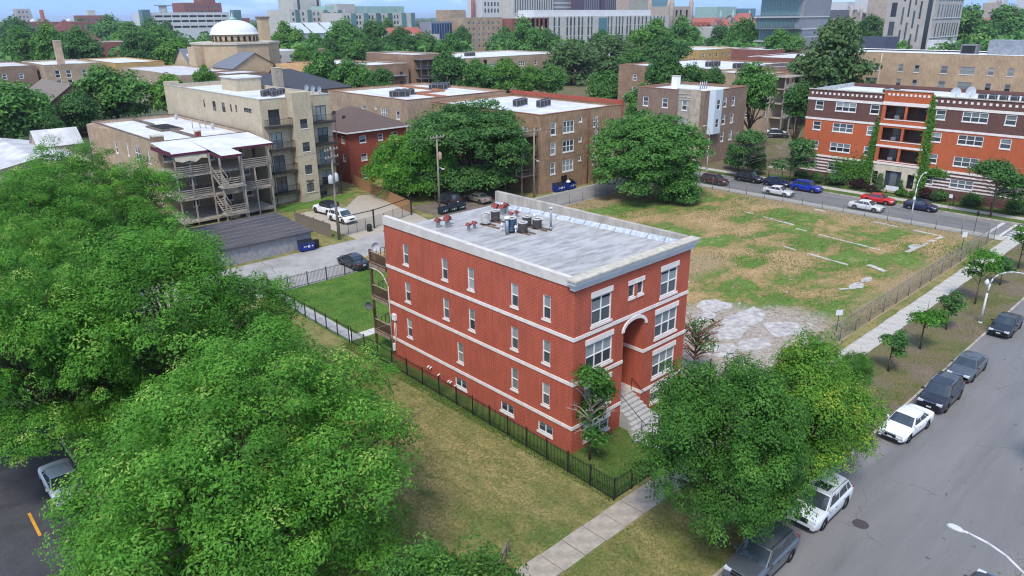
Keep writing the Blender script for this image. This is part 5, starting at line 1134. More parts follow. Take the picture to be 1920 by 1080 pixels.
MB().box(163.5, 195.7, 0, 165, 195.99, 10.6).box(172.3, 195.7, 0, 173.8, 195.99, 10.6).build('entry_shade_strip', m_dark, t)  # dark slabs on the wall face, painted shade in place of recesses
units(170, 214, 11.0, 3, 1.5, -.4, 'grey box unit in the row on the white-window flats roof', 'units on the white-window flats', 1.5)
block('white_roof_flats', 'wide white-roofed brick flats behind the greystone bay block', 147, 79, 186, 116, 12.6, b_brown, m_roofw, grid((6, 12, 20, 28), (8.4, 5), 1.4, 1.7), grid((5, 12, 20, 28), (8.4, 5), 1.4, 1.7), m_white, cap=m_terra)
units(160, 94, 12.2, 3, 1.6, -.5, 'dark box unit in the left row on the wide white-roofed flats', 'left units on the wide white-roofed flats', 1.5); units(158, 84, 12.2, 3, 1.6, -.5, 'dark box unit in the right row on the wide white-roofed flats', 'right units on the wide white-roofed flats', 1.5)
M8 = block('porch_back_flats', 'tan brick flats with stacked rear porches, left of the orange building', 131, 60, 142, 76, 13.2, b_tan, m_roofw, grid((4, 8, 12), (9.6, 6.4, 3.2), 1.2, 1.6), [(1.2, 10, .9, 1.5, 1, 2), (1.2, 6.6, .9, 1.5, 1, 2), (1.2, 3.4, .9, 1.5, 1, 2)], m_white, cap=m_terra)
mp_ = MB()
for z in (3.4, 6.7, 10.0): mp_.box(134.2, 56.8, z - .2, 142, 59.9, z); mp_.box(134.2, 56.7, z + .9, 142, 56.8, z + 1.05); mp_.box(134.2, 56.7, z + .1, 142, 56.78, z + .85)
mp_.box(133.9, 56.4, 12.5, 142.4, 60, 12.7)
for x in (134.4, 138.2, 141.8): mp_.box(x - .12, 56.8, 0, x + .12, 57.05, 12.5)
mp_.build('rear_porch', m_grey, M8)
block('dark_roof_block', 'brick block with dark roof behind the stacked rear porches', 156, 58, 172.0 - 1, 77, 13.4, b_greybrick, m_shingle_dark, (), (), None, cap=m_roofw)
block('yellow_bay_flats', 'yellow brick flats with bays in the right distance', 299, 188, 336, 215, 9.6, b_yellow, m_roofw, (), grid((4, 10, 16, 22, 28, 33), (6, 2.6), 1.8, 1.8), m_white, cap=m_white)
block('greystone_row', 'grey stone row beside the yellow bay flats', 337, 184, 362, 210, 9.4, m_greystone, m_roofw, (), grid((4, 9, 14, 20), (6, 2.6), 1.6, 1.8), None, cap=m_coping)
block('red_row', 'low red brick row with white roof left of the grey glass block', 312, 158, 352, 178, 10, m_farbrick, m_roofw, (), grid((5, 12, 19, 26, 33), (5.4, 2), 2, 1.8), None, cap=m_white)
block('red_row', 'low red brick wing with white canopies under the grey glass block', 262, 118, 300, 140, 9.5, m_farbrick, m_roofw, (), grid((5, 12, 19, 26, 33), (5.4, 2), 2, 1.8), None, cap=m_white)
block('pale_row', 'pale low row below the long flat-topped tree', 236, 196, 262, 216, 9, m_greystone, m_roofw, (), grid((4, 10, 16, 22), (5.6,), 1.6, 1.6), None)
block('pale_row', 'pale roofs and cream wing right of the temple', 130, 330, 160, 360, 11, m_cream, m_roofw, (), grid((4, 10, 16, 22), (7.4, 3.8), 1.6, 1.6), None)
block('pale_row', 'grey-roofed houses below the hospital glass wing', 180, 410, 216, 440, 12, m_cream, m_roofw2, (), grid((4, 10, 16, 22, 30), (7.4, 3.8), 1.8, 1.8), None)
block('brick_row', 'brown brick row right of the red pyramid roof', 86, 420, 112, 446, 15, m_farbrick, m_roofw, (), grid((4, 10, 16, 22), (10.4, 6.8), 2, 2), None, cap=m_coping)
block('brick_row', 'maroon row with parapet below the brown brick row', 100, 380, 120, 398, 13.5, m_farbrick, m_roofw2, (), grid((4, 10, 16), (9.4, 6), 2, 2.2), m_white, cap=m_coping)
# the domed temple
T = thing('domed_temple', 'tan brick temple with a broad white dome on an arcaded drum', 'temple', (89, 248, 0)); tcx, tcy = 89.2, 249.0
m_tem = mat('temple_brick', (0.46, 0.345, 0.215), var=.1, scale=.5)
octo = [(tcx + 15.2 * math.cos(rad(22.5 + 45 * k)), tcy + 15.2 * math.sin(rad(22.5 + 45 * k))) for k in range(8)]
MB().prism(octo, 0, 17.7).build('wall', m_tem, T); MB().prism([(tcx + (x - tcx) * 1.03, tcy + (y - tcy) * 1.03) for x, y in octo], 17.7, 18.3, 0).build('cornice', m_coping, T)
MB().lathe((tcx, tcy, 18.3), [(8.1, 0), (8.1, 2.5)], 40).build('drum', m_tem, T)
ow = MB(); ow.box(-.42, -.1, 0, .42, .05, 1.35); ow.poly([(.42 * math.cos(math.pi * k / 8), -.1, 1.35 + .42 * math.sin(math.pi * k / 8)) for k in range(9)]); owm = ow.mesh('window', m_dark)
for k in range(24):
    a = 2 * math.pi * k / 24; o = obj('window', owm, T, (tcx + 8.1 * math.cos(a), tcy + 8.1 * math.sin(a), 18.6)); o.rotation_euler = (0, 0, a + math.pi / 2)
prof = [(8.7, 0), (8.7, .25), (8.3, .45)] + [(8.2 * math.cos(rad(t_)), .45 + 4.6 * math.sin(rad(t_))) for t_ in range(8, 90, 8)] + [(1.2, 5.05)]
MB().lathe((tcx, tcy, 20.8), prof, 40).build('dome', mat('dome_white', (0.68, 0.70, 0.71), rough=.5, var=.06, scale=.3), T)
MB().lathe((tcx, tcy, 25.8), [(1.5, 0), (1.3, .6), (.3, 1.0), (.15, 2.4)], 12).build('lantern', m_copper, T)
gable(T, 76, 223, 92, 240, 0, 10.6, 15.2, 'y', m_tem, mat('temple_slate', (0.155, 0.175, 0.205), var=.1), .5); gable(T, 73, 253, 84, 268, 0, 11, 16, 'x', m_tem, MATS['temple_slate'], .5)
MB().box(72, 244, 0, 77.5, 250.5, 17.0).build('corner_pier', m_tem, T)
for k in range(6): MB().box(77.2 + k * .0 - .0, 224.5 + k * 2.2, 6.6, 75.93, 225.7 + k * 2.2, 8.9).build('window', m_dark, T)
for x in (79.5, 84, 88.5): MB().box(x - 1, 222.9, 5.6, x + 1, 222.97, 8.6).build('window', g_mid, T)
tt = thing('temple_chimney', 'square tan chimney tower behind the white dome', 'chimney', (104, 256, 0)); MB().box(102.4, 254.4, 0, 105.8, 257.8, 26.2).build('shaft', m_tem, tt); MB().box(102.1, 254.1, 26.2, 106.1, 258.1, 26.9).build('cap', m_tile_cap, tt)
# skyline, left to right
t = block('brick_school', 'long red-brown brick school on the far left skyline', 122, 860, 198, 905, 24.5, m_farbrick, m_roofw, (), grid([6 + 6.2 * k for k in range(12)], (17, 10), 3.2, 4.2), m_cream, cap=m_coping)
for x in (134, 152, 184): MB().lathe((x, 866, 24.4), [(3, 0), (2.6, 1.8), (.3, 3.4)], 8).build('roof_dome', m_concrete, t)
tag(MB().lathe((163, 876, 0), [(2.4, 0), (1.9, 36)], 10).build('smokestack', m_farbrick), 'brick smokestack rising behind the far left school', 'smokestack')
block('grey_slab', 'distant grey slab block at the left skyline', 286, 1644, 310, 1670, 46, m_palestone, None, (), grid((5, 11, 17), (38, 30, 22), 3, 4))
tag(MB().lathe((328, 1742, 0), [(5, 0), (5, 24), (3.6, 30), (.2, 53)], 8).build('church_spire', m_copper), 'thin green church spire on the left skyline', 'spire')
block('low_brick_slab', 'distant low brick slab with a roof cube, left skyline', 332, 1429, 378, 1450, 33, m_farbrick, None, (), grid([5 + 6 * k for k in range(7)], (24, 17), 2.6, 3)); MB().box(350, 1432, 33, 362, 1442, 41).build('roof_cube', m_cream, bpy.data.objects['low_brick_slab'])
py = thing('pyramid_roof', 'steep red-brown pyramid roof above the trees at left', 'roof', (90, 489, 0)); MB().box(78, 476, 0, 104, 502, 15).build('wall', m_farbrick, py); r_ = MB()
P4 = [(76.5, 474.5, 15), (105.5, 474.5, 15), (105.5, 503.5, 15), (76.5, 503.5, 15)]
for k in range(4): r_.poly([P4[k], P4[(k + 1) % 4], (91, 489, 26.6)])
r_.build('roof', mat('maroon_tile', (0.155, 0.062, 0.055), var=.12), py)
pg = block('parking_garage', 'white parking garage with dark open decks and glass stair towers', 283, 925, 378, 985, 33.4, m_concrete, m_concrete, (), [(47.5, z, 88, 2.3, 1, 1) for z in (16, 22.5, 28)], None, m_dark)
for k in range(9): MB().box(287.5 + k * 10, 924.8, 15, 288.6 + k * 10, 925.1, 31).build('pier', m_concrete, pg)
for x, y, h_ in ((273, 918, 36.5), (379, 912, 36)):
    MB().box(x, y, 0, x + 9, y + 12, h_).build('glass_stair', g_green, pg)
wt = thing('roof_tower', 'round white tower with flat cap on the parking garage', 'tower', (308, 950, 33)); MB().lathe((308, 950, 33), [(4.5, 0), (4.5, 8)], 16).build('drum', m_cream, wt); MB().box(300, 944, 41, 317, 956, 42).build('cap', m_greypanel, wt)
bt = block('brick_tower_block', 'massive red brick tower block on the left skyline', 423, 1192, 482, 1240, 49.5, m_farbrick, m_farbrick, (), grid([6 + 5.3 * k for k in range(10)], (42, 36, 30), 2.4, 2.6)); MB().box(452, 1194, 49, 474, 1225, 60).build('penthouse', m_farbrick, bt)
block('brick_mill', 'low dark brick mill right of the temple dome', 380, 960, 420, 985, 26.5, m_farbrick, None, (), grid((6, 14, 22, 30), (19, 12), 3, 3.4))
ho = block('hospital_wing', 'pale hospital wing with green glass bays, left half', 272, 560, 324, 600, 32.6, m_cream, m_copper, (), grid([3, 6.2, 12, 19, 22, 26, 33, 36, 42, 45], (28, 23.6, 19.2, 14.8), 1.7, 2.5))
for x in (277, 288, 303, 317): MB().box(x, 559.2, 0, x + 3.4, 559.95, 32.4).build('glass_bay', g_green, ho)
h2 = block('hospital_block', 'pale hospital block with tall green glass bays, right half', 298, 523, 366, 556, 29.6, m_cream, m_copper, (), grid([3, 6, 14, 17, 26, 29, 37, 40, 48, 51, 54, 62], (25, 20.6, 16.2, 11.8, 7.4), 1.7, 2.7))
for x in (306.5, 318.5, 330.5, 342, 356): MB().box(x, 522.2, 0, x + 4, 522.95, 29.4).build('glass_bay', g_green, h2)
MB().box(366, 524, 0, 371, 545, 29.6).build('glass_end', g_green, h2)
block('hospital_upper', 'green copper upper storey above the hospital, with a stone lift block', 313, 575, 396, 600, 35.5, m_copper, m_copper); MB().box(322, 570, 28, 340, 590, 37.2).build('lift_block', m_palestone, bpy.data.objects['hospital_upper'])
block('hospital_tower', 'pale hospital tower cut by the top edge', 303, 611, 330, 640, 60, m_cream, None, (), [(5, 20, 2.6, 36, 1, 1), (24, 20, 2.4, 36, 1, 1)])
gl = thing('glass_wing', 'low hospital wing with slanted glass roofs behind the trees', 'building', (245, 478, 0)); MB().box(228, 470, 0, 268, 492, 16).build('wall', m_concrete, gl)
for k in range(3): b = MB(); x = 229 + k * 13; b.poly([(x, 469, 16), (x + 11.6, 469, 16), (x + 11.6, 484, 23), (x, 484, 23)]); b.poly([(x + 11.6, 469, 16), (x + 11.6, 484, 16), (x + 11.6, 484, 23)]); b.build('glass_roof', mat('pale_glass_roof', (0.50, 0.54, 0.56), rough=.35), gl)
bb = block('blue_glass_block', 'dark blue glass box with ribs, centre skyline', 284, 387, 302, 400, 23.2, m_greypanel, m_greypanel, (), [(1.4 + k * 2.17, 8, 1.8, 14, 1, 1) for k in range(8)], None, g_blue); MB().box(284, 386.3, 4.5, 303, 386.99, 7.2).build('canopy', m_concrete, bb)
block('brick_tower', 'plain tan brick tower right of the blue glass box', 320, 411, 334, 428, 30.6, b_tan, None, (), (), None, cap=m_coping)
block('low_wing', 'low cream wing with arches left of the blue glass box', 252, 376, 282, 392, 15.6, m_cream, None, (), grid((18, 23, 27), (6,), 2, 4), None, m_terra)
gp = thing('red_roof_hall', 'small red tiled roof left of the blue glass box', 'hall', (270, 402, 0)); gable(gp, 258, 396, 284, 410, 0, 15.5, 19.5, 'x', m_cream, m_redtile, .5)
block('tan_hotel', 'tall tan brick hotel, seven rows of paired windows', 308, 381, 343, 400, 25.4, b_tan, None, (), grid([4, 8, 13, 17, 22, 26, 31], (21, 17.2, 13.4, 9.6, 5.8), 1.7, 1.9), m_cream, cap=m_coping)
rh = block('red_hotel_wing', 'red brick hotel wing with white gothic arches', 344, 372, 380, 390, 24.6, m_farbrick, None, (), grid([9, 14, 19, 25, 30], (17, 13, 9), 1.7, 1.9), m_cream, cap=m_coping)
for k in range(3): MB().box(347 + k * 2.6, 371.8, 15.5, 348.4 + k * 2.6, 371.98, 18.6).build('white_arch', m_cream, rh)
tag(MB().lathe((554, 662, 0), [(2.6, 0), (2, 50)], 10).build('smokestack', m_farbrick), 'thin dark smokestack on the centre skyline', 'smokestack')
block('white_slab_tower', 'white tower with dark window bands behind the tan hotel', 560, 653, 590, 680, 62, m_concrete, None, (), grid((5, 10, 15, 20, 25), (30, 37, 44, 51), 2.6, 4.5))
block('white_slab_tower', 'white panelled tower with a dark emblem behind the red hotel wing', 592, 640, 622, 668, 62, m_concrete, None, (), [(6, 32, 2.5, 24, 1, 1), (26, 32, 2.5, 24, 1, 1)])
em = MB(); em.poly([(606, 639.8, 38), (612, 639.8, 43), (606, 639.8, 52), (600, 639.8, 43)]); em.box(605.3, 639.7, 32, 606.7, 639.85, 38); em.build('emblem', m_greypanel, bpy.data.objects['white_slab_tower.001'])
sh = block('striped_hall', 'long pale hall with vertical dark window slots across the centre skyline', 363, 372, 530, 402, 25.6, m_cream, m_concrete, (), [(u, z, 2.0, 6.6, 1, 1) for z in (4.6, 11.8, 19 - .2) for u in [4, 8, 12.5, 17, 24, 29, 38, 42, 46, 51, 55, 70 - 8, 66, 86, 90, 96, 100, 104, 110, 114, 120, 125, 130, 135, 141, 146, 151, 156, 160]], None, g_far)
MB().box(437, 371.6, 3, 447, 371.98, 24.5).build('glass_bay', g_teal, sh)
block('striped_hall_storey', 'set-back pale upper storey of the striped hall', 377, 384, 520, 401, 30.2, m_concrete, m_concrete)
sky_rows = (('striped_tower', 'white tower with dark vertical slots cut by the top edge', 590, 632, 656, 655, 60, m_cream, g_far, [(3 + 4 * k, 30, 2, 26, 1, 1) for k in range(16)]),
            ('banded_tower', 'blue-grey building with horizontal bands at the top edge', 658, 640, 720, 660, 58, m_greypanel, m_concrete, [(31, 30 + 5 * k, 60, 2, 1, 1) for k in range(6)]),
            ('purple_tower', 'dark purple-grey ribbed tower, left of two at the top edge', 686, 610, 718, 630, 60, mat('purple_panel', (0.085, 0.065, 0.10)), m_greypanel, [(3 + 4.2 * k, 30, 2, 28, 1, 1) for k in range(7)]),
            ('purple_tower', 'dark purple-grey ribbed tower, right of two at the top edge', 721, 606, 746, 626, 60, mat('purple_panel', (0.085, 0.065, 0.10)), m_greypanel, [(3 + 4.2 * k, 30, 2, 28, 1, 1) for k in range(5)]),
            ('teal_tower', 'teal glass tower behind the gothic tower', 775, 580, 828, 605, 58, m_greypanel, g_teal, [(26.5, 22 + 6 * k, 51, 5, 1, 1) for k in range(6)]))
for nm_, lb_, a, b_, c, d_, h_, wm_, gm_, wn_ in sky_rows: block(nm_, lb_, a, b_, c, d_, h_, wm_, None, (), wn_, None, gm_)
gt = block('gothic_tower', 'square gothic stone tower with corner turrets and arched windows', 590, 412, 624, 440, 33.5, m_gothic, None, (), [(u, z, 3.2, 6.4, 1, 1) for u in (8, 15, 25) for z in (24, )] + [(u, 15, 2.4, 3.5, 1, 1) for u in (8, 15, 25)], None, m_dark)
for x, y in ((590, 412), (622, 412), (590, 438), (622, 438)): MB().lathe((x + 1, y + 1, 0), [(2.6, 0), (2.4, 36), (1.5, 40), (.3, 44)], 8).build('turret', m_gothic, gt)
block('gothic_screen', 'pale gothic parapets behind the striped hall', 724, 570, 768, 590, 46, m_gothic, None, (), [(4 + 6 * k, 20, 2, 22, 1, 1) for k in range(7)], None, m_copper)
rr_ = thing('red_roof_quad', 'gothic hall with long red tiled roof and dormers, right skyline', 'hall', (750, 455, 0)); gable(rr_, 676, 449, 760, 470, 0, 14, 22.5, 'x', m_gothic, m_redtile, 1); gable(rr_, 765, 440, 800, 470, 0, 15, 25, 'x', m_gothic, m_redtile, 1); gable(rr_, 770, 436, 784, 452, 0, 17, 27, 'y', m_gothic, m_redtile, .6); gable(rr_, 806, 436, 870, 460, 0, 13, 22, 'x', m_gothic, m_redtile, 1); gable(rr_, 712, 444, 724, 456, 0, 15, 21, 'y', m_gothic, m_redtile, .5)
for k in range(7): MB().box(682 + k * 9, 446.5, 15.5, 685 + k * 9, 452, 18.2).build('dormer', m_redtile, rr_)
for k in range(12): MB().box(768 + k * 8, 435.4, 8, 770.5 + k * 8, 436 + (4 if k > 4 else 4), 12).build('window', m_dark, rr_)
for x in (740, 766, 802): MB().lathe((x, 452, 18), [(1.8, 0), (1.6, 7), (.2, 13)], 8).build('spirelet', m_copper, rr_)
tb = block('copper_roof_library', 'pale green glass and copper block on the right skyline', 986, 612, 1040, 650, 36.5, m_copper, m_copper); MB().box(1042, 612, 0, 1098, 650, 34).build('glass_half', g_teal, tb)
block('grey_stone_school', 'grey stone school block with rows of dark windows', 445, 270, 478, 298, 17.6, m_palestone, m_roofw2, (), grid([4, 7, 10, 13], (12.6,), 1.4, 1.8) + grid([3, 6, 9, 12], (6.5, 1.5), 1.6, 3), None, None)
# stacked grey glass block
gg = thing('grey_glass_block', 'grey stacked glass-fronted block cut by the top edge', 'building', (360, 172, 0))
for z0_, z1_, dx in ((0, 12.5, 0), (12.9, 18.6, 3.0), (19.0, 24.4, -1.6), (24.8, 35, 2.4), (35.4, 48, -3)):
    MB().box(345 + dx, 160, z0_, 376 + dx * .4, 184, z1_).build('storey', m_greypanel, gg)
    gl_ = MB().box(344.8 + dx, 162, z0_ + .7, 344.99 + dx, 183.5, z1_ - .7).build('glazing', g_green, gg)
    fn = MB()
    for k in range(16): fn.box(344.6 + dx, 162 + k * 1.4, z0_ + .7, 344.79 + dx, 162.15 + k * 1.4, z1_ - .7)
    fn.build('fins', m_greypanel, gl_)
    MB().box(343.6 + dx, 159.6, z1_, 376.5 + dx * .4, 184.4, z1_ + .39).build('floor_edge', m_concrete, gg)
gl2 = block('glass_studio', 'low glass studio building with flat white roof edge', 346, 140, 372, 158, 15.2, m_greypanel, m_roofw, (), [(2 + 2.4 * k, 2, 2, 11.4, 1, 1) for k in range(10)], None, g_green, cap=m_concrete)
block('slate_box', 'dark slate-blue box beside the glass studio', 347, 118, 362, 136, 15.4, mat('slate_panel', (0.075, 0.09, 0.135), var=.06), m_greypanel)
ch = thing('gothic_chapel', 'gothic stone chapel with great window, scaffolded wing and square tower', 'chapel', (740, 290, 0)); gable(ch, 702, 290, 726, 330, 0, 22, 29, 'y', m_gothic, m_shingle_dark, .3); gable(ch, 726, 296, 770, 316, 0, 20, 26, 'x', m_gothic, m_shingle_dark, .3)
MB().box(709, 289.4, 8, 719, 289.95, 19).build('great_window', m_greypanel, ch); MB().box(728, 293, 4, 760, 295.9, 21).build('scaffold', mat('scaffold_mesh', (0.12, 0.115, 0.17), var=.35, scale=.8), ch); MB().box(752, 274, 0, 778, 296, 62).build('tower', m_gothic, ch)
for x in (703, 725): MB().lathe((x, 290, 0), [(1.8, 0), (1.8, 29), (1.0, 33)], 8).build('turret', m_gothic, ch)
for x in (757, 765, 773): MB().box(x - 1, 273.5, 10, x + 1, 273.95, 58).build('buttress', m_gothic, ch)
gr = thing('red_roof_hall', 'red tiled gothic hall between the glass block and the chapel', 'hall', (660, 318, 0)); gable(gr, 640, 310, 690, 330, 0, 15, 23, 'x', m_gothic, m_redtile, 1); gable(gr, 658, 306, 668, 318, 0, 15, 21, 'y', m_gothic, m_redtile, .5)
tw_ = block('pale_striped_tower', 'tall pale tower with dark vertical window strips, cut by the top edge', 425, 125, 470, 150, 62, m_palestone, m_palestone, [(4, 4 + 10 * k, 3, 7.5, 1, 1) for k in range(5)] + [(u, 8 + 12 * k + o, 1.0, 9, 1, 1) for u, o in ((9, 0), (12, 4), (15, -2), (18, 3)) for k in range(4)] + [(22.5, 2, 2.4, 56, 1, 1)], [(u, 3 + 9.6 * k, 2.2, 8, 1, 1) for u in (7, 12, 17, 21, 25, 29, 33, 37, 41) for k in range(5)], None, g_far)
for z in (13, 23, 33, 43): MB().box(424.7, 124.7, z, 470, 124.95, z + .5).build('floor_band', m_concrete, tw_)
MB().box(470, 128, 0, 478, 148, 16).build('white_annex', m_roofw, tw_); MB().box(420, 110, 0, 424.6, 124, 12).build('white_annex', m_roofw, tw_)
block('gothic_tower', 'slim gothic tower in the haze at the far right', 1419, 362, 1440, 384, 40, m_gothic, None, (), [(10, 18, 4, 14, 1, 1)], None, m_dark)
MB().lathe((1422, 364, 38), [(2.2, 0), (1.4, 6), (.2, 10)], 8).build('turret', m_gothic, bpy.data.objects['gothic_tower.001']); MB().lathe((1438, 364, 38), [(2.2, 0), (1.4, 6), (.2, 10)], 8).build('turret', m_gothic, bpy.data.objects['gothic_tower.001'])
block('blue_glass_low', 'pale blue glass block at the right edge of the skyline', 1132, 250, 1260, 285, 26.5, m_greypanel, None, (), [(8 + 9.5 * k, 12, 8, 12, 1, 1) for k in range(12)], None, g_teal)
rl = thing('red_roof_row', 'long red tiled roof at the far right behind the trees', 'hall', (900, 235, 0)); gable(rl, 832, 215, 1060, 240, 0, 13, 19.5, 'x', m_gothic, m_redtile, 1)
for k, (x, y, h_) in enumerate(((1900, 820, 52), (1990, 800, 64), (2080, 840, 46), (2500, 640, 70), (2620, 600, 58))):
    block('haze_tower', ('pale distant tower left of the chapel, shorter', 'pale distant tower left of the chapel, taller', 'pale distant tower just left of the chapel roof', 'pale distant tower right of the striped tower', 'pale distant tower near the far right tower')[k], x, y, x + 45, y + 40, h_, m_concrete, None, (), grid((9, 18, 27, 36), (26, 36), 4, 5))
# ------------------------------------------------------------------ the wooded city beyond: one mass of crowns
def forest(name, seed, label, n, d0, d1, per, leaf):
    rs = np.random.RandomState(seed)
    d = np.exp(rs.uniform(math.log(d0), math.log(d1), n)); a = rad(42.97) + rs.uniform(rad(-44), rad(44), n)
    cx, cy = -30 + d * np.sin(a), -27 + d * np.cos(a)
    r = rs.uniform(4.5, 8.5, n) * (1 + d / 5200); h = rs.uniform(6.5, 10.5, n)
    i = np.repeat(np.arange(n), per)
    u = rs.normal(0, 1, (len(i), 3)); u /= np.linalg.norm(u, axis=1, keepdims=True); u[:, 2] = np.abs(u[:, 2]) * 1.1 - .35
    P = np.stack([cx[i] + u[:, 0] * r[i], cy[i] + u[:, 1] * r[i], h[i] + u[:, 2] * 5.4], 1)
    tint = np.clip(rs.normal(.42, .22, n)[i] + rs.normal(0, .1, len(i)), 0, 1)
    me = leaves_mesh(name, P, u, tint, leaf, .7, LM['b' if seed % 2 else 'a'], rs, .5, .8)
    s = np.repeat((1 + d / 900)[i], 4)
    o = obj(name, me); o['kind'] = 'stuff'; o['label'] = label; o['category'] = 'trees'
    return o
# ------------------------------------------------------------------ vehicles
def paint(name, c, metal=0.0, rough=0.28):
    m = mat('car_paint_' + name, c, rough=rough, metal=metal, spec=0.5, var=0.03, scale=2)
    m.node_tree.nodes['Principled BSDF'].inputs['Coat Weight'].default_value = 0.6
    m.node_tree.nodes['Principled BSDF'].inputs['Coat Roughness'].default_value = 0.08
    return m
m_tyre = mat('tyre_rubber', (0.018, 0.018, 0.019), rough=0.9, var=0.2); m_rim = mat('alloy_rim', (0.30, 0.30, 0.31), rough=0.35, metal=0.7); m_trim = mat('black_trim', (0.016, 0.016, 0.017), rough=0.55)
m_carglass = mat('car_glass', (0.035, 0.048, 0.055), rough=0.05, spec=1.0, var=0.1); m_head = mat('headlamp', (0.62, 0.65, 0.68), rough=0.12, spec=0.8, var=0.1); m_tail = mat('tail_lamp', (0.28, 0.012, 0.01), rough=0.2, spec=0.6); m_plate = mat('licence_plate', (0.55, 0.58, 0.64), rough=0.5); m_chrome = mat('chrome', (0.62, 0.63, 0.65), rough=0.15, metal=1.0)
def lerp_pts(x, pts):
    for (a, va), (b, vb) in zip(pts, pts[1:]):
        if x <= b: t = max(0, (x - a) / (b - a)); t = t * t * (3 - 2 * t) if False else t; return va + (vb - va) * t
    return pts[-1][1]
CARS = {}
def car_model(kind):
    if kind in CARS: return CARS[kind]
    P = dict(sedan=dict(L=4.7, W=1.80, H=1.45, wb=2.72, belt=.93, top=[(-2.35, .80), (-2.25, .97), (-1.6, 1.0), (-.9, .96), (.9, .93), (1.0, .94), (1.9, .80), (2.25, .68), (2.35, .58)], g=(1.02, .38, -.85, -1.72), r=.33),
             suv=dict(L=4.68, W=1.87, H=1.70, wb=2.70, belt=1.05, top=[(-2.34, .9), (-2.28, 1.08), (-1.9, 1.08), (1.0, 1.04), (1.12, 1.06), (1.9, .96), (2.2, .86), (2.34, .70)], g=(1.16, .52, -1.72, -2.16), r=.37),
             hatch=dict(L=4.3, W=1.80, H=1.52, wb=2.6, belt=.98, top=[(-2.15, .85), (-2.08, 1.02), (-1.6, 1.02), (.9, .96), (1.0, .97), (1.75, .84), (2.05, .72), (2.15, .60)], g=(1.08, .40, -1.25, -1.98), r=.33),
             jeep=dict(L=4.5, W=1.9, H=1.84, wb=2.85, belt=1.14, top=[(-2.05, 1.1), (-2.0, 1.14), (.55, 1.14), (.6, 1.12), (1.9, 1.06), (2.0, 1.0), (2.25, .72)], g=(.62, .32, -1.9, -2.0), r=.40))[kind]
    L, W, H, wb, r = P['L'], P['W'], P['H'], P['wb'], P['r']; hl = L / 2
    xs = sorted(set([round(-hl + L * k / 56, 3) for k in range(57)] + [round(s * wb / 2 + d, 3) for s in (-1, 1) for d in (-r - .055, r + .055, 0)]))
    body = MB(); rings = []
    for x in xs:
        sf = max(0, (x - (hl - .75)) / .75); sr = max(0, (-x - (hl - .6)) / .6)
        w = W / 2 * (1 - .17 * sf ** 2 - .10 * sr ** 2); zt = lerp_pts(x, P['top']); zb = .22 + .13 * max(sf, sr) ** 2
        for s in (-1, 1):
            dx = abs(x - s * wb / 2)
            if dx < r + .06: zb = max(zb, r + math.sqrt(max(0, (r + .06) ** 2 - dx ** 2)))
        cr = .045
        pr = [(0, zt + cr), (.45 * w, zt + cr * .8), (.80 * w, zt + cr * .2), (.94 * w, zt - .04), (w, zt - .15), (w * 1.005, max(zb, .58)), (w * .985, max(zb, .40)), (w * .95, zb)]
        pr = [(a, max(b, zb)) for a, b in pr]
        rings.append([(x, a, b) for a, b in pr] + [(x, -a, b) for a, b in pr[:0:-1]])
    n = len(rings[0]); i0 = len(body.v)
    for rg in rings: body.v += rg
    for k in range(len(rings) - 1):
        for j in range(n):
            j2 = (j + 1) % n; a = i0 + k * n; b = a + n
            body.f.append((a + j, a + j2, b + j2, b + j)); body.m.append(0); body.sm.append(j not in (7,))
    body.f.append(tuple(i0 + j for j in range(n))[::-1]); body.f.append(tuple(i0 + (len(rings) - 1) * n + j for j in range(n))); body.m += [0, 0]; body.sm += [False, False]
    xc, xr0, xr1, xb = P['g']; z0 = P['belt'] - .02; z1 = H - .05; wbs = W / 2 * .90; wr = W / 2 * (.70 if kind == 'sedan' else .76 if kind != 'jeep' else .86)
    cab = MB()
    ys = (-1, -.6, 0, .6, 1); bow = (0, .035, .05, .035, 0)
    base_f = [(xc + bow[k] * 2.2 - .0, y * wbs, z0) for k, y in enumerate(ys)]; roof_f = [(xr0 + bow[k], y * wr, z1 + bow[k]) for k, y in enumerate(ys)]
    roof_m = [((xr0 + xr1) / 2, y * wr * 1.02, z1 + .02 + bow[k] * 1.1) for k, y in enumerate(ys)]; roof_r = [(xr1 - bow[k], y * wr, z1 - .02 + bow[k]) for k, y in enumerate(ys)]; base_r = [(xb - bow[k] * 1.5, y * wbs * .96, z0 + .02) for k, y in enumerate(ys)]
    for A, B in ((base_f, roof_f), (roof_f, roof_m), (roof_m, roof_r), (roof_r, base_r)):
        for k in range(4): cab.poly([A[k], A[k + 1], B[k + 1], B[k]], 0, True)
    for s in (0, 4):
        q = [base_f[s], base_r[s], roof_r[s], roof_m[s], roof_f[s]]; cab.poly(q if s == 0 else q[::-1])
    def bil(A, B, C, D, u, v): a = Vector(A).lerp(Vector(B), u); b = Vector(D).lerp(Vector(C), u); return a.lerp(b, v)
    def pane(A, B, C, D, u0, u1, v0, v1, off):
        mb = MB(); nrm = (Vector(B) - Vector(A)).cross(Vector(D) - Vector(A)).normalized()
        if nrm.dot(off) < 0: nrm = -nrm
        mb.poly([bil(A, B, C, D, u, v) + nrm * .014 for u, v in ((u0, v0), (u1, v0), (u1, v1), (u0, v1))]); return mb
    ws = MB()
    for k in range(4):
        for v0, v1 in ((.04, .94),):
            u0, u1 = (.12 if k == 0 else 0), (.88 if k == 3 else 1)
            ws.poly([bil(base_f[k], base_f[k + 1], roof_f[k + 1], roof_f[k], u, v) + Vector((.012, 0, .012)) for u, v in ((u0, v0), (u1, v0), (u1, v1), (u0, v1))], 0, True)
    rw = MB()
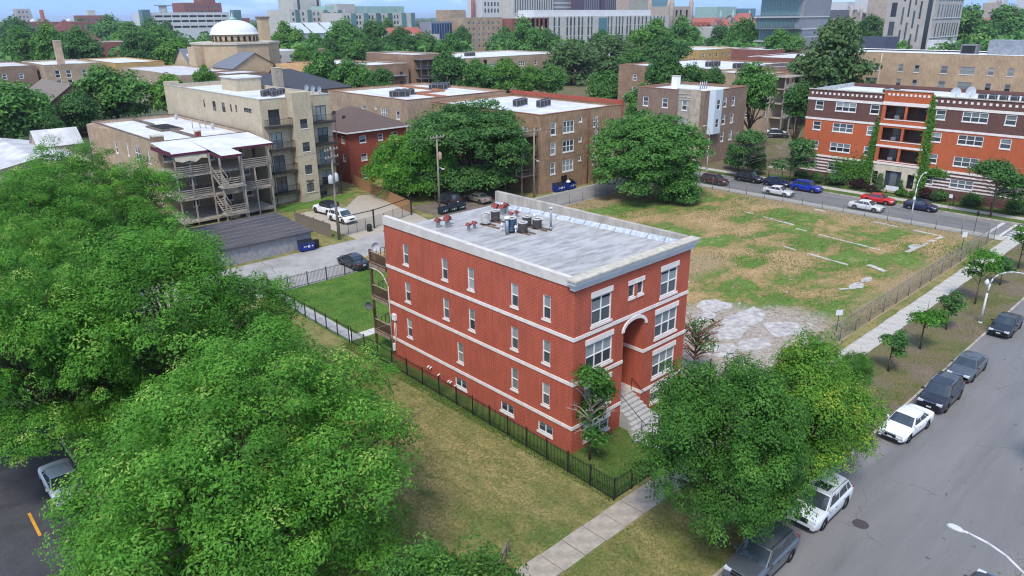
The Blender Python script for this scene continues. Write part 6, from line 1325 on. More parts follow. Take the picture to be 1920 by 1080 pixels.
    for k in range(4):
        u0, u1 = (.14 if k == 0 else 0), (.86 if k == 3 else 1)
        rw.poly([bil(base_r[k], base_r[k + 1], roof_r[k + 1], roof_r[k], u, v) + Vector((-.012, 0, .01)) for u, v in ((u0, .12), (u1, .12), (u1, .90), (u0, .90))], 0, True)
    side = []
    for s in (0, 4):
        A, B, C, D = base_f[s], base_r[s], roof_r[s], roof_f[s]; o = Vector((0, -1 if s == 0 else 1, 0))
        for u0, u1 in ((.10, .46), (.49, .80), (.83, .95)):
            side.append(pane(A, B, C, D, u0, u1, .10, .88, o))
    wh = MB(); tw = .22
    prof = [(r * .62, -tw / 2), (r * .93, -tw / 2), (r, -tw / 2 + .04), (r, tw / 2 - .04), (r * .93, tw / 2), (r * .62, tw / 2)]
    nn = 20
    for k in range(nn):
        a0, a1 = 2 * math.pi * k / nn, 2 * math.pi * (k + 1) / nn
        for (ra, ya), (rb, yb) in zip(prof, prof[1:]): wh.poly([(ra * math.cos(a0), ya, ra * math.sin(a0)), (rb * math.cos(a0), yb, rb * math.sin(a0)), (rb * math.cos(a1), yb, rb * math.sin(a1)), (ra * math.cos(a1), ya, ra * math.sin(a1))], 0, True)
    rim = MB()
    for sgn in (-1, 1):
        yy = sgn * (tw / 2 - .03)
        rim.tube((0, sgn * .02, 0), (0, yy - sgn * .02, 0), r * .6, r * .6, 20, 1)
        for k in range(5):
            a = 2 * math.pi * k / 5; c, s_ = math.cos(a), math.sin(a); pc, ps = -s_ * .05, c * .05
            rim.poly([(pc, yy, ps), (-pc, yy, -ps), (c * r * .6 - pc * .8, yy, s_ * r * .6 - ps * .8), (c * r * .6 + pc * .8, yy, s_ * r * .6 + ps * .8)], 0)
    zt = lerp_pts(hl - .15, P['top'])
    M = {}
    M['body'] = body.mesh('body', m_trim); M['cabin'] = cab.mesh('cabin', m_trim); M['windscreen'] = ws.mesh('windscreen', m_carglass); M['rear_window'] = rw.mesh('rear_window', m_carglass)
    M['side_window'] = [q.mesh('side_window', m_carglass) for q in side]; M['wheel'] = wh.mesh('wheel', m_tyre); M['rim'] = rim.mesh('rim', [m_rim, m_trim])
    hz_ = .66 if kind != 'suv' else .80
    def lamp(x0, x1, y0, y1, z0_, z1_): return MB().box(x0, y0, z0_, x1, y1, z1_)
    wf = W / 2 * .86
    hm = MB(); hm.poly([(hl - .02, wf * .55, hz_ - .08), (hl - .30, wf * 1.08, hz_ - .06), (hl - .55, wf * 1.12, hz_ + .08), (hl - .12, wf * .60, hz_ + .06)]); hm.poly([(hl - .02, wf * .55, hz_ - .08), (hl - .12, wf * .60, hz_ + .06), (hl - .1, wf * .5, hz_ - .0)])
    M['headlight'] = [lamp(hl - .34, hl - .03, wf * .52, wf * .985, hz_ - .07, hz_ + .07).mesh('headlight', m_head), lamp(hl - .34, hl - .03, -wf * .985, -wf * .52, hz_ - .07, hz_ + .07).mesh('headlight', m_head)]
    M['taillight'] = [lamp(-hl - .012, -hl + .28, wf * .66, wf * 1.045, .72 if kind == 'sedan' else .85, .90 if kind == 'sedan' else 1.05).mesh('taillight', m_tail), lamp(-hl - .012, -hl + .28, -wf * 1.045, -wf * .66, .72 if kind == 'sedan' else .85, .90 if kind == 'sedan' else 1.05).mesh('taillight', m_tail)]
    M['grille'] = MB().box(hl - .12, -wf * .48, hz_ - .16, hl + .012, wf * .48, hz_ + .04).box(hl - .12, -wf * .7, .30, hl + .010, wf * .7, .44).mesh('grille', m_trim)
    M['badge_bar'] = MB().box(hl - .1, -wf * .46, hz_ + .03, hl + .02, wf * .46, hz_ + .06).mesh('grille_bar', m_chrome)
    M['plate'] = MB().box(hl + .0, -.16, .46, hl + .022, .16, .56).mesh('licence_plate', m_plate); M['plate_r'] = MB().box(-hl - .022, -.16, .62, -hl, .16, .74).mesh('licence_plate', m_plate)
    M['mirror'] = [MB().box(xc - .30, sg * (wbs + .02), z0 + .04, xc - .16, sg * (wbs + .22), z0 + .18).mesh('mirror', m_trim) for sg in (-1, 1)]
    M['handle'] = [MB().box(xx, sg * (W / 2 * .995), z0 - .16, xx + .18, sg * (W / 2 + .02), z0 - .13).mesh('handle', m_trim) for sg in (-1, 1) for xx in (.0, -1.0)]
    M['sill'] = MB().box(-wb / 2 + r + .08, -W / 2 * .97, .2, wb / 2 - r - .08, W / 2 * .97, .32).mesh('lower_trim', m_trim); M['bumper'] = MB().box(-hl + .12, -W / 2 * .80, .26, -hl - .01, W / 2 * .80, .44).mesh('rear_bumper', m_trim)
    M['rails'] = [MB().path([(xr0 - .1, sg * wr * .93, z1 + .05), (xr0 - .25, sg * wr * .93, z1 + .1), (xr1 + .25, sg * wr * .93, z1 + .08), (xr1 + .1, sg * wr * .93, z1 + .02)], .022, 6).mesh('roof_rail', m_chrome) for sg in (-1, 1)]
    M['sunroof'] = MB().box(xr0 - .95, -wr * .58, z1 + .045, xr0 - .25, wr * .58, z1 + .075).mesh('sunroof', m_carglass)
    CARS[kind] = (P, M)
    return CARS[kind]
def car(kind, name, label, x, y, rz, c, group, z=ZR + .005, rails=False, sunroof=False, roofc=None, dead=None):
    P, M = car_model(kind)
    t = thing(name, label, 'car', (x, y, z), group, rz=rad(rz))
    omat(local('body', M['body'], t), c); omat(local('cabin', M['cabin'], t), roofc or c)
    local('windscreen', M['windscreen'], t); local('rear_window', M['rear_window'], t)
    for q in M['side_window']: local('side_window', q, t)
    for sx in (-1, 1):
        for sy in (-1, 1):
            w = local('wheel', M['wheel'], t, (sx * P['wb'] / 2, sy * (P['W'] / 2 - .115), P['r'])); local('rim', M['rim'], w)
    for q in M['headlight']: local('headlight', q, t)
    for q in M['taillight']: local('taillight', q, t)
    gr_ = local('grille', M['grille'], t); local('grille_bar', M['badge_bar'], gr_); local('licence_plate', M['plate'], t); local('licence_plate', M['plate_r'], t)
    for q in M['mirror']: omat(local('mirror', q, t), c)
    for q in M['handle']: local('handle', q, t)
    local('lower_trim', M['sill'], t); local('rear_bumper', M['bumper'], t)
    if rails:
        for q in M['rails']:
            o = local('roof_rail', q, t)
            if rails == 'black': omat(o, m_trim)
    if sunroof: local('sunroof', M['sunroof'], t)
    return t
c_white, c_pearl, c_black, c_grey, c_silver, c_tan, c_maroon, c_navy, c_blue, c_red, c_char = paint('white', (.78, .78, .78)), paint('pearl', (.58, .61, .63)), paint('black', (.018, .018, .024)), paint('grey', (.13, .14, .15), .5), paint('steel', (.15, .175, .20), .6), paint('tan', (.34, .30, .245), .4), paint('maroon', (.075, .010, .018)), paint('navy', (.012, .02, .06)), paint('blue', (.008, .03, .32)), paint('red', (.50, .018, .015)), paint('charcoal', (.05, .055, .065), .5)
fs = 'cars parked along the front street'; cs = 'cars parked along the cross street'; al = 'cars parked off the alley'
car('suv', 'parked_car', 'steel grey crossover nearest the camera, cropped at the bottom edge', -.35, -13.45, 180, c_silver, fs, rails='black')
car('suv', 'parked_car', 'white crossover with black sunroof half under the dark maple', 6.0, -13.5, 180, c_pearl, fs, rails=True, sunroof=True)
car('sedan', 'parked_car', 'white sedan standing slightly askew at the kerb, behind the maples', 18.5, -13.55, 176, c_white, fs)
car('suv', 'parked_car', 'black sport utility car with bright roof rails and toothed grille', 24.4, -13.75, 180, c_black, fs, rails=True)
car('sedan', 'parked_car', 'dark grey older sedan with sunroof behind the black utility car', 30.8, -13.6, 180, c_grey, fs, sunroof=True)
car('sedan', 'parked_car', 'black sedan beside the curved lamp post, farthest up the front street', 42.2, -13.25, 181, c_black, fs)
car('sedan', 'parked_car', 'black car roof just showing at the bottom right corner', 4.1, -22.1, 0, c_black, fs)
car('suv', 'parked_car', 'maroon crossover on the near side of the cross street, beside the big lot tree', 76.4, 37.8, -90, c_maroon, cs)
car('sedan', 'parked_car', 'white sedan on the cross street, next in front of the maroon crossover', 76.4, 26.4, -90, c_white, cs)
car('sedan', 'parked_car', 'white sedan on the cross street opposite the red car', 76.5, 13.0, -90, c_white, cs)
car('suv', 'parked_car', 'black crossover on the far kerb under the dark conifers', 82.0, 34.7, -90, c_black, cs)
car('hatch', 'parked_car', 'navy hatchback on the far kerb between the black and bright blue cars', 82.0, 29.7, -90, c_navy, cs)
car('suv', 'parked_car', 'bright blue crossover on the far kerb of the cross street', 82.0, 24.6, -90, c_blue, cs)
car('sedan', 'parked_car', 'red sedan on the far kerb before the orange building entrance', 82.0, 13.5, -90, c_red, cs)
car('hatch', 'parked_car', 'dark blue hatchback behind the white lamp post on the cross street', 82.0, 7.6, -90, c_navy, cs)
car('sedan', 'parked_car', 'charcoal sedan parked on the apron behind the red building', 10.2, 42.6, 90, c_char, al, z=.015)
car('jeep', 'parked_car', 'white boxy four-by-four with black top on the tan parking pad', 20.2, 66.0, 97, c_white, al, z=.015, roofc=m_trim)
car('suv', 'parked_car', 'white crossover behind the wooden fence on the tan parking pad', 19.4, 60.4, -86, c_white, al, z=.015)
car('sedan', 'parked_car', 'pale gold sedan under the big alley tree, above the roof parapet', 40.0, 55.8, 90, c_tan, al, z=.015)
car('suv', 'parked_car', 'dark crossover in the shade under the alley tree', 36.2, 58.2, 90, c_char, al, z=.015)
car('sedan', 'parked_car', 'white car half hidden under the locusts at the left edge', -24.6, 18.4, -90, c_pearl, 'cars parked along the side street')
car('suv', 'parked_car', 'dark crossover in the lot behind the bay-windowed block', 128, 54, -60, c_black, 'cars in the far lot', z=.02)
car('sedan', 'parked_car', 'silver sedan in the lot behind the bay-windowed block', 131.5, 56.5, -60, c_pearl, 'cars in the far lot', z=.02)
car('suv', 'parked_car', 'dark green crossover at the right end of the far lot', 138, 50, -60, c_char, 'cars in the far lot', z=.02)
# ------------------------------------------------------------------ trees
def leafmat(name, dark, mid, light, tip, trans=0.35):
    m = bpy.data.materials.new(name); m.use_nodes = True
    t = m.node_tree; b = t.nodes['Principled BSDF']; out = t.nodes['Material Output']
    b.inputs['Roughness'].default_value = 0.62; b.inputs['Specular IOR Level'].default_value = 0.25
    at = N(t, 'ShaderNodeAttribute', attribute_name='tint')
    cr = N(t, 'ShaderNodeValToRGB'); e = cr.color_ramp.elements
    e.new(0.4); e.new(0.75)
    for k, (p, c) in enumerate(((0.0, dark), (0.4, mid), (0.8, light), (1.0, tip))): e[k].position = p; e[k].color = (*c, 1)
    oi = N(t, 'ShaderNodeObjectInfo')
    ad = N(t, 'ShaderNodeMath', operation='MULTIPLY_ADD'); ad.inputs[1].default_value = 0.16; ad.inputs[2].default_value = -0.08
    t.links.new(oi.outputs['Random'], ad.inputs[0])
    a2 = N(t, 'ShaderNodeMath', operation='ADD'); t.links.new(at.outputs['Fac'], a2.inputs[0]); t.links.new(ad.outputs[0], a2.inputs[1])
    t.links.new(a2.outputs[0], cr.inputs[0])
    tr = N(t, 'ShaderNodeBsdfTranslucent'); mx = N(t, 'ShaderNodeMixShader'); mx.inputs[0].default_value = trans
    t.links.new(cr.outputs[0], b.inputs['Base Color']); t.links.new(cr.outputs[0], tr.inputs['Color'])
    t.links.new(b.outputs[0], mx.inputs[1]); t.links.new(tr.outputs[0], mx.inputs[2]); t.links.new(mx.outputs[0], out.inputs['Surface'])
    MATS[name] = m
    return m
m_bark = mat('bark', (0.115, 0.085, 0.062), rough=0.95, var=0.3, scale=3, streak=(4, 4, 0.6), bump=0.4, bscale=12)
m_bark_pale = mat('dead_bark', (0.30, 0.265, 0.22), rough=0.95, var=0.25, scale=4)
LM = dict(
    L=leafmat('locust_leaf', (0.040, 0.125, 0.015), (0.088, 0.260, 0.027), (0.148, 0.375, 0.042), (0.38, 0.53, 0.11), 0.38),
    M=leafmat('maple_leaf', (0.030, 0.090, 0.015), (0.062, 0.178, 0.025), (0.102, 0.265, 0.038), (0.20, 0.37, 0.06)),
    Y=leafmat('yellow_maple_leaf', (0.050, 0.140, 0.018), (0.092, 0.245, 0.028), (0.17, 0.35, 0.038), (0.46, 0.50, 0.055)),
    a=leafmat('street_tree_leaf', (0.052, 0.145, 0.034), (0.096, 0.245, 0.050), (0.150, 0.335, 0.068), (0.22, 0.40, 0.09)),
    b=leafmat('dark_tree_leaf', (0.040, 0.112, 0.031), (0.074, 0.188, 0.046), (0.112, 0.258, 0.060), (0.16, 0.31, 0.08)),
    c=leafmat('bright_tree_leaf', (0.055, 0.150, 0.024), (0.105, 0.265, 0.038), (0.165, 0.345, 0.054), (0.24, 0.41, 0.078)),
    d=leafmat('grey_green_leaf', (0.060, 0.118, 0.040), (0.100, 0.185, 0.060), (0.148, 0.240, 0.080), (0.21, 0.29, 0.105)),
    p=leafmat('purple_leaf', (0.030, 0.012, 0.016), (0.055, 0.020, 0.024), (0.08, 0.03, 0.03), (0.10, 0.05, 0.04)))
def leaves_mesh(name, ctr, out, tint, size, asp, m, rs, upbias=0.6, jit=0.75, droop=0.0):
    """One quad per leaf (or leaf spray): centres, outward directions and tints are arrays."""
    n = len(ctr)
    nrm = out * 0.55 + np.array([0, 0, upbias]) + rs.normal(0, jit * 0.6, (n, 3)); nrm /= np.linalg.norm(nrm, axis=1, keepdims=True) + 1e-9
    t = rs.normal(0, 1, (n, 3)); t[:, 2] -= droop
    t -= nrm * (t * nrm).sum(1, keepdims=True); t /= np.linalg.norm(t, axis=1, keepdims=True) + 1e-9
    w = np.cross(nrm, t)
    s = size * rs.uniform(0.65, 1.35, (n, 1))
    a = t * s; b = w * s * asp
    v = np.empty((n, 4, 3), np.float32)
    v[:, 0] = ctr - a; v[:, 1] = ctr + b * 1.0 - a * 0.1; v[:, 2] = ctr + a; v[:, 3] = ctr - b * 1.0 - a * 0.1
    me = bpy.data.meshes.new(name)
    me.vertices.add(n * 4); me.loops.add(n * 4); me.polygons.add(n)
    me.vertices.foreach_set('co', v.ravel())
    me.loops.foreach_set('vertex_index', np.arange(n * 4, dtype=np.int32))
    me.polygons.foreach_set('loop_start', np.arange(0, n * 4, 4, dtype=np.int32))
    me.polygons.foreach_set('loop_total', np.full(n, 4, np.int32))
    at = me.attributes.new('tint', 'FLOAT', 'POINT'); at.data.foreach_set('value', np.repeat(tint.astype(np.float32), 4))
    me.materials.append(m); me.update(); me.validate()
    return me
def crown(name, seed, lobes, nclump, per, leaf, asp, cr, m, shell=(0.72, 1.04), inside=0.18, tmean=0.42, tsd=0.17, toplight=0.0, droop=0.0, flat=0.6, jit=0.75, upbias=0.6, cut=0.72):
    """Leaf clumps spread over and inside a set of ellipsoid lobes (x, y, z, rx, ry, rz)."""
    rs = np.random.RandomState(seed); L = np.array(lobes, float)
    area = (L[:, 3] * L[:, 4]) ** 0.8 * L[:, 5] ** 0.4; area /= area.sum()
    C, O = [], []
    while len(C) < nclump:
        k = rs.choice(len(L), size=nclump * 2, p=area)
        u = rs.normal(0, 1, (len(k), 3)); u /= np.linalg.norm(u, axis=1, keepdims=True)
        u[:, 2] = np.where(u[:, 2] < -0.35, -u[:, 2] * 0.6, u[:, 2])
        rr = rs.uniform(shell[0], shell[1], len(k)); ins = rs.rand(len(k)) < inside; rr[ins] = rs.uniform(0.25, 0.8, ins.sum())
        P = L[k, :3] + u * L[k, 3:6] * rr[:, None]
        q = ((P[:, None, :] - L[None, :, :3]) / L[None, :, 3:6]); q = np.sqrt((q ** 2).sum(2)); q[np.arange(len(k)), k] = 9
        ok = (q.min(1) > cut) | (rs.rand(len(k)) < 0.12)
        C += list(P[ok]); O += list(u[ok])
    C = np.array(C[:nclump]); O = np.array(O[:nclump])
    ct = np.clip(rs.normal(tmean, tsd, nclump), 0, 1)
    big = rs.uniform(0.7, 1.45, nclump)
    i = np.repeat(np.arange(nclump), per)
    off = rs.normal(0, 1, (len(i), 3)); off /= np.linalg.norm(off, axis=1, keepdims=True)
    off[:, 2] = np.where(off[:, 2] < -0.25, -off[:, 2] * 0.7, off[:, 2])                    # each clump is a little dome of leaves
    off *= np.array([1, 1, flat + .2]) * cr * big[i][:, None] * np.clip(rs.normal(0.93, 0.10, len(i)), .5, 1.15)[:, None]
    if droop: off[:, 2] -= droop * cr * (off[:, 0] ** 2 + off[:, 1] ** 2) / (cr * cr)
    P = C[i] + off
    tint = np.clip(ct[i] + rs.normal(0, 0.09, len(i)) + toplight * off[:, 2] / cr, 0, 1)  # clump tops lighter, undersides darker: shading put into the leaf tint
    outd = O[i] * 0.5 + off / (np.linalg.norm(off, axis=1, keepdims=True) + 1e-6) * 1.1
    return leaves_mesh(name, P, outd, tint, leaf, asp, m, rs, upbias, jit, droop * 0.8)
def trunk(name, seed, h, r, lobes, m=None, fork=0.4, sub=2, twigs=0):
    rr = random.Random(seed); b = MB(); f = h * fork
    b.path([(0, 0, -0.05), (0, 0, 0.25), (rr.uniform(-.1, .1), rr.uniform(-.1, .1), f)], [r * 1.45, r * 1.05, r * 0.85], 9)
    for L in lobes:
        c = Vector(L[:3]); s = Vector((0, 0, f * rr.uniform(0.8, 1.0))); mid = s.lerp(c, 0.55) + Vector((rr.uniform(-.3, .3), rr.uniform(-.3, .3), rr.uniform(-.2, .5)))
        b.path([s, mid, c + Vector((0, 0, L[5] * 0.4))], [r * 0.5, r * 0.32, r * 0.1], 6)
        for _ in range(sub):
            e = c + Vector((rr.uniform(-1, 1) * L[3], rr.uniform(-1, 1) * L[4], rr.uniform(-.2, 1) * L[5])) * 0.85
            b.path([mid, mid.lerp(e, 0.6) + Vector((0, 0, 0.2)), e], [r * 0.22, r * 0.13, r * 0.04], 5)
    return b.mesh(name, m or m_bark)
def lobeset(seed, R0, zc, rz, n, spread=0.62, lr=(0.38, 0.6), top=True, skirt=0):
    rr = random.Random(seed); out = []
    for k in range(n):
        a = 2 * math.pi * k / n + rr.uniform(-.35, .35); d = R0 * spread * rr.uniform(0.75, 1.1); l = R0 * rr.uniform(*lr)
        out.append((d * math.cos(a), d * math.sin(a), zc + rz * rr.uniform(-0.42, 0.22), l, l * rr.uniform(.85, 1.1), rz * rr.uniform(0.42, 0.62)))
    if skirt:
        for k in range(skirt):
            a = 2 * math.pi * (k + .5) / skirt + rr.uniform(-.3, .3); d = R0 * spread * rr.uniform(.85, 1.12); l = R0 * rr.uniform(.26, .38)
            out.append((d * math.cos(a), d * math.sin(a), zc - rz * rr.uniform(0.5, 0.72), l, l, rz * rr.uniform(.26, .36)))
    if top:
        for k in range(max(2, n // 3)):
            out.append((rr.uniform(-.28, .28) * R0, rr.uniform(-.28, .28) * R0, zc + rz * rr.uniform(0.2, 0.42), R0 * rr.uniform(.36, .5), R0 * rr.uniform(.36, .5), rz * rr.uniform(.5, .62)))
    return out
PROTO = {}
def proto(key, R0, zc, crown_me, trunk_me): PROTO.setdefault(key, []).append((R0, zc, crown_me, trunk_me))
# background street trees: three shapes each of four kinds
for key, sd in (('a', 11), ('b', 31), ('c', 51), ('d', 71)):
    for v in range(3):
        lb = lobeset(sd + v, 5, 6.6, 5.6, 6 + v, lr=(0.4, 0.62), skirt=5)
        ncl = 820 if key != 'd' else 560
        proto(key, 5, 6.6, crown('crown', sd + v, lb, int(ncl * .62), 22, 0.31, 0.62, 1.15, LM[key], tsd=0.2, inside=0.12, cut=0.7), trunk('trunk', sd + v, 6.6, 0.32, lb, sub=1 if key != 'd' else 3))
# larger midground trees
lb = lobeset(91, 8.6, 7, 6.3, 12, lr=(0.3, 0.46), skirt=9); proto('a2', 8.6, 7, crown('crown', 91, lb, 1150, 50, 0.19, 0.55, 0.95, LM['a'], tsd=0.2, tmean=0.45), trunk('trunk', 91, 7, 0.4, lb))
lb = lobeset(92, 9.6, 7.5, 7.2, 12, lr=(0.32, 0.5), skirt=9); proto('b2', 9.6, 7.5, crown('crown', 92, lb, 1300, 50, 0.19, 0.55, 0.95, LM['b'], tsd=0.22, tmean=0.55), trunk('trunk', 92, 7.5, 0.45, lb))
lb = lobeset(93, 5.8, 6.5, 5.2, 9, lr=(0.34, 0.5), skirt=7); proto('c2', 5.8, 6.5, crown('crown', 93, lb, 800, 48, 0.18, 0.38, 0.8, LM['L'], tsd=0.18, tmean=0.5, droop=0.35), trunk('trunk', 93, 6.5, 0.28, lb))
# honey locusts of the foreground
for v in range(2):
    lb = lobeset(200 + v, 7.4, 8, 5.8, 14, spread=0.66, lr=(0.26, 0.42), skirt=10)
    proto('L%d' % v, 7.4, 8, crown('crown', 200 + v, lb, 1020, 172, 0.080, 0.42, 0.66, LM['L'], tsd=0.17, tmean=0.44, toplight=0.34, droop=0.22, inside=0.14, jit=0.5, upbias=0.5, shell=(0.66, 1.1), flat=0.55), trunk('trunk', 200 + v, 8, 0.34, lb, sub=3))
# maples
for v, (R0, zc, rz, ncl, km) in enumerate(((4.0, 4.2, 3.6, 800, 'M'), (4.7, 5.8, 4.0, 1100, 'M'), (4.2, 5.4, 3.9, 950, 'Y'))):
    lb = lobeset(300 + v, R0, zc, rz, 11, spread=0.60, lr=(0.32, 0.5), skirt=9)
    proto('M%d' % v, R0, zc, crown('crown', 300 + v, lb, int(ncl * .52), 190, 0.068, 0.62, 0.66, LM[km], tsd=0.17, tmean=0.45, toplight=0.28, droop=0.25, inside=0.12, jit=0.5, upbias=0.5, flat=0.55, shell=(0.68, 1.08)), trunk('trunk', 300 + v, zc, 0.2, lb, sub=2))
def plant_tree(x, y, zc, r, key, label, group, name='tree', rz=None, wide=1.0):
    vs = PROTO[key]; R0, z0, cm, tm = vs[R.randrange(len(vs))]
    t = thing(name, label, 'tree', (x, y, 0.0), group, rz=R.uniform(0, 6.28) if rz is None else rz)
    s = r / R0; sz = min(max(zc / z0, s * 0.95), s * 1.25)
    c = local('crown', cm, t, (0, 0, zc - z0 * sz)); c.scale = (s, s, sz)
    k = local('trunk', tm, t); k.scale = (s, s, zc / z0)
    return t
TREES = '''
111.0,739.2,14.0,14.9,b,broad green tree at far left edge, before the long brick school
234.0,1216.8,14.0,13.5,a,small round tree just left of the red pyramid roof
51.8,415.3,14.0,7.6,a,leafy tree at far left edge above the pale roofs
62.0,400.5,14.0,8.3,c,bright green tree in front of the red pyramid roof
58.6,335.9,13.6,7.5,b,dark green tree right of the thin tan chimney
222.4,969.6,14.0,13.0,a,green tree just right of the red pyramid roof
196.1,781.4,14.0,15.9,a,wide green tree below the distant low brick block
169.0,629.9,14.0,11.0,c,light green tree between the pyramid roof and the parking garage
220.6,729.5,14.0,13.0,a,green tree below the left end of the white parking garage
248.2,776.5,14.0,8.0,b,narrow dark tree below the white parking garage
87.3,353.0,12.1,7.7,b,dense tree left of the domed temple, upper of two rows
100.4,362.7,13.1,7.8,a,round tree against the left wall of the domed temple
95.2,325.0,10.7,7.9,c,bright tree directly left of the domed temple's entrance wing
462.6,1241.6,14.0,30.4,b,distant tree mass behind the white temple dome
29.9,194.5,7.0,7.8,a,large leafy tree behind the white-roofed porch building
41.8,185.5,7.0,5.6,c,bright green tree left of the pale block's tall roof
15.8,173.6,6.0,4.2,b,dark tree beside the brick gable house with arched windows
1.9,170.6,7.0,7.1,a,big rounded tree at the left edge beside the gable house
7.9,163.8,4.0,2.3,b,small dark tree at the foot of the gable house
49.6,180.4,11.5,2.5,c,small bush-like tree behind the pale block's parapet
275.7,613.1,14.0,10.3,a,green tree immediately right of the temple dome
191.3,408.8,14.0,8.4,c,pale feathery tree right of the domed temple
511.4,1054.7,14.0,17.5,b,distant tree at the left foot of the pale hospital
312.4,612.0,13.3,8.2,a,small tree before the hospital's slanted glass wing
400.8,740.7,10.2,8.3,a,small tree before the hospital's right glass wing
189.3,340.6,14.0,9.3,a,large tree in front of the hospital's left half
169.0,302.5,10.0,7.3,a,rounded tree above the flat-roofed row left of the rear stairs
238.0,386.8,13.8,8.4,b,dark tree in front of the hospital's middle bays
231.3,347.4,11.5,8.5,b,dark tree in front of the hospital's right end
326.7,505.0,14.0,8.7,a,tree touching the hospital's right base
256.3,357.0,10.0,7.9,d,grey-green tree below the blue glass building
196.6,386.6,10.0,6.7,a,tree between two pale rooftops right of the temple
157.1,300.8,10.0,5.6,b,dark tree behind the brick chimney and flat roofs
133.4,284.7,10.0,3.5,c,small bright round tree right of the temple's corner turret
136.6,273.4,10.0,3.4,c,small bright round tree left of the red brick chimney
189.2,313.8,10.0,6.1,b,dark tree behind the porch row with grey stairs
210.2,274.7,10.0,6.9,a,tree below the tan brick tower
268.4,336.3,13.1,5.8,b,tall narrow dark tree against the tan brick hotel
303.2,336.4,10.9,8.5,a,tree in front of the red part of the old hotel
81.5,172.0,10.1,5.5,a,leafy tree behind the brown hip roof, left one
85.1,163.0,9.2,4.7,a,leafy tree behind the courtyard flats, beside the porch row
88.1,152.8,8.8,3.3,b,low tree at the left end of the courtyard flats' far parapet
122.0,165.2,9.1,5.1,b,dark tree left of the brick flats with white windows
126.6,158.9,8.5,3.9,a,tree before the brick flats with white windows, left one
135.0,151.5,8.7,3.8,c,yellow-green tree before the brick flats with white windows
147.8,174.3,4.0,6.3,a,long low leafy tree behind the courtyard flats' white roof
255.7,265.8,14.0,8.8,a,dark round tree below the striped hall's left end
312.0,304.5,10.0,7.3,b,second tree from the left below the striped hall
316.1,267.2,10.0,6.9,b,tree below the middle of the striped hall
265.1,192.2,14.0,9.5,c,broad flat-topped tree below the striped hall's right end
344.0,228.2,14.0,8.9,a,round tree between the striped hall and the grey stone school
610.1,423.5,14.0,8.4,b,small dark tree at the foot of the gothic tower
406.8,242.9,11.0,8.2,b,tree right of the grey stone school
364.3,203.0,13.3,8.2,a,tree left of the grey glass block, near one
482.7,258.5,11.0,8.1,b,tree touching the left side of the grey glass block
197.1,180.6,8.0,9.7,d,airy willow-like tree with open branches, left one of the pair
227.5,184.1,8.0,10.6,d,airy willow-like tree with open branches, right one of the pair
220.8,166.7,7.0,6.3,a,tree just right of the airy willow-like pair
244.7,168.7,8.0,9.0,b,large dark round tree right of the willow-like pair
149.0,155.7,6.0,4.5,c,yellowish tree left of the willow-like trees
154.0,149.9,6.0,4.5,a,tree under the left willow-like tree
152.1,125.1,5.0,5.3,a,bright tree behind the brown alley apartment block, left one
161.0,120.6,5.0,5.6,a,bright tree behind the brown alley apartment block, middle one
128.2,91.6,5.0,4.8,a,bright tree between the brown alley block and the bay-windowed block
114.9,76.5,12.2,4.1,b,tree behind the bay-windowed block, left one
116.7,70.3,12.4,2.7,b,tree behind the bay-windowed block, middle one
115.7,64.4,12.6,2.3,b,small tree behind the bay-windowed block, right one
334.5,162.5,10.5,8.1,a,round tree at the foot of the grey glass block
152.3,55.4,14.5,8.4,d,tall open tree with visible limbs left of the long tan building
109.7,51.1,11.8,4.1,a,leafy tree right of the bay-windowed block
95.9,34.3,12.0,2.6,b,tree between the porch flats and the red apartment building
480.2,180.0,14.0,9.0,b,tree left of the pale striped tower, lower one
890.0,353.7,14.0,13.1,a,tree under the gothic chapel's scaffolded wing
704.7,314.9,14.0,9.3,b,dark tree right of the grey glass block
531.5,140.1,14.0,16.4,a,large leafy tree behind the long tan building's chimney, left one
646.8,146.6,14.0,17.0,a,large leafy tree behind the long tan building's chimney, right one
60.0,39.6,7.0,8.7,a2,big spreading dark green tree in the vacant lot's far corner
60.1,33.8,2.6,2.7,a,dense leafy bush at the big lot tree's right foot
44.3,62.0,7.5,10.1,b2,big dense dark green tree beside the alley, behind the roof
35.5,66.1,5.2,6.4,c2,light feathery tree in front of the big dark alley tree
-19.8,3.0,7.0,8.3,L0,huge honey locust filling the bottom left, nearest the lawn
-16.2,21.5,7.6,9.4,L0,huge honey locust left of the back lawn, middle of the row
-22.2,22.0,8.6,6.3,L1,honey locust at the left edge above the hidden white car
-10.5,62.5,7.2,9.7,L1,honey locust in front of the white-roofed porch building
-18.6,53.3,7.4,8.3,L0,honey locust at the left edge, far end of the row
-22.2,37.0,7.6,6.0,L0,honey locust cut by the left edge, between its larger neighbours
-17.9,-9.3,4.5,3.5,M0,maple cropped by the bottom edge beside the sawhorse barrier
-0.6,-11.3,6.6,4.1,M1,dense dark green maple in front of the red brick building
7.6,-11.6,5.6,3.7,M2,maple tipped yellow-green behind the dark one at the kerb
18.9,-9.6,3.0,1.2,M0,small bright sapling behind the yellow-tipped maple
'''.strip().split('\n')
for row in TREES:
    x, y, zc, r, k, lab = row.split(',', 5)
    g_ = {'L': 'honey locusts along the side street', 'M': 'maples by the front street'}.get(k[0], 'trees among the houses')
    t_ = plant_tree(float(x), float(y), float(zc), float(r), k, lab, g_, rz=0.0 if 'hidden white car' in lab else None)
    if 'hidden white car' in lab:              # this one leans out over the street
        for ch in t_.children:
            if ch.name.startswith('crown'): ch.location.x -= 2.3; ch.location.y -= 1.4
            else: ch.rotation_euler = (rad(9), rad(-15), 0)
forest('distant_trees', 4, 'mass of tree crowns between the far buildings', 900, 420, 1500, 60, 1.5)
forest('distant_trees', 5, 'dark wooded horizon beyond the skyline', 2600, 1300, 9000, 26, 3.6)
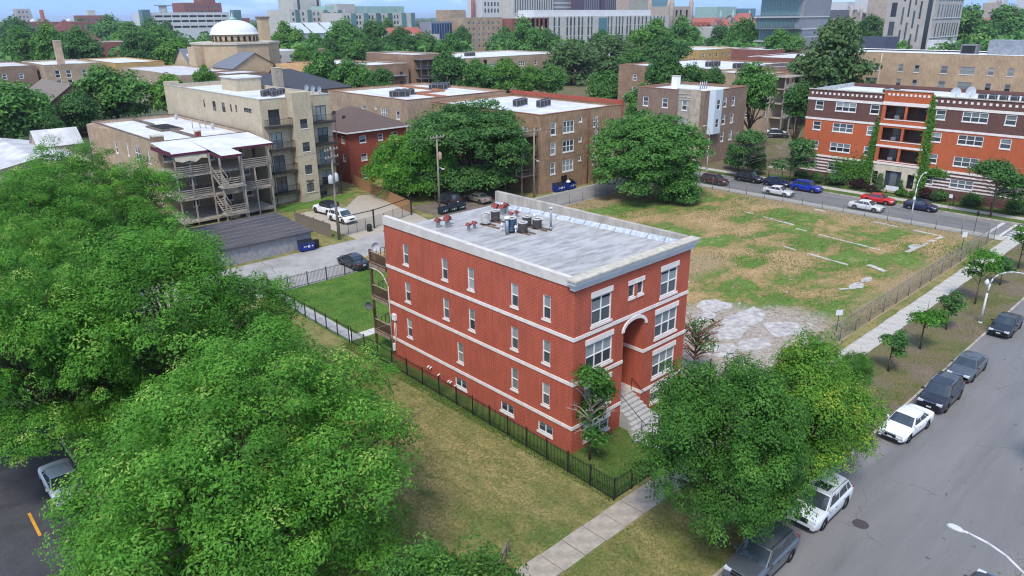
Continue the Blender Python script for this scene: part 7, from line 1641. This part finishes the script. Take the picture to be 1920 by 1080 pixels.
# ------------------------------------------------------------------ shrubs, ivy, small trees
def ball(seed, km, n=110, per=16, leaf=.10, cr=.28): return crown('foliage', seed, [(0, 0, .62, .85, .85, .62), (.2, .1, .5, .7, .7, .5)], n, per, leaf, .6, cr, LM[km], tsd=.2, inside=.1)
BUSH = dict(g=ball(401, 'b'), l=ball(402, 'c'), p=ball(403, 'p'), y=ball(404, 'Y'))
cone_me = crown('foliage', 405, [(0, 0, .7, .62, .62, .75), (0, 0, 1.5, .42, .42, .7), (0, 0, 2.2, .22, .22, .6)], 190, 16, .10, .45, .24, LM['d'], inside=.1); cone_d = crown('foliage', 406, [(0, 0, .9, .8, .8, .95), (0, 0, 2.0, .7, .7, .9), (0, 0, 3.0, .4, .4, .8)], 260, 16, .13, .45, .3, LM['b'], inside=.1, tmean=.25)
stem_me = MB().tube((0, 0, 0), (0, 0, .6), .06, .03, 6).mesh('stem', m_bark)
def bush(label, x, y, s, me, sz=1.0, name='shrub'):
    t = thing(name, label, 'shrub', (x, y, 0), 'shrubs before the orange building', rz=R.uniform(0, 6)); t.scale = (s, s, s * sz); local('foliage', me, t); local('stem', stem_me, t)
for l, x, y, s, k in (('clipped round shrub at the far left end of the orange building', 88.4, 28.8, 1.25, 'g'), ('clipped round shrub, second along the orange building front', 88.4, 26.0, 1.2, 'g'), ('broad clipped shrub below the left triple window', 88.6, 23.2, 1.55, 'g'), ('dark purple shrub left of the entrance ivy', 88.6, 19.4, 1.2, 'p'), ('low purple shrub by the entrance path', 88.0, 17.2, .8, 'p'), ('small green shrub beside the notice board', 88.9, 12.9, .8, 'g'), ('yellow-green shrub right of the notice board, left one', 88.2, 12.4, .75, 'y'), ('yellow-green shrub right of the notice board, right one', 88.2, 10.8, .85, 'y'), ('dark purple shrub under the right ivy column', 88.9, 9.6, 1.15, 'p'), ('round green shrub right of the purple one', 88.7, 7.4, 1.25, 'g'), ('round green shrub by the white parking sign', 88.7, 3.0, 1.4, 'g'), ('big green shrub beyond the dead-branched tree', 88.7, -2.6, 1.5, 'g')): bush(l, x, y, s, BUSH[k])
bush('blue-green conical conifer left of the entrance door', 88.6, 16.2, 1.05, cone_me, name='conifer'); bush('small conical conifer behind the notice board', 89.2, 13.3, .8, cone_me, name='conifer')
for k, (x, y, s) in enumerate(((88.5, 42.2, 1.25), (88.3, 40.4, 1.15), (88.6, 38.7, 1.2), (88.0, 36.4, 1.3))): bush(('first', 'second', 'third', 'fourth')[k] + ' dark columnar conifer from the left behind the black crossover', x, y, s, cone_d, name='conifer')
def ivy(label, seed, blobs, x, n=2600, km='c'):
    """Leaves clinging to a wall at x; blobs are (y, z, ry, rz)."""
    rs = np.random.RandomState(seed); P = []
    per = n // len(blobs)
    for y, z, ry, rz in blobs:
        u = rs.normal(0, .42, (per, 2)); P.append(np.stack([x - rs.uniform(.02, .32, per), y + u[:, 0] * ry, np.maximum(.05, z + u[:, 1] * rz)], 1))
    P = np.concatenate(P); out = np.tile([[-1, 0, .3]], (len(P), 1)).astype(float); tint = np.clip(rs.normal(.45, .2, len(P)), 0, 1)
    return tag(obj('ivy', leaves_mesh('ivy', P, out, tint, .15, .7, LM[km], rs, .3, .8)), label, 'ivy')
ivy('green ivy spreading over the wall left of the orange building entrance', 501, [(22.4, 2.6, 2.6, 2.0), (20.2, 2.6, 2.2, 2.4), (18.7, 3.0, 1.4, 2.6), (18.6, 6.0, .6, 2.4), (18.4, 8.6, .4, 2.2)], gx0, 4200)
ivy('tall column of ivy climbing right of the stacked loggias', 502, [(10.8, 2.4, 1.0, 2.6), (10.8, 5.0, .9, 2.6), (11.0, 7.8, .9, 2.6), (11.0, 10.6, .7, 2.4), (11.1, 13, .4, 2.2), (8.9, 3.9, 1.6, .7)], gx0, 4200)
# small trees: sparse crowns on thin stems
def sapling(label, x, y, h, r, km, seed, n=120, per=16, leaf=.11, dead=0, pale=False, group='young trees on the parkway', base=.32):
    rr = random.Random(seed); lb = []
    for k in range(7):
        a = rr.uniform(0, 6.28); z = h * rr.uniform(base + .1, .9); w = r * (1.05 - abs(z / h - .5)); lb.append((w * .55 * math.cos(a), w * .55 * math.sin(a), z, r * .42, r * .42, h * .1))
    t = thing('young_tree', label, 'tree', (x, y, 0), group)
    local('crown', crown('crown', seed, lb, n, per, leaf, .55, r * .30, LM[km], inside=.3, tsd=.2, cut=.3), t)
    b = MB(); b.path([(0, 0, 0), (rr.uniform(-.05, .05), .03, h * .4), (rr.uniform(-.1, .1), 0, h * .95)], [.055 + r * .02, .04 + r * .01, .012], 7)
    for q in lb: b.path([(0, 0, q[2] * .72), (q[0] * .6, q[1] * .6, q[2] * .93), (q[0] * 1.3, q[1] * 1.3, q[2] + .2)], [.03, .02, .008], 5)
    local('trunk', b.mesh('trunk', m_bark), t)
    if dead:
        d = MB()
        for _ in range(dead):
            a = rr.uniform(0, 6.28); z = h * rr.uniform(.35, .95); p = Vector((0, 0, z * .8)); e = Vector((math.cos(a) * r * rr.uniform(.6, 1.25), math.sin(a) * r * rr.uniform(.6, 1.25), z + rr.uniform(-.1, .7))); m_ = p.lerp(e, .55) + Vector((0, 0, rr.uniform(0, .3))); d.path([p, m_, e], [.05, .032, .010], 5)
            for _ in range(5): s = m_.lerp(e, rr.random()); d.path([s, s + Vector((rr.uniform(-.5, .5), rr.uniform(-.5, .5), rr.uniform(.0, .45))) * r * .32], [.018, .008], 4)
        local('bare_branches', d.mesh('bare_branches', m_bark_pale if pale else mat('red_twig', (.22, .12, .085), rough=.95, var=.25)), t)
    return t
sapling('small dark oak nearest the maples on the parkway', 26.4, -9.4, 3.6, 1.05, 'b', 601, 90, 18, .12); sapling('feathery light green young tree, first on the parkway', 32.5, -9.6, 4.6, 1.45, 'L', 602, 120, 16, .11); sapling('small dark oak between the two feathery young trees', 38.4, -9.7, 3.7, 1.1, 'b', 603, 90, 18, .12); sapling('feathery light green young tree behind the curved lamp', 47.0, -9.5, 5.4, 1.6, 'L', 604, 150, 16, .12); sapling('small dark oak beyond the feathery tree behind the lamp', 54.5, -9.6, 3.6, 1.1, 'b', 605, 90, 18, .12); sapling('feathery light green young tree at the right edge of the parkway', 61.8, -9.4, 4.8, 1.5, 'L', 606, 110, 16, .12)
sapling('scraggly half-dead tree at the front corner of the red building', 0.35, -1.25, 6.6, 1.45, 'M', 607, 210, 22, .11, 22, True, 'small trees by the red building', .1); sapling('bare reddish shrub tree with few green tufts right of the red building', 14.6, .6, 4.9, 1.7, 'b', 608, 26, 14, .13, 60, False, 'small trees by the red building', .25)
for l, x, y, h, r, s in (('street tree with pale dead branches beside the black crossover', 84.1, 36.2, 7.6, 3.4, 611), ('street tree with pale dead branches in front of the orange building left end', 84.2, 28.6, 7.2, 3.3, 612), ('street tree with pale dead branches at the right edge before the orange building', 84.1, -.6, 7.6, 3.6, 613)): sapling(l, x, y, h, r, 'b', s, 330, 20, .2, 46, True, 'street trees before the orange building', .22)
bt_ = MB(); rr_2 = random.Random(9)
for k in range(26):
    x0 = rr_2.uniform(-.9, .9); a = rr_2.uniform(-1.2, 1.2); e = Vector((x0 + math.sin(a) * 1.6, rr_2.uniform(-.6, .9), rr_2.uniform(2.8, 5.4))); m_ = Vector((x0 * .6, 0, 1.6)).lerp(e, .5); bt_.path([(x0 * .2, 0, 0), m_, e], [.03, .018, .005], 5)
    for _ in range(4): s = m_.lerp(e, rr_2.random()); bt_.path([s, s + Vector((rr_2.uniform(-.4, .4), rr_2.uniform(-.4, .4), rr_2.uniform(.1, .6)))], [.01, .004], 4)
tb_ = thing('bare_tree', 'thin bare twigs rising at the bottom right corner of the street', 'tree', (3.2, -23.7, 0)); local('branches', bt_.mesh('branches', m_bark_pale), tb_)
plant_tree(18.3, -22.6, 5.6, 1.1, 'M0', 'leafy crown just entering the right edge over the street', 'maples by the front street')

# ------------------------------------------------------------------ grass blades and weeds standing up from the turf
def turf(label, seed, n, area, km, size, tmean, tsd, skip=None, z=.01):
    rs = np.random.RandomState(seed); x = rs.uniform(area[0], area[2], n); y = rs.uniform(area[1], area[3], n)
    if skip is not None: k = skip(x, y, rs); x, y = x[k], y[k]
    P = np.stack([x, y, np.full(len(x), z) + size * .45], 1); out = rs.normal(0, 1, (len(x), 3)); out[:, 2] *= .15
    cl = np.sin(x * .9 + 1.3) * np.sin(y * .7) * .2 + np.sin(x * 2.3) * np.sin(y * 1.9 + 2) * .12
    me = leaves_mesh('grass', P, out * 2.5, np.clip(rs.normal(tmean, tsd, len(x)) + cl, 0, 1), size, .28, TURF[km], rs, .12, .5)
    o = obj('grass', me); o['kind'] = 'stuff'; o['label'] = label; o['category'] = 'grass'
TURF = dict(dry=leafmat('dry_blade', (0.10, 0.155, 0.036), (0.185, 0.20, 0.058), (0.31, 0.275, 0.105), (0.40, 0.34, 0.16), .2), green=leafmat('green_blade', (0.05, 0.11, 0.022), (0.09, 0.19, 0.032), (0.15, 0.25, 0.05), (0.24, 0.26, 0.09), .2))
turf('short dry grass of the vacant lawn left of the red building', 701, 60000, (-19, -5, -1.5, 24), 'dry', .055, .45, .22)
turf('dry grass on the parkway before the red building', 702, 24000, (-16, -12.1, 13, -7.0), 'dry', .055, .4, .22)
turf('thin weeds on the parkway along the front street', 703, 16000, (13.5, -12.1, 72, -7.0), 'dry', .06, .42, .25, lambda x, y, rs: np.sin(x * .5) * np.sin(y * 1.1 + x * .2) + rs.normal(0, .4, len(x)) > .1)
turf('green grass of the back lawn', 704, 16000, (-.9, 22.6, 12.2, 40.4), 'green', .06, .45, .2, lambda x, y, rs: (x > .4) & ~((x < 5.1) & (y > 24.9) & (y < 26.2)))
turf('green grass of the fenced front lawn', 705, 9000, (-1.5, -4.8, 12, -.1), 'green', .06, .3, .2, lambda x, y, rs: (x < 3.8) | (x > 7.6))
turf('weeds growing along the foot of the iron fence', 706, 5000, (-2.0, -4.9, -.95, 25), 'green', .09, .35, .2)
turf('patches of weeds over the vacant lot', 707, 60000, (13, -4, 72, 44.5), 'green', .10, .45, .24, lambda x, y, rs: (np.sin(x * .21 + 1) * np.sin(y * .25 + 2) + .6 * np.sin(x * .53 + y * .3) + rs.normal(0, .45, len(x)) > .25) & ((x > 31) | (y > 9)), .08)
turf('straw-coloured grass over the vacant lot', 708, 40000, (13, -4, 72, 44.5), 'dry', .09, .6, .22, lambda x, y, rs: (np.sin(x * .21 + 1) * np.sin(y * .25 + 2) + .6 * np.sin(x * .53 + y * .3) + rs.normal(0, .45, len(x)) < .2) & ((x > 31) | (y > 9)), .08)
# ------------------------------------------------------------------ street furniture, poles, bins, signs
m_pole = mat('weathered_pole', (.27, .225, .175), rough=.95, var=.25, scale=2, streak=(5, 5, .3)); m_lamp = mat('lamp_paint', (.56, .56, .55), rough=.45, var=.08); m_porc = mat('transformer_grey', (.46, .48, .49), rough=.4, var=.08)
def util_pole(label, x, y, h, arms=1, trans=(), lamp=False, rz=0.0, rust=False):
    t = thing('utility_pole', label, 'utility pole', (x, y, 0), 'timber utility poles', rz=rz)
    local('pole', MB().tube((0, 0, -.1), (0, 0, h), .17, .11, 10).mesh('pole', m_pole), t)
    for k in range(arms):
        a = local('crossarm', MB().box(-1.2, -.13, h - .45 - k * .9, 1.2, -.02, h - .31 - k * .9).path([(-.7, -.07, h - .45 - k * .9), (0, -.07, h - 1.05 - k * .9)], .02, 5).path([(.7, -.07, h - .45 - k * .9), (0, -.07, h - 1.05 - k * .9)], .02, 5).mesh('crossarm', m_pole), t)
        for xx in (-1.1, -.6, .6, 1.1): local('insulator', MB().lathe((xx, -.07, h - .31 - k * .9), [(.05, 0), (.07, .06), (.03, .16)], 8).mesh('insulator', m_porc), a)
    for dx, z in trans:
        local('transformer', MB().lathe((dx, 0, z), [(.28, 0), (.31, .05), (.31, .85), (.2, .95), (.05, 1.1)], 12).mesh('transformer', m_porc if not rust else mat('rusty_transformer', (.34, .23, .16), var=.3, scale=5)), t)
    if lamp: local('lamp', MB().path([(0, 0, lamp), (0, -.7, lamp + .15), (0, -1.0, lamp + .1)], .03).box(-.12, -1.4, lamp - .02, .12, -.9, lamp + .1).mesh('lamp', m_lamp), t)
    return t
util_pole('timber utility pole with two grey transformers in front of the pale block', 14.5, 53.0, 11.7, 2, ((-.5, 7.3), (.5, 7.4)), rz=rad(20))
util_pole('timber utility pole with one rusty transformer and lamp before the feathery tree', 32.6, 55.6, 10.9, 1, ((.42, 7.4),), 6.2, rust=True)
util_pole('timber utility pole at the near corner of the brown alley block', 48.0, 51.8, 10.6, 1, (), 5.8, rz=rad(-15))
util_pole('timber utility pole with tangled arms on the brown alley block front', 62.2, 51.8, 11.0, 2, ((.45, 7.9),), rz=rad(30))
util_pole('distant utility pole with two crossarms right of the bay-windowed block', 104.5, 44.5, 11.5, 2, ())
m_wire = mat('cable', (.03, .03, .032), rough=.6)
def cable(label, a, b, sag, r=.018):
    n = 14; p = [(a[0] + (b[0] - a[0]) * k / n, a[1] + (b[1] - a[1]) * k / n, a[2] + (b[2] - a[2]) * k / n - sag * 4 * (k / n) * (1 - k / n)) for k in range(n + 1)]
    tag(MB().path(p, r, 5).build('overhead_cable', m_wire), label, 'cable', 'overhead cables along the alley')
for k, (dz, s, nm_) in enumerate(((11.2, .5, 'top'), (6.6, .9, 'upper'), (5.9, 1.1, 'lower'))):
    cable('%s cable from the two-transformer pole to the lamp pole' % nm_, (14.5, 53, dz + .2), (32.6, 55.6, min(dz, 10.4)), s); cable('%s cable from the lamp pole to the alley block corner' % nm_, (32.6, 55.6, min(dz, 10.4)), (48, 51.8, min(dz, 10.2)), s * .8); cable('%s cable along the front of the alley block' % nm_, (48, 51.8, min(dz, 10.2)), (62.2, 51.8, min(dz, 10.6)), s * .7)
    cable('%s cable leaving the two-transformer pole to the left' % nm_, (14.5, 53, dz + .2), (-22, 54, dz - .5), s * 1.6)
cable('service cable from the two-transformer pole to the red hip-roof house', (14.5, 53, 6.6), (33.5, 80.7, 6.2), .8); cable('service cable from the two-transformer pole to the timber porch', (14.5, 53, 6.6), (9.7, 68, 3.2), .3)
def street_lamp(label, x, y, rz, h, reach, acorn=None, r=.085):
    """Curved-arm lamp: arm leans out along local -y."""
    t = thing('street_lamp', label, 'street lamp', (x, y, 0.0), 'street lamps', rz=rz)
    pts = [(0, 0, 0), (0, -.02, h * .55), (0, -.08, h * .72)] + [(0, -.08 - (reach - .3) * (1 - math.cos(rad(a))), h * .72 + h * .28 * math.sin(rad(a))) for a in (20, 40, 60, 75, 90)] + [(0, -reach, h)]
    local('pole', MB().path(pts, [r * 1.2, r, r * .9] + [r * .7] * 5 + [r * .6], 10).tube((0, 0, 0), (0, 0, .12), r * 2.2, r * 2.2, 10).mesh('pole', m_lamp), t)
    local('lamp_head', MB().lathe((0, 0, 0), [(.12, -.06), (.17, 0), (.1, .09)], 10).mesh('lamp_head', m_lamp), t, (0, -reach - .25, h - .02)).scale = (1, 2.2, 1)
    if acorn:
        a = local('acorn_lamp', MB().lathe((0, 0, 0), [(.06, -.05), (.17, .05), (.2, .3), (.1, .46), (.02, .56)], 10).mesh('acorn_lamp', mat('frosted_globe', (.62, .66, .67), rough=.3)), t, (acorn[0], acorn[1], acorn[2]))
        local('bracket', MB().path([(-acorn[0], -acorn[1], -.35), (0, 0, -.12)], .03).mesh('bracket', m_lamp), a)
    return t
street_lamp('white curved street lamp beside the black sedan on the front street', 42.2, -11.3, 0, 5.3, 2.3, (-.42, .1, 3.75)); street_lamp('white curved street lamp on the cross street opposite the orange building', 74.25, 6.2, rad(90), 6.2, 2.2, (-.1, .38, 2.9), .075)
street_lamp('white street lamp arm reaching in at the bottom right corner', -.9, -24.6, rad(180), 7.1, 3.0, None, .07); street_lamp('white street lamp before the bay-windowed block', 84.0, 44.2, rad(-90), 8.2, 1.8, (.1, -.4, 3.4), .075)
def bin_(label, x, y, rz, lid=True, c=None, trash=False, s=1.0):
    t = thing('dumpster', label, 'dumpster', (x, y, .02), None, rz=rz); t.scale = (s, s, s); c = c or m_bin
    b = MB(); b.poly([(-.9, -.5, .15), (.9, -.5, .15), (.95, -.62, 1.0), (-.95, -.62, 1.0)]); b.poly([(.9, .5, .15), (-.9, .5, .15), (-.95, .55, 1.3), (.95, .55, 1.3)]); b.poly([(.9, -.5, .15), (.9, .5, .15), (.95, .55, 1.3), (.95, -.62, 1.0)]); b.poly([(-.9, .5, .15), (-.9, -.5, .15), (-.95, -.62, 1.0), (-.95, .55, 1.3)]); b.poly([(-.9, .5, .15), (.9, .5, .15), (.9, -.5, .15), (-.9, -.5, .15)]); b.box(-.98, -.68, .93, .98, -.62, 1.03)
    for sx in (-.98, .9): b.box(sx, -.3, .55, sx + .08, .3, .75)
    local('body', b.mesh('body', c), t)
    l = MB(); l.poly([(-.97, -.65, 1.035), (.97, -.65, 1.035), (.97, .58, 1.34), (-.97, .58, 1.34)]); l.poly([(-.97, -.65, .99), (.97, -.65, .99), (.97, -.65, 1.035), (-.97, -.65, 1.035)])
    if lid: local('lid', l.mesh('lid', mat('bin_lid', (.018, .02, .032), rough=.5)), t)
    d = MB()
    for x0, x1, z0_, z1_ in ((-.55, -.1, .62, .74), (.0, .3, .5, .85), (.5, .72, .6, .78)): d.poly([(x0, -.5 - .118 * (z0_ - .15) / .85 - .012, z0_), (x1, -.5 - .118 * (z0_ - .15) / .85 - .012, z0_), (x1, -.5 - .118 * (z1_ - .15) / .85 - .012, z1_), (x0, -.5 - .118 * (z1_ - .15) / .85 - .012, z1_)])
    local('decal', d.mesh('decal', m_white), t)
    for sx in (-.8, .8): local('caster', MB().tube((sx, -.4, .08), (sx, .4, .08), .07, n=8).mesh('caster', m_trim), t)
    return t
m_bin = mat('bin_blue', (.012, .035, .22), rough=.45, var=.15, scale=3); m_bin_g = mat('bin_green', (.018, .035, .03), rough=.5)
bin_('blue dumpster standing against the grey garage', 9.3, 51.7, rad(-6), s=.95); bin_('blue dumpster against the brown alley block, left of two', 53.7, 51.9, rad(-6)); bin_('blue dumpster overflowing with bags against the alley block', 56.2, 51.8, rad(4), lid=False)
for k, (dx, dy, dz, s) in enumerate(((-.4, 0, 1.25, .4), (.2, .1, 1.35, .45), (.6, -.1, 1.2, .34))):
    o = obj('trash_bag', MB().lathe((0, 0, 0), [(.3, -.6), (.75, -.45), (1, 0), (.8, .5), (.25, .85), (.12, 1.1)], 9).mesh('trash_bag', m_trim if k else m_white), None, (56.2 + dx, 51.8 + dy, dz)); o.scale = (s, s, s * .8); tag(o, ('white trash bag', 'black trash bag in the middle', 'small black trash bag')[k] + ' heaped on the overflowing dumpster', 'trash bag', 'bags on the overflowing dumpster')
for k, x in enumerate((31.8, 33.4, 35.0)): bin_(('left', 'middle', 'right')[k] + ' of three dark green bins under the alley tree', x, 53.8, rad(4), c=m_bin_g, s=.75)
cart = MB(); cart.box(-.25, -.25, .1, .25, .25, .95).box(-.28, -.3, .95, .28, .28, 1.02); tag(obj('wheeled_bin', cart.mesh('wheeled_bin', m_trim), None, (10.75, 51.9, .01)), 'black wheeled bin right of the blue dumpster by the garage', 'bin'); tag(obj('trash_can', MB().lathe((0, 0, 0), [(.3, 0), (.34, .1), (.34, .85), (.2, .95)], 12).mesh('trash_can', m_trim), None, (19.4, 53.6, .01)), 'small black can at the gate of the parking pad', 'trash can')
def sign(label, x, y, rz, h, w, hh, face, two=None):
    t = thing('sign', label, 'sign', (x, y, 0), None, rz=rz); local('post', MB().tube((0, 0, 0), (0, 0, h), .03, n=8).mesh('post', m_trim), t); local('panel', MB().box(-w / 2, -.05, h - hh, w / 2, -.032, h + .02).mesh('panel', face), t)
    return t
m_sign = mat('sign_white', (.66, .67, .68), rough=.5, var=.06)
sign('white board on a black post in the vacant lot near the maples', 31.0, -3.2, rad(-38), 2.1, .62, .5, m_sign); sign('white board on a black post at the far corner of the vacant lot', 64.8, -2.9, rad(-38), 2.2, .62, .6, m_sign)
sign('black sign post at the corner pavement by the crosswalk', 73.7, -1.6, rad(60), 2.8, .3, .6, m_trim); sign('small white parking sign before the orange building shrubs', 83.9, 4.6, rad(-90), 2.3, .45, .5, m_sign); sign('small white parking sign beside the black crossover', 84.2, 37.2, rad(-90), 2.3, .35, .5, m_sign)
ns = thing('notice_board', 'low pale notice board on the lawn before the entrance of the orange building', 'sign', (88.6, 14.2, 0), rz=rad(-90)); local('panel', MB().box(-.95, -.06, .55, .95, .0, 1.25).mesh('panel', m_sign), ns)
for sx in (-.8, .8): local('post', MB().box(sx - .05, .0, 0, sx + .05, .08, 1.3).mesh('post', m_trim), ns)
mh = MB(); mh.lathe((0, 0, 0), [(.42, 0), (.42, .004), (.36, .006)], 24); tag(obj('manhole_cover', mh.mesh('manhole_cover', mat('cast_iron', (.07, .062, .058), rough=.7, var=.3, scale=12)), None, (6.6, -15.6, ZR + .004)), 'round rusty manhole cover in the front street', 'manhole cover')
sb_ = thing('sawhorse_barrier', 'leaning weathered timber barrier beside the pavement at the bottom', 'barrier', (-9.9, -4.4, 0), rz=rad(28)); local('rail', MB().box(-.95, -.03, .62, .95, .03, .82).mesh('rail', m_oldwood), sb_).rotation_euler = (0, rad(-9), 0); local('leg', MB().box(.5, .03, 0, .66, .09, .85).mesh('leg', m_oldwood), sb_); local('leg', MB().box(.42, -.09, 0, .58, -.031, .8).mesh('leg', m_oldwood), sb_)
# ------------------------------------------------------------------ vacant lot remains
m_broken = mat('broken_concrete', (.43, .405, .375), rough=.95, var=.3, scale=1.8, bump=.4, bscale=9); m_foot = mat('footing_concrete', (.50, .465, .41), rough=.95, var=.2, scale=2)
def strip(label, a, b, w=.35):
    d = Vector((b[0] - a[0], b[1] - a[1], 0)); L = d.length; n = max(2, int(L / 1.6)); nr = Vector((-d.y, d.x, 0)) / L * w / 2; m = MB()
    for k in range(n):
        if R.random() < .26: continue
        p = Vector((*a, 0)) + d * (k / n); q = Vector((*a, 0)) + d * ((k + .97) / n); e = Vector((R.uniform(-.05, .05), R.uniform(-.05, .05), 0)); s = R.uniform(.7, 1.25)
        m.prism([tuple(v)[:2] for v in (p - nr * s + e, q - nr * s, q + nr * s + e, p + nr * s)], -.05, .10 + R.uniform(0, .06))
    tag(m.build('concrete_footing', m_foot), label, 'footing', 'old foundation lines in the vacant lot')
for l, a, b, w in (('foundation line parallel to the cross street fence', (71.0, 18), (69.0, .6), .4), ('foundation line crossing from the far corner sign', (57.3, 1.3), (64.8, .8), .45), ('short thick foundation block near the far corner', (65.6, .9), (68.8, .4), .5), ('long foundation line across the middle of the lot', (51.0, 12.2), (49.6, 3.9), .35), ('foundation line through the green patch', (59.6, 15), (57.5, 2), .3), ('wide cracked slab strip right of the lot middle', (51.4, 2.4), (50.4, .2), .8), ('edging line by the near lot sign', (31.2, 1.0), (30.4, -3.2), .22), ('broken kerb line left of the rubble pile', (41.4, 1.2), (43.0, .0), .3), ('faint foundation line from the big tree toward the street', (63, 26), (61, 16), .3)): strip(l, a, b, w)
rs_ = random.Random(21)
for k, (x, y, rx, ry, l) in enumerate(((28.3, 7.6, 2.4, 1.7, 'broken concrete slab farthest back in the rubble yard'), (27.4, 4.0, 3.2, 1.6, 'large pale concrete slab in the middle of the rubble yard'), (28.2, .2, 2.2, 1.9, 'pale concrete slab nearest the lot sign'), (24.0, 3.2, 2.3, 1.3, 'broken slab beside the bare shrub, rear'), (23.2, .4, 2.0, 1.2, 'broken slab behind the yellow-tipped maple'), (20.2, 1.6, 1.8, 1.4, 'broken slab right of the bare shrub'), (25.6, 6.6, 1.5, 1.0, 'small broken slab left of the large pale slab'), (30.0, 4.4, 1.3, .8, 'small broken slab right of the large pale slab'), (43.6, .4, 1.4, .7, 'heap of cracked slabs by the broken kerb line'), (46.3, .5, 1.2, .5, 'flat cracked slab near the pavement fence'), (62.0, 1.4, 1.3, .6, 'cracked slab by the far corner foundation'))):
    n = 11; pts = [(x + rx * math.cos(2 * math.pi * j / n) * rs_.uniform(.6, 1.1), y + ry * math.sin(2 * math.pi * j / n) * rs_.uniform(.6, 1.1)) for j in range(n)]
    tag(MB().prism(pts, -.05, .105 + rs_.uniform(0, .05) if x < 31 else .13).build('concrete_slab', m_broken), l, 'slab', 'broken slabs in the vacant lot')
rb = MB()
for _ in range(330):
    if rs_.random() < .7: x, y = rs_.uniform(14, 31), rs_.uniform(-4, 8.5)
    else: x, y = rs_.uniform(31, 71.5), rs_.uniform(-3.8, 30)
    s = rs_.uniform(.04, .14); a = rs_.uniform(0, 3); c, q = math.cos(a) * s, math.sin(a) * s; z = .12
    rb.prism([(x + c, y + q), (x - q * .7, y + c * .7), (x - c * .9, y - q), (x + q * .8, y - c * .8)], z - .12, z + s * .5)
o = rb.build('rubble', m_broken); o['kind'] = 'stuff'; o['label'] = 'scattered lumps of concrete rubble in the vacant lot'; o['category'] = 'rubble'
lt = MB()
for _ in range(260):
    x = rs_.uniform(9, 17.5); y = -12.55 - abs(rs_.gauss(0, .35)); s = rs_.uniform(.02, .06); a = rs_.uniform(0, 3); c, q = math.cos(a) * s, math.sin(a) * s; lt.poly([(x + c, y + q, ZR + .012), (x - q, y + c, ZR + .02), (x - c, y - q, ZR + .012), (x + q, y - c, ZR + .016)])
o = lt.build('leaf_litter', mat('dead_leaves', (.20, .12, .06), var=.4, scale=5)); o['kind'] = 'stuff'; o['label'] = 'dead leaves lying in the gutter by the maples'; o['category'] = 'leaves'
# ------------------------------------------------------------------ the air
hz_m = bpy.data.materials.new('haze'); hz_m.use_nodes = True
_t = hz_m.node_tree; _t.nodes.clear(); _o = N(_t, 'ShaderNodeOutputMaterial'); _v = N(_t, 'ShaderNodeVolumePrincipled')
_v.inputs['Color'].default_value = (0.80, 0.88, 1.0, 1); _v.inputs['Density'].default_value = 0.00010; _v.inputs['Anisotropy'].default_value = 0.2
_t.links.new(_v.outputs[0], _o.inputs['Volume'])
hz_o = MB().box(-14500, -14500, -1.6, 14500, 14500, 66).build('haze', hz_m); hz_o['kind'] = 'stuff'; hz_o['label'] = 'thin summer haze over the whole city'; hz_o['category'] = 'haze'
# ------------------------------------------------------------------ tidy up
for o in bpy.data.objects:
    if '_base' in o: del o['_base']
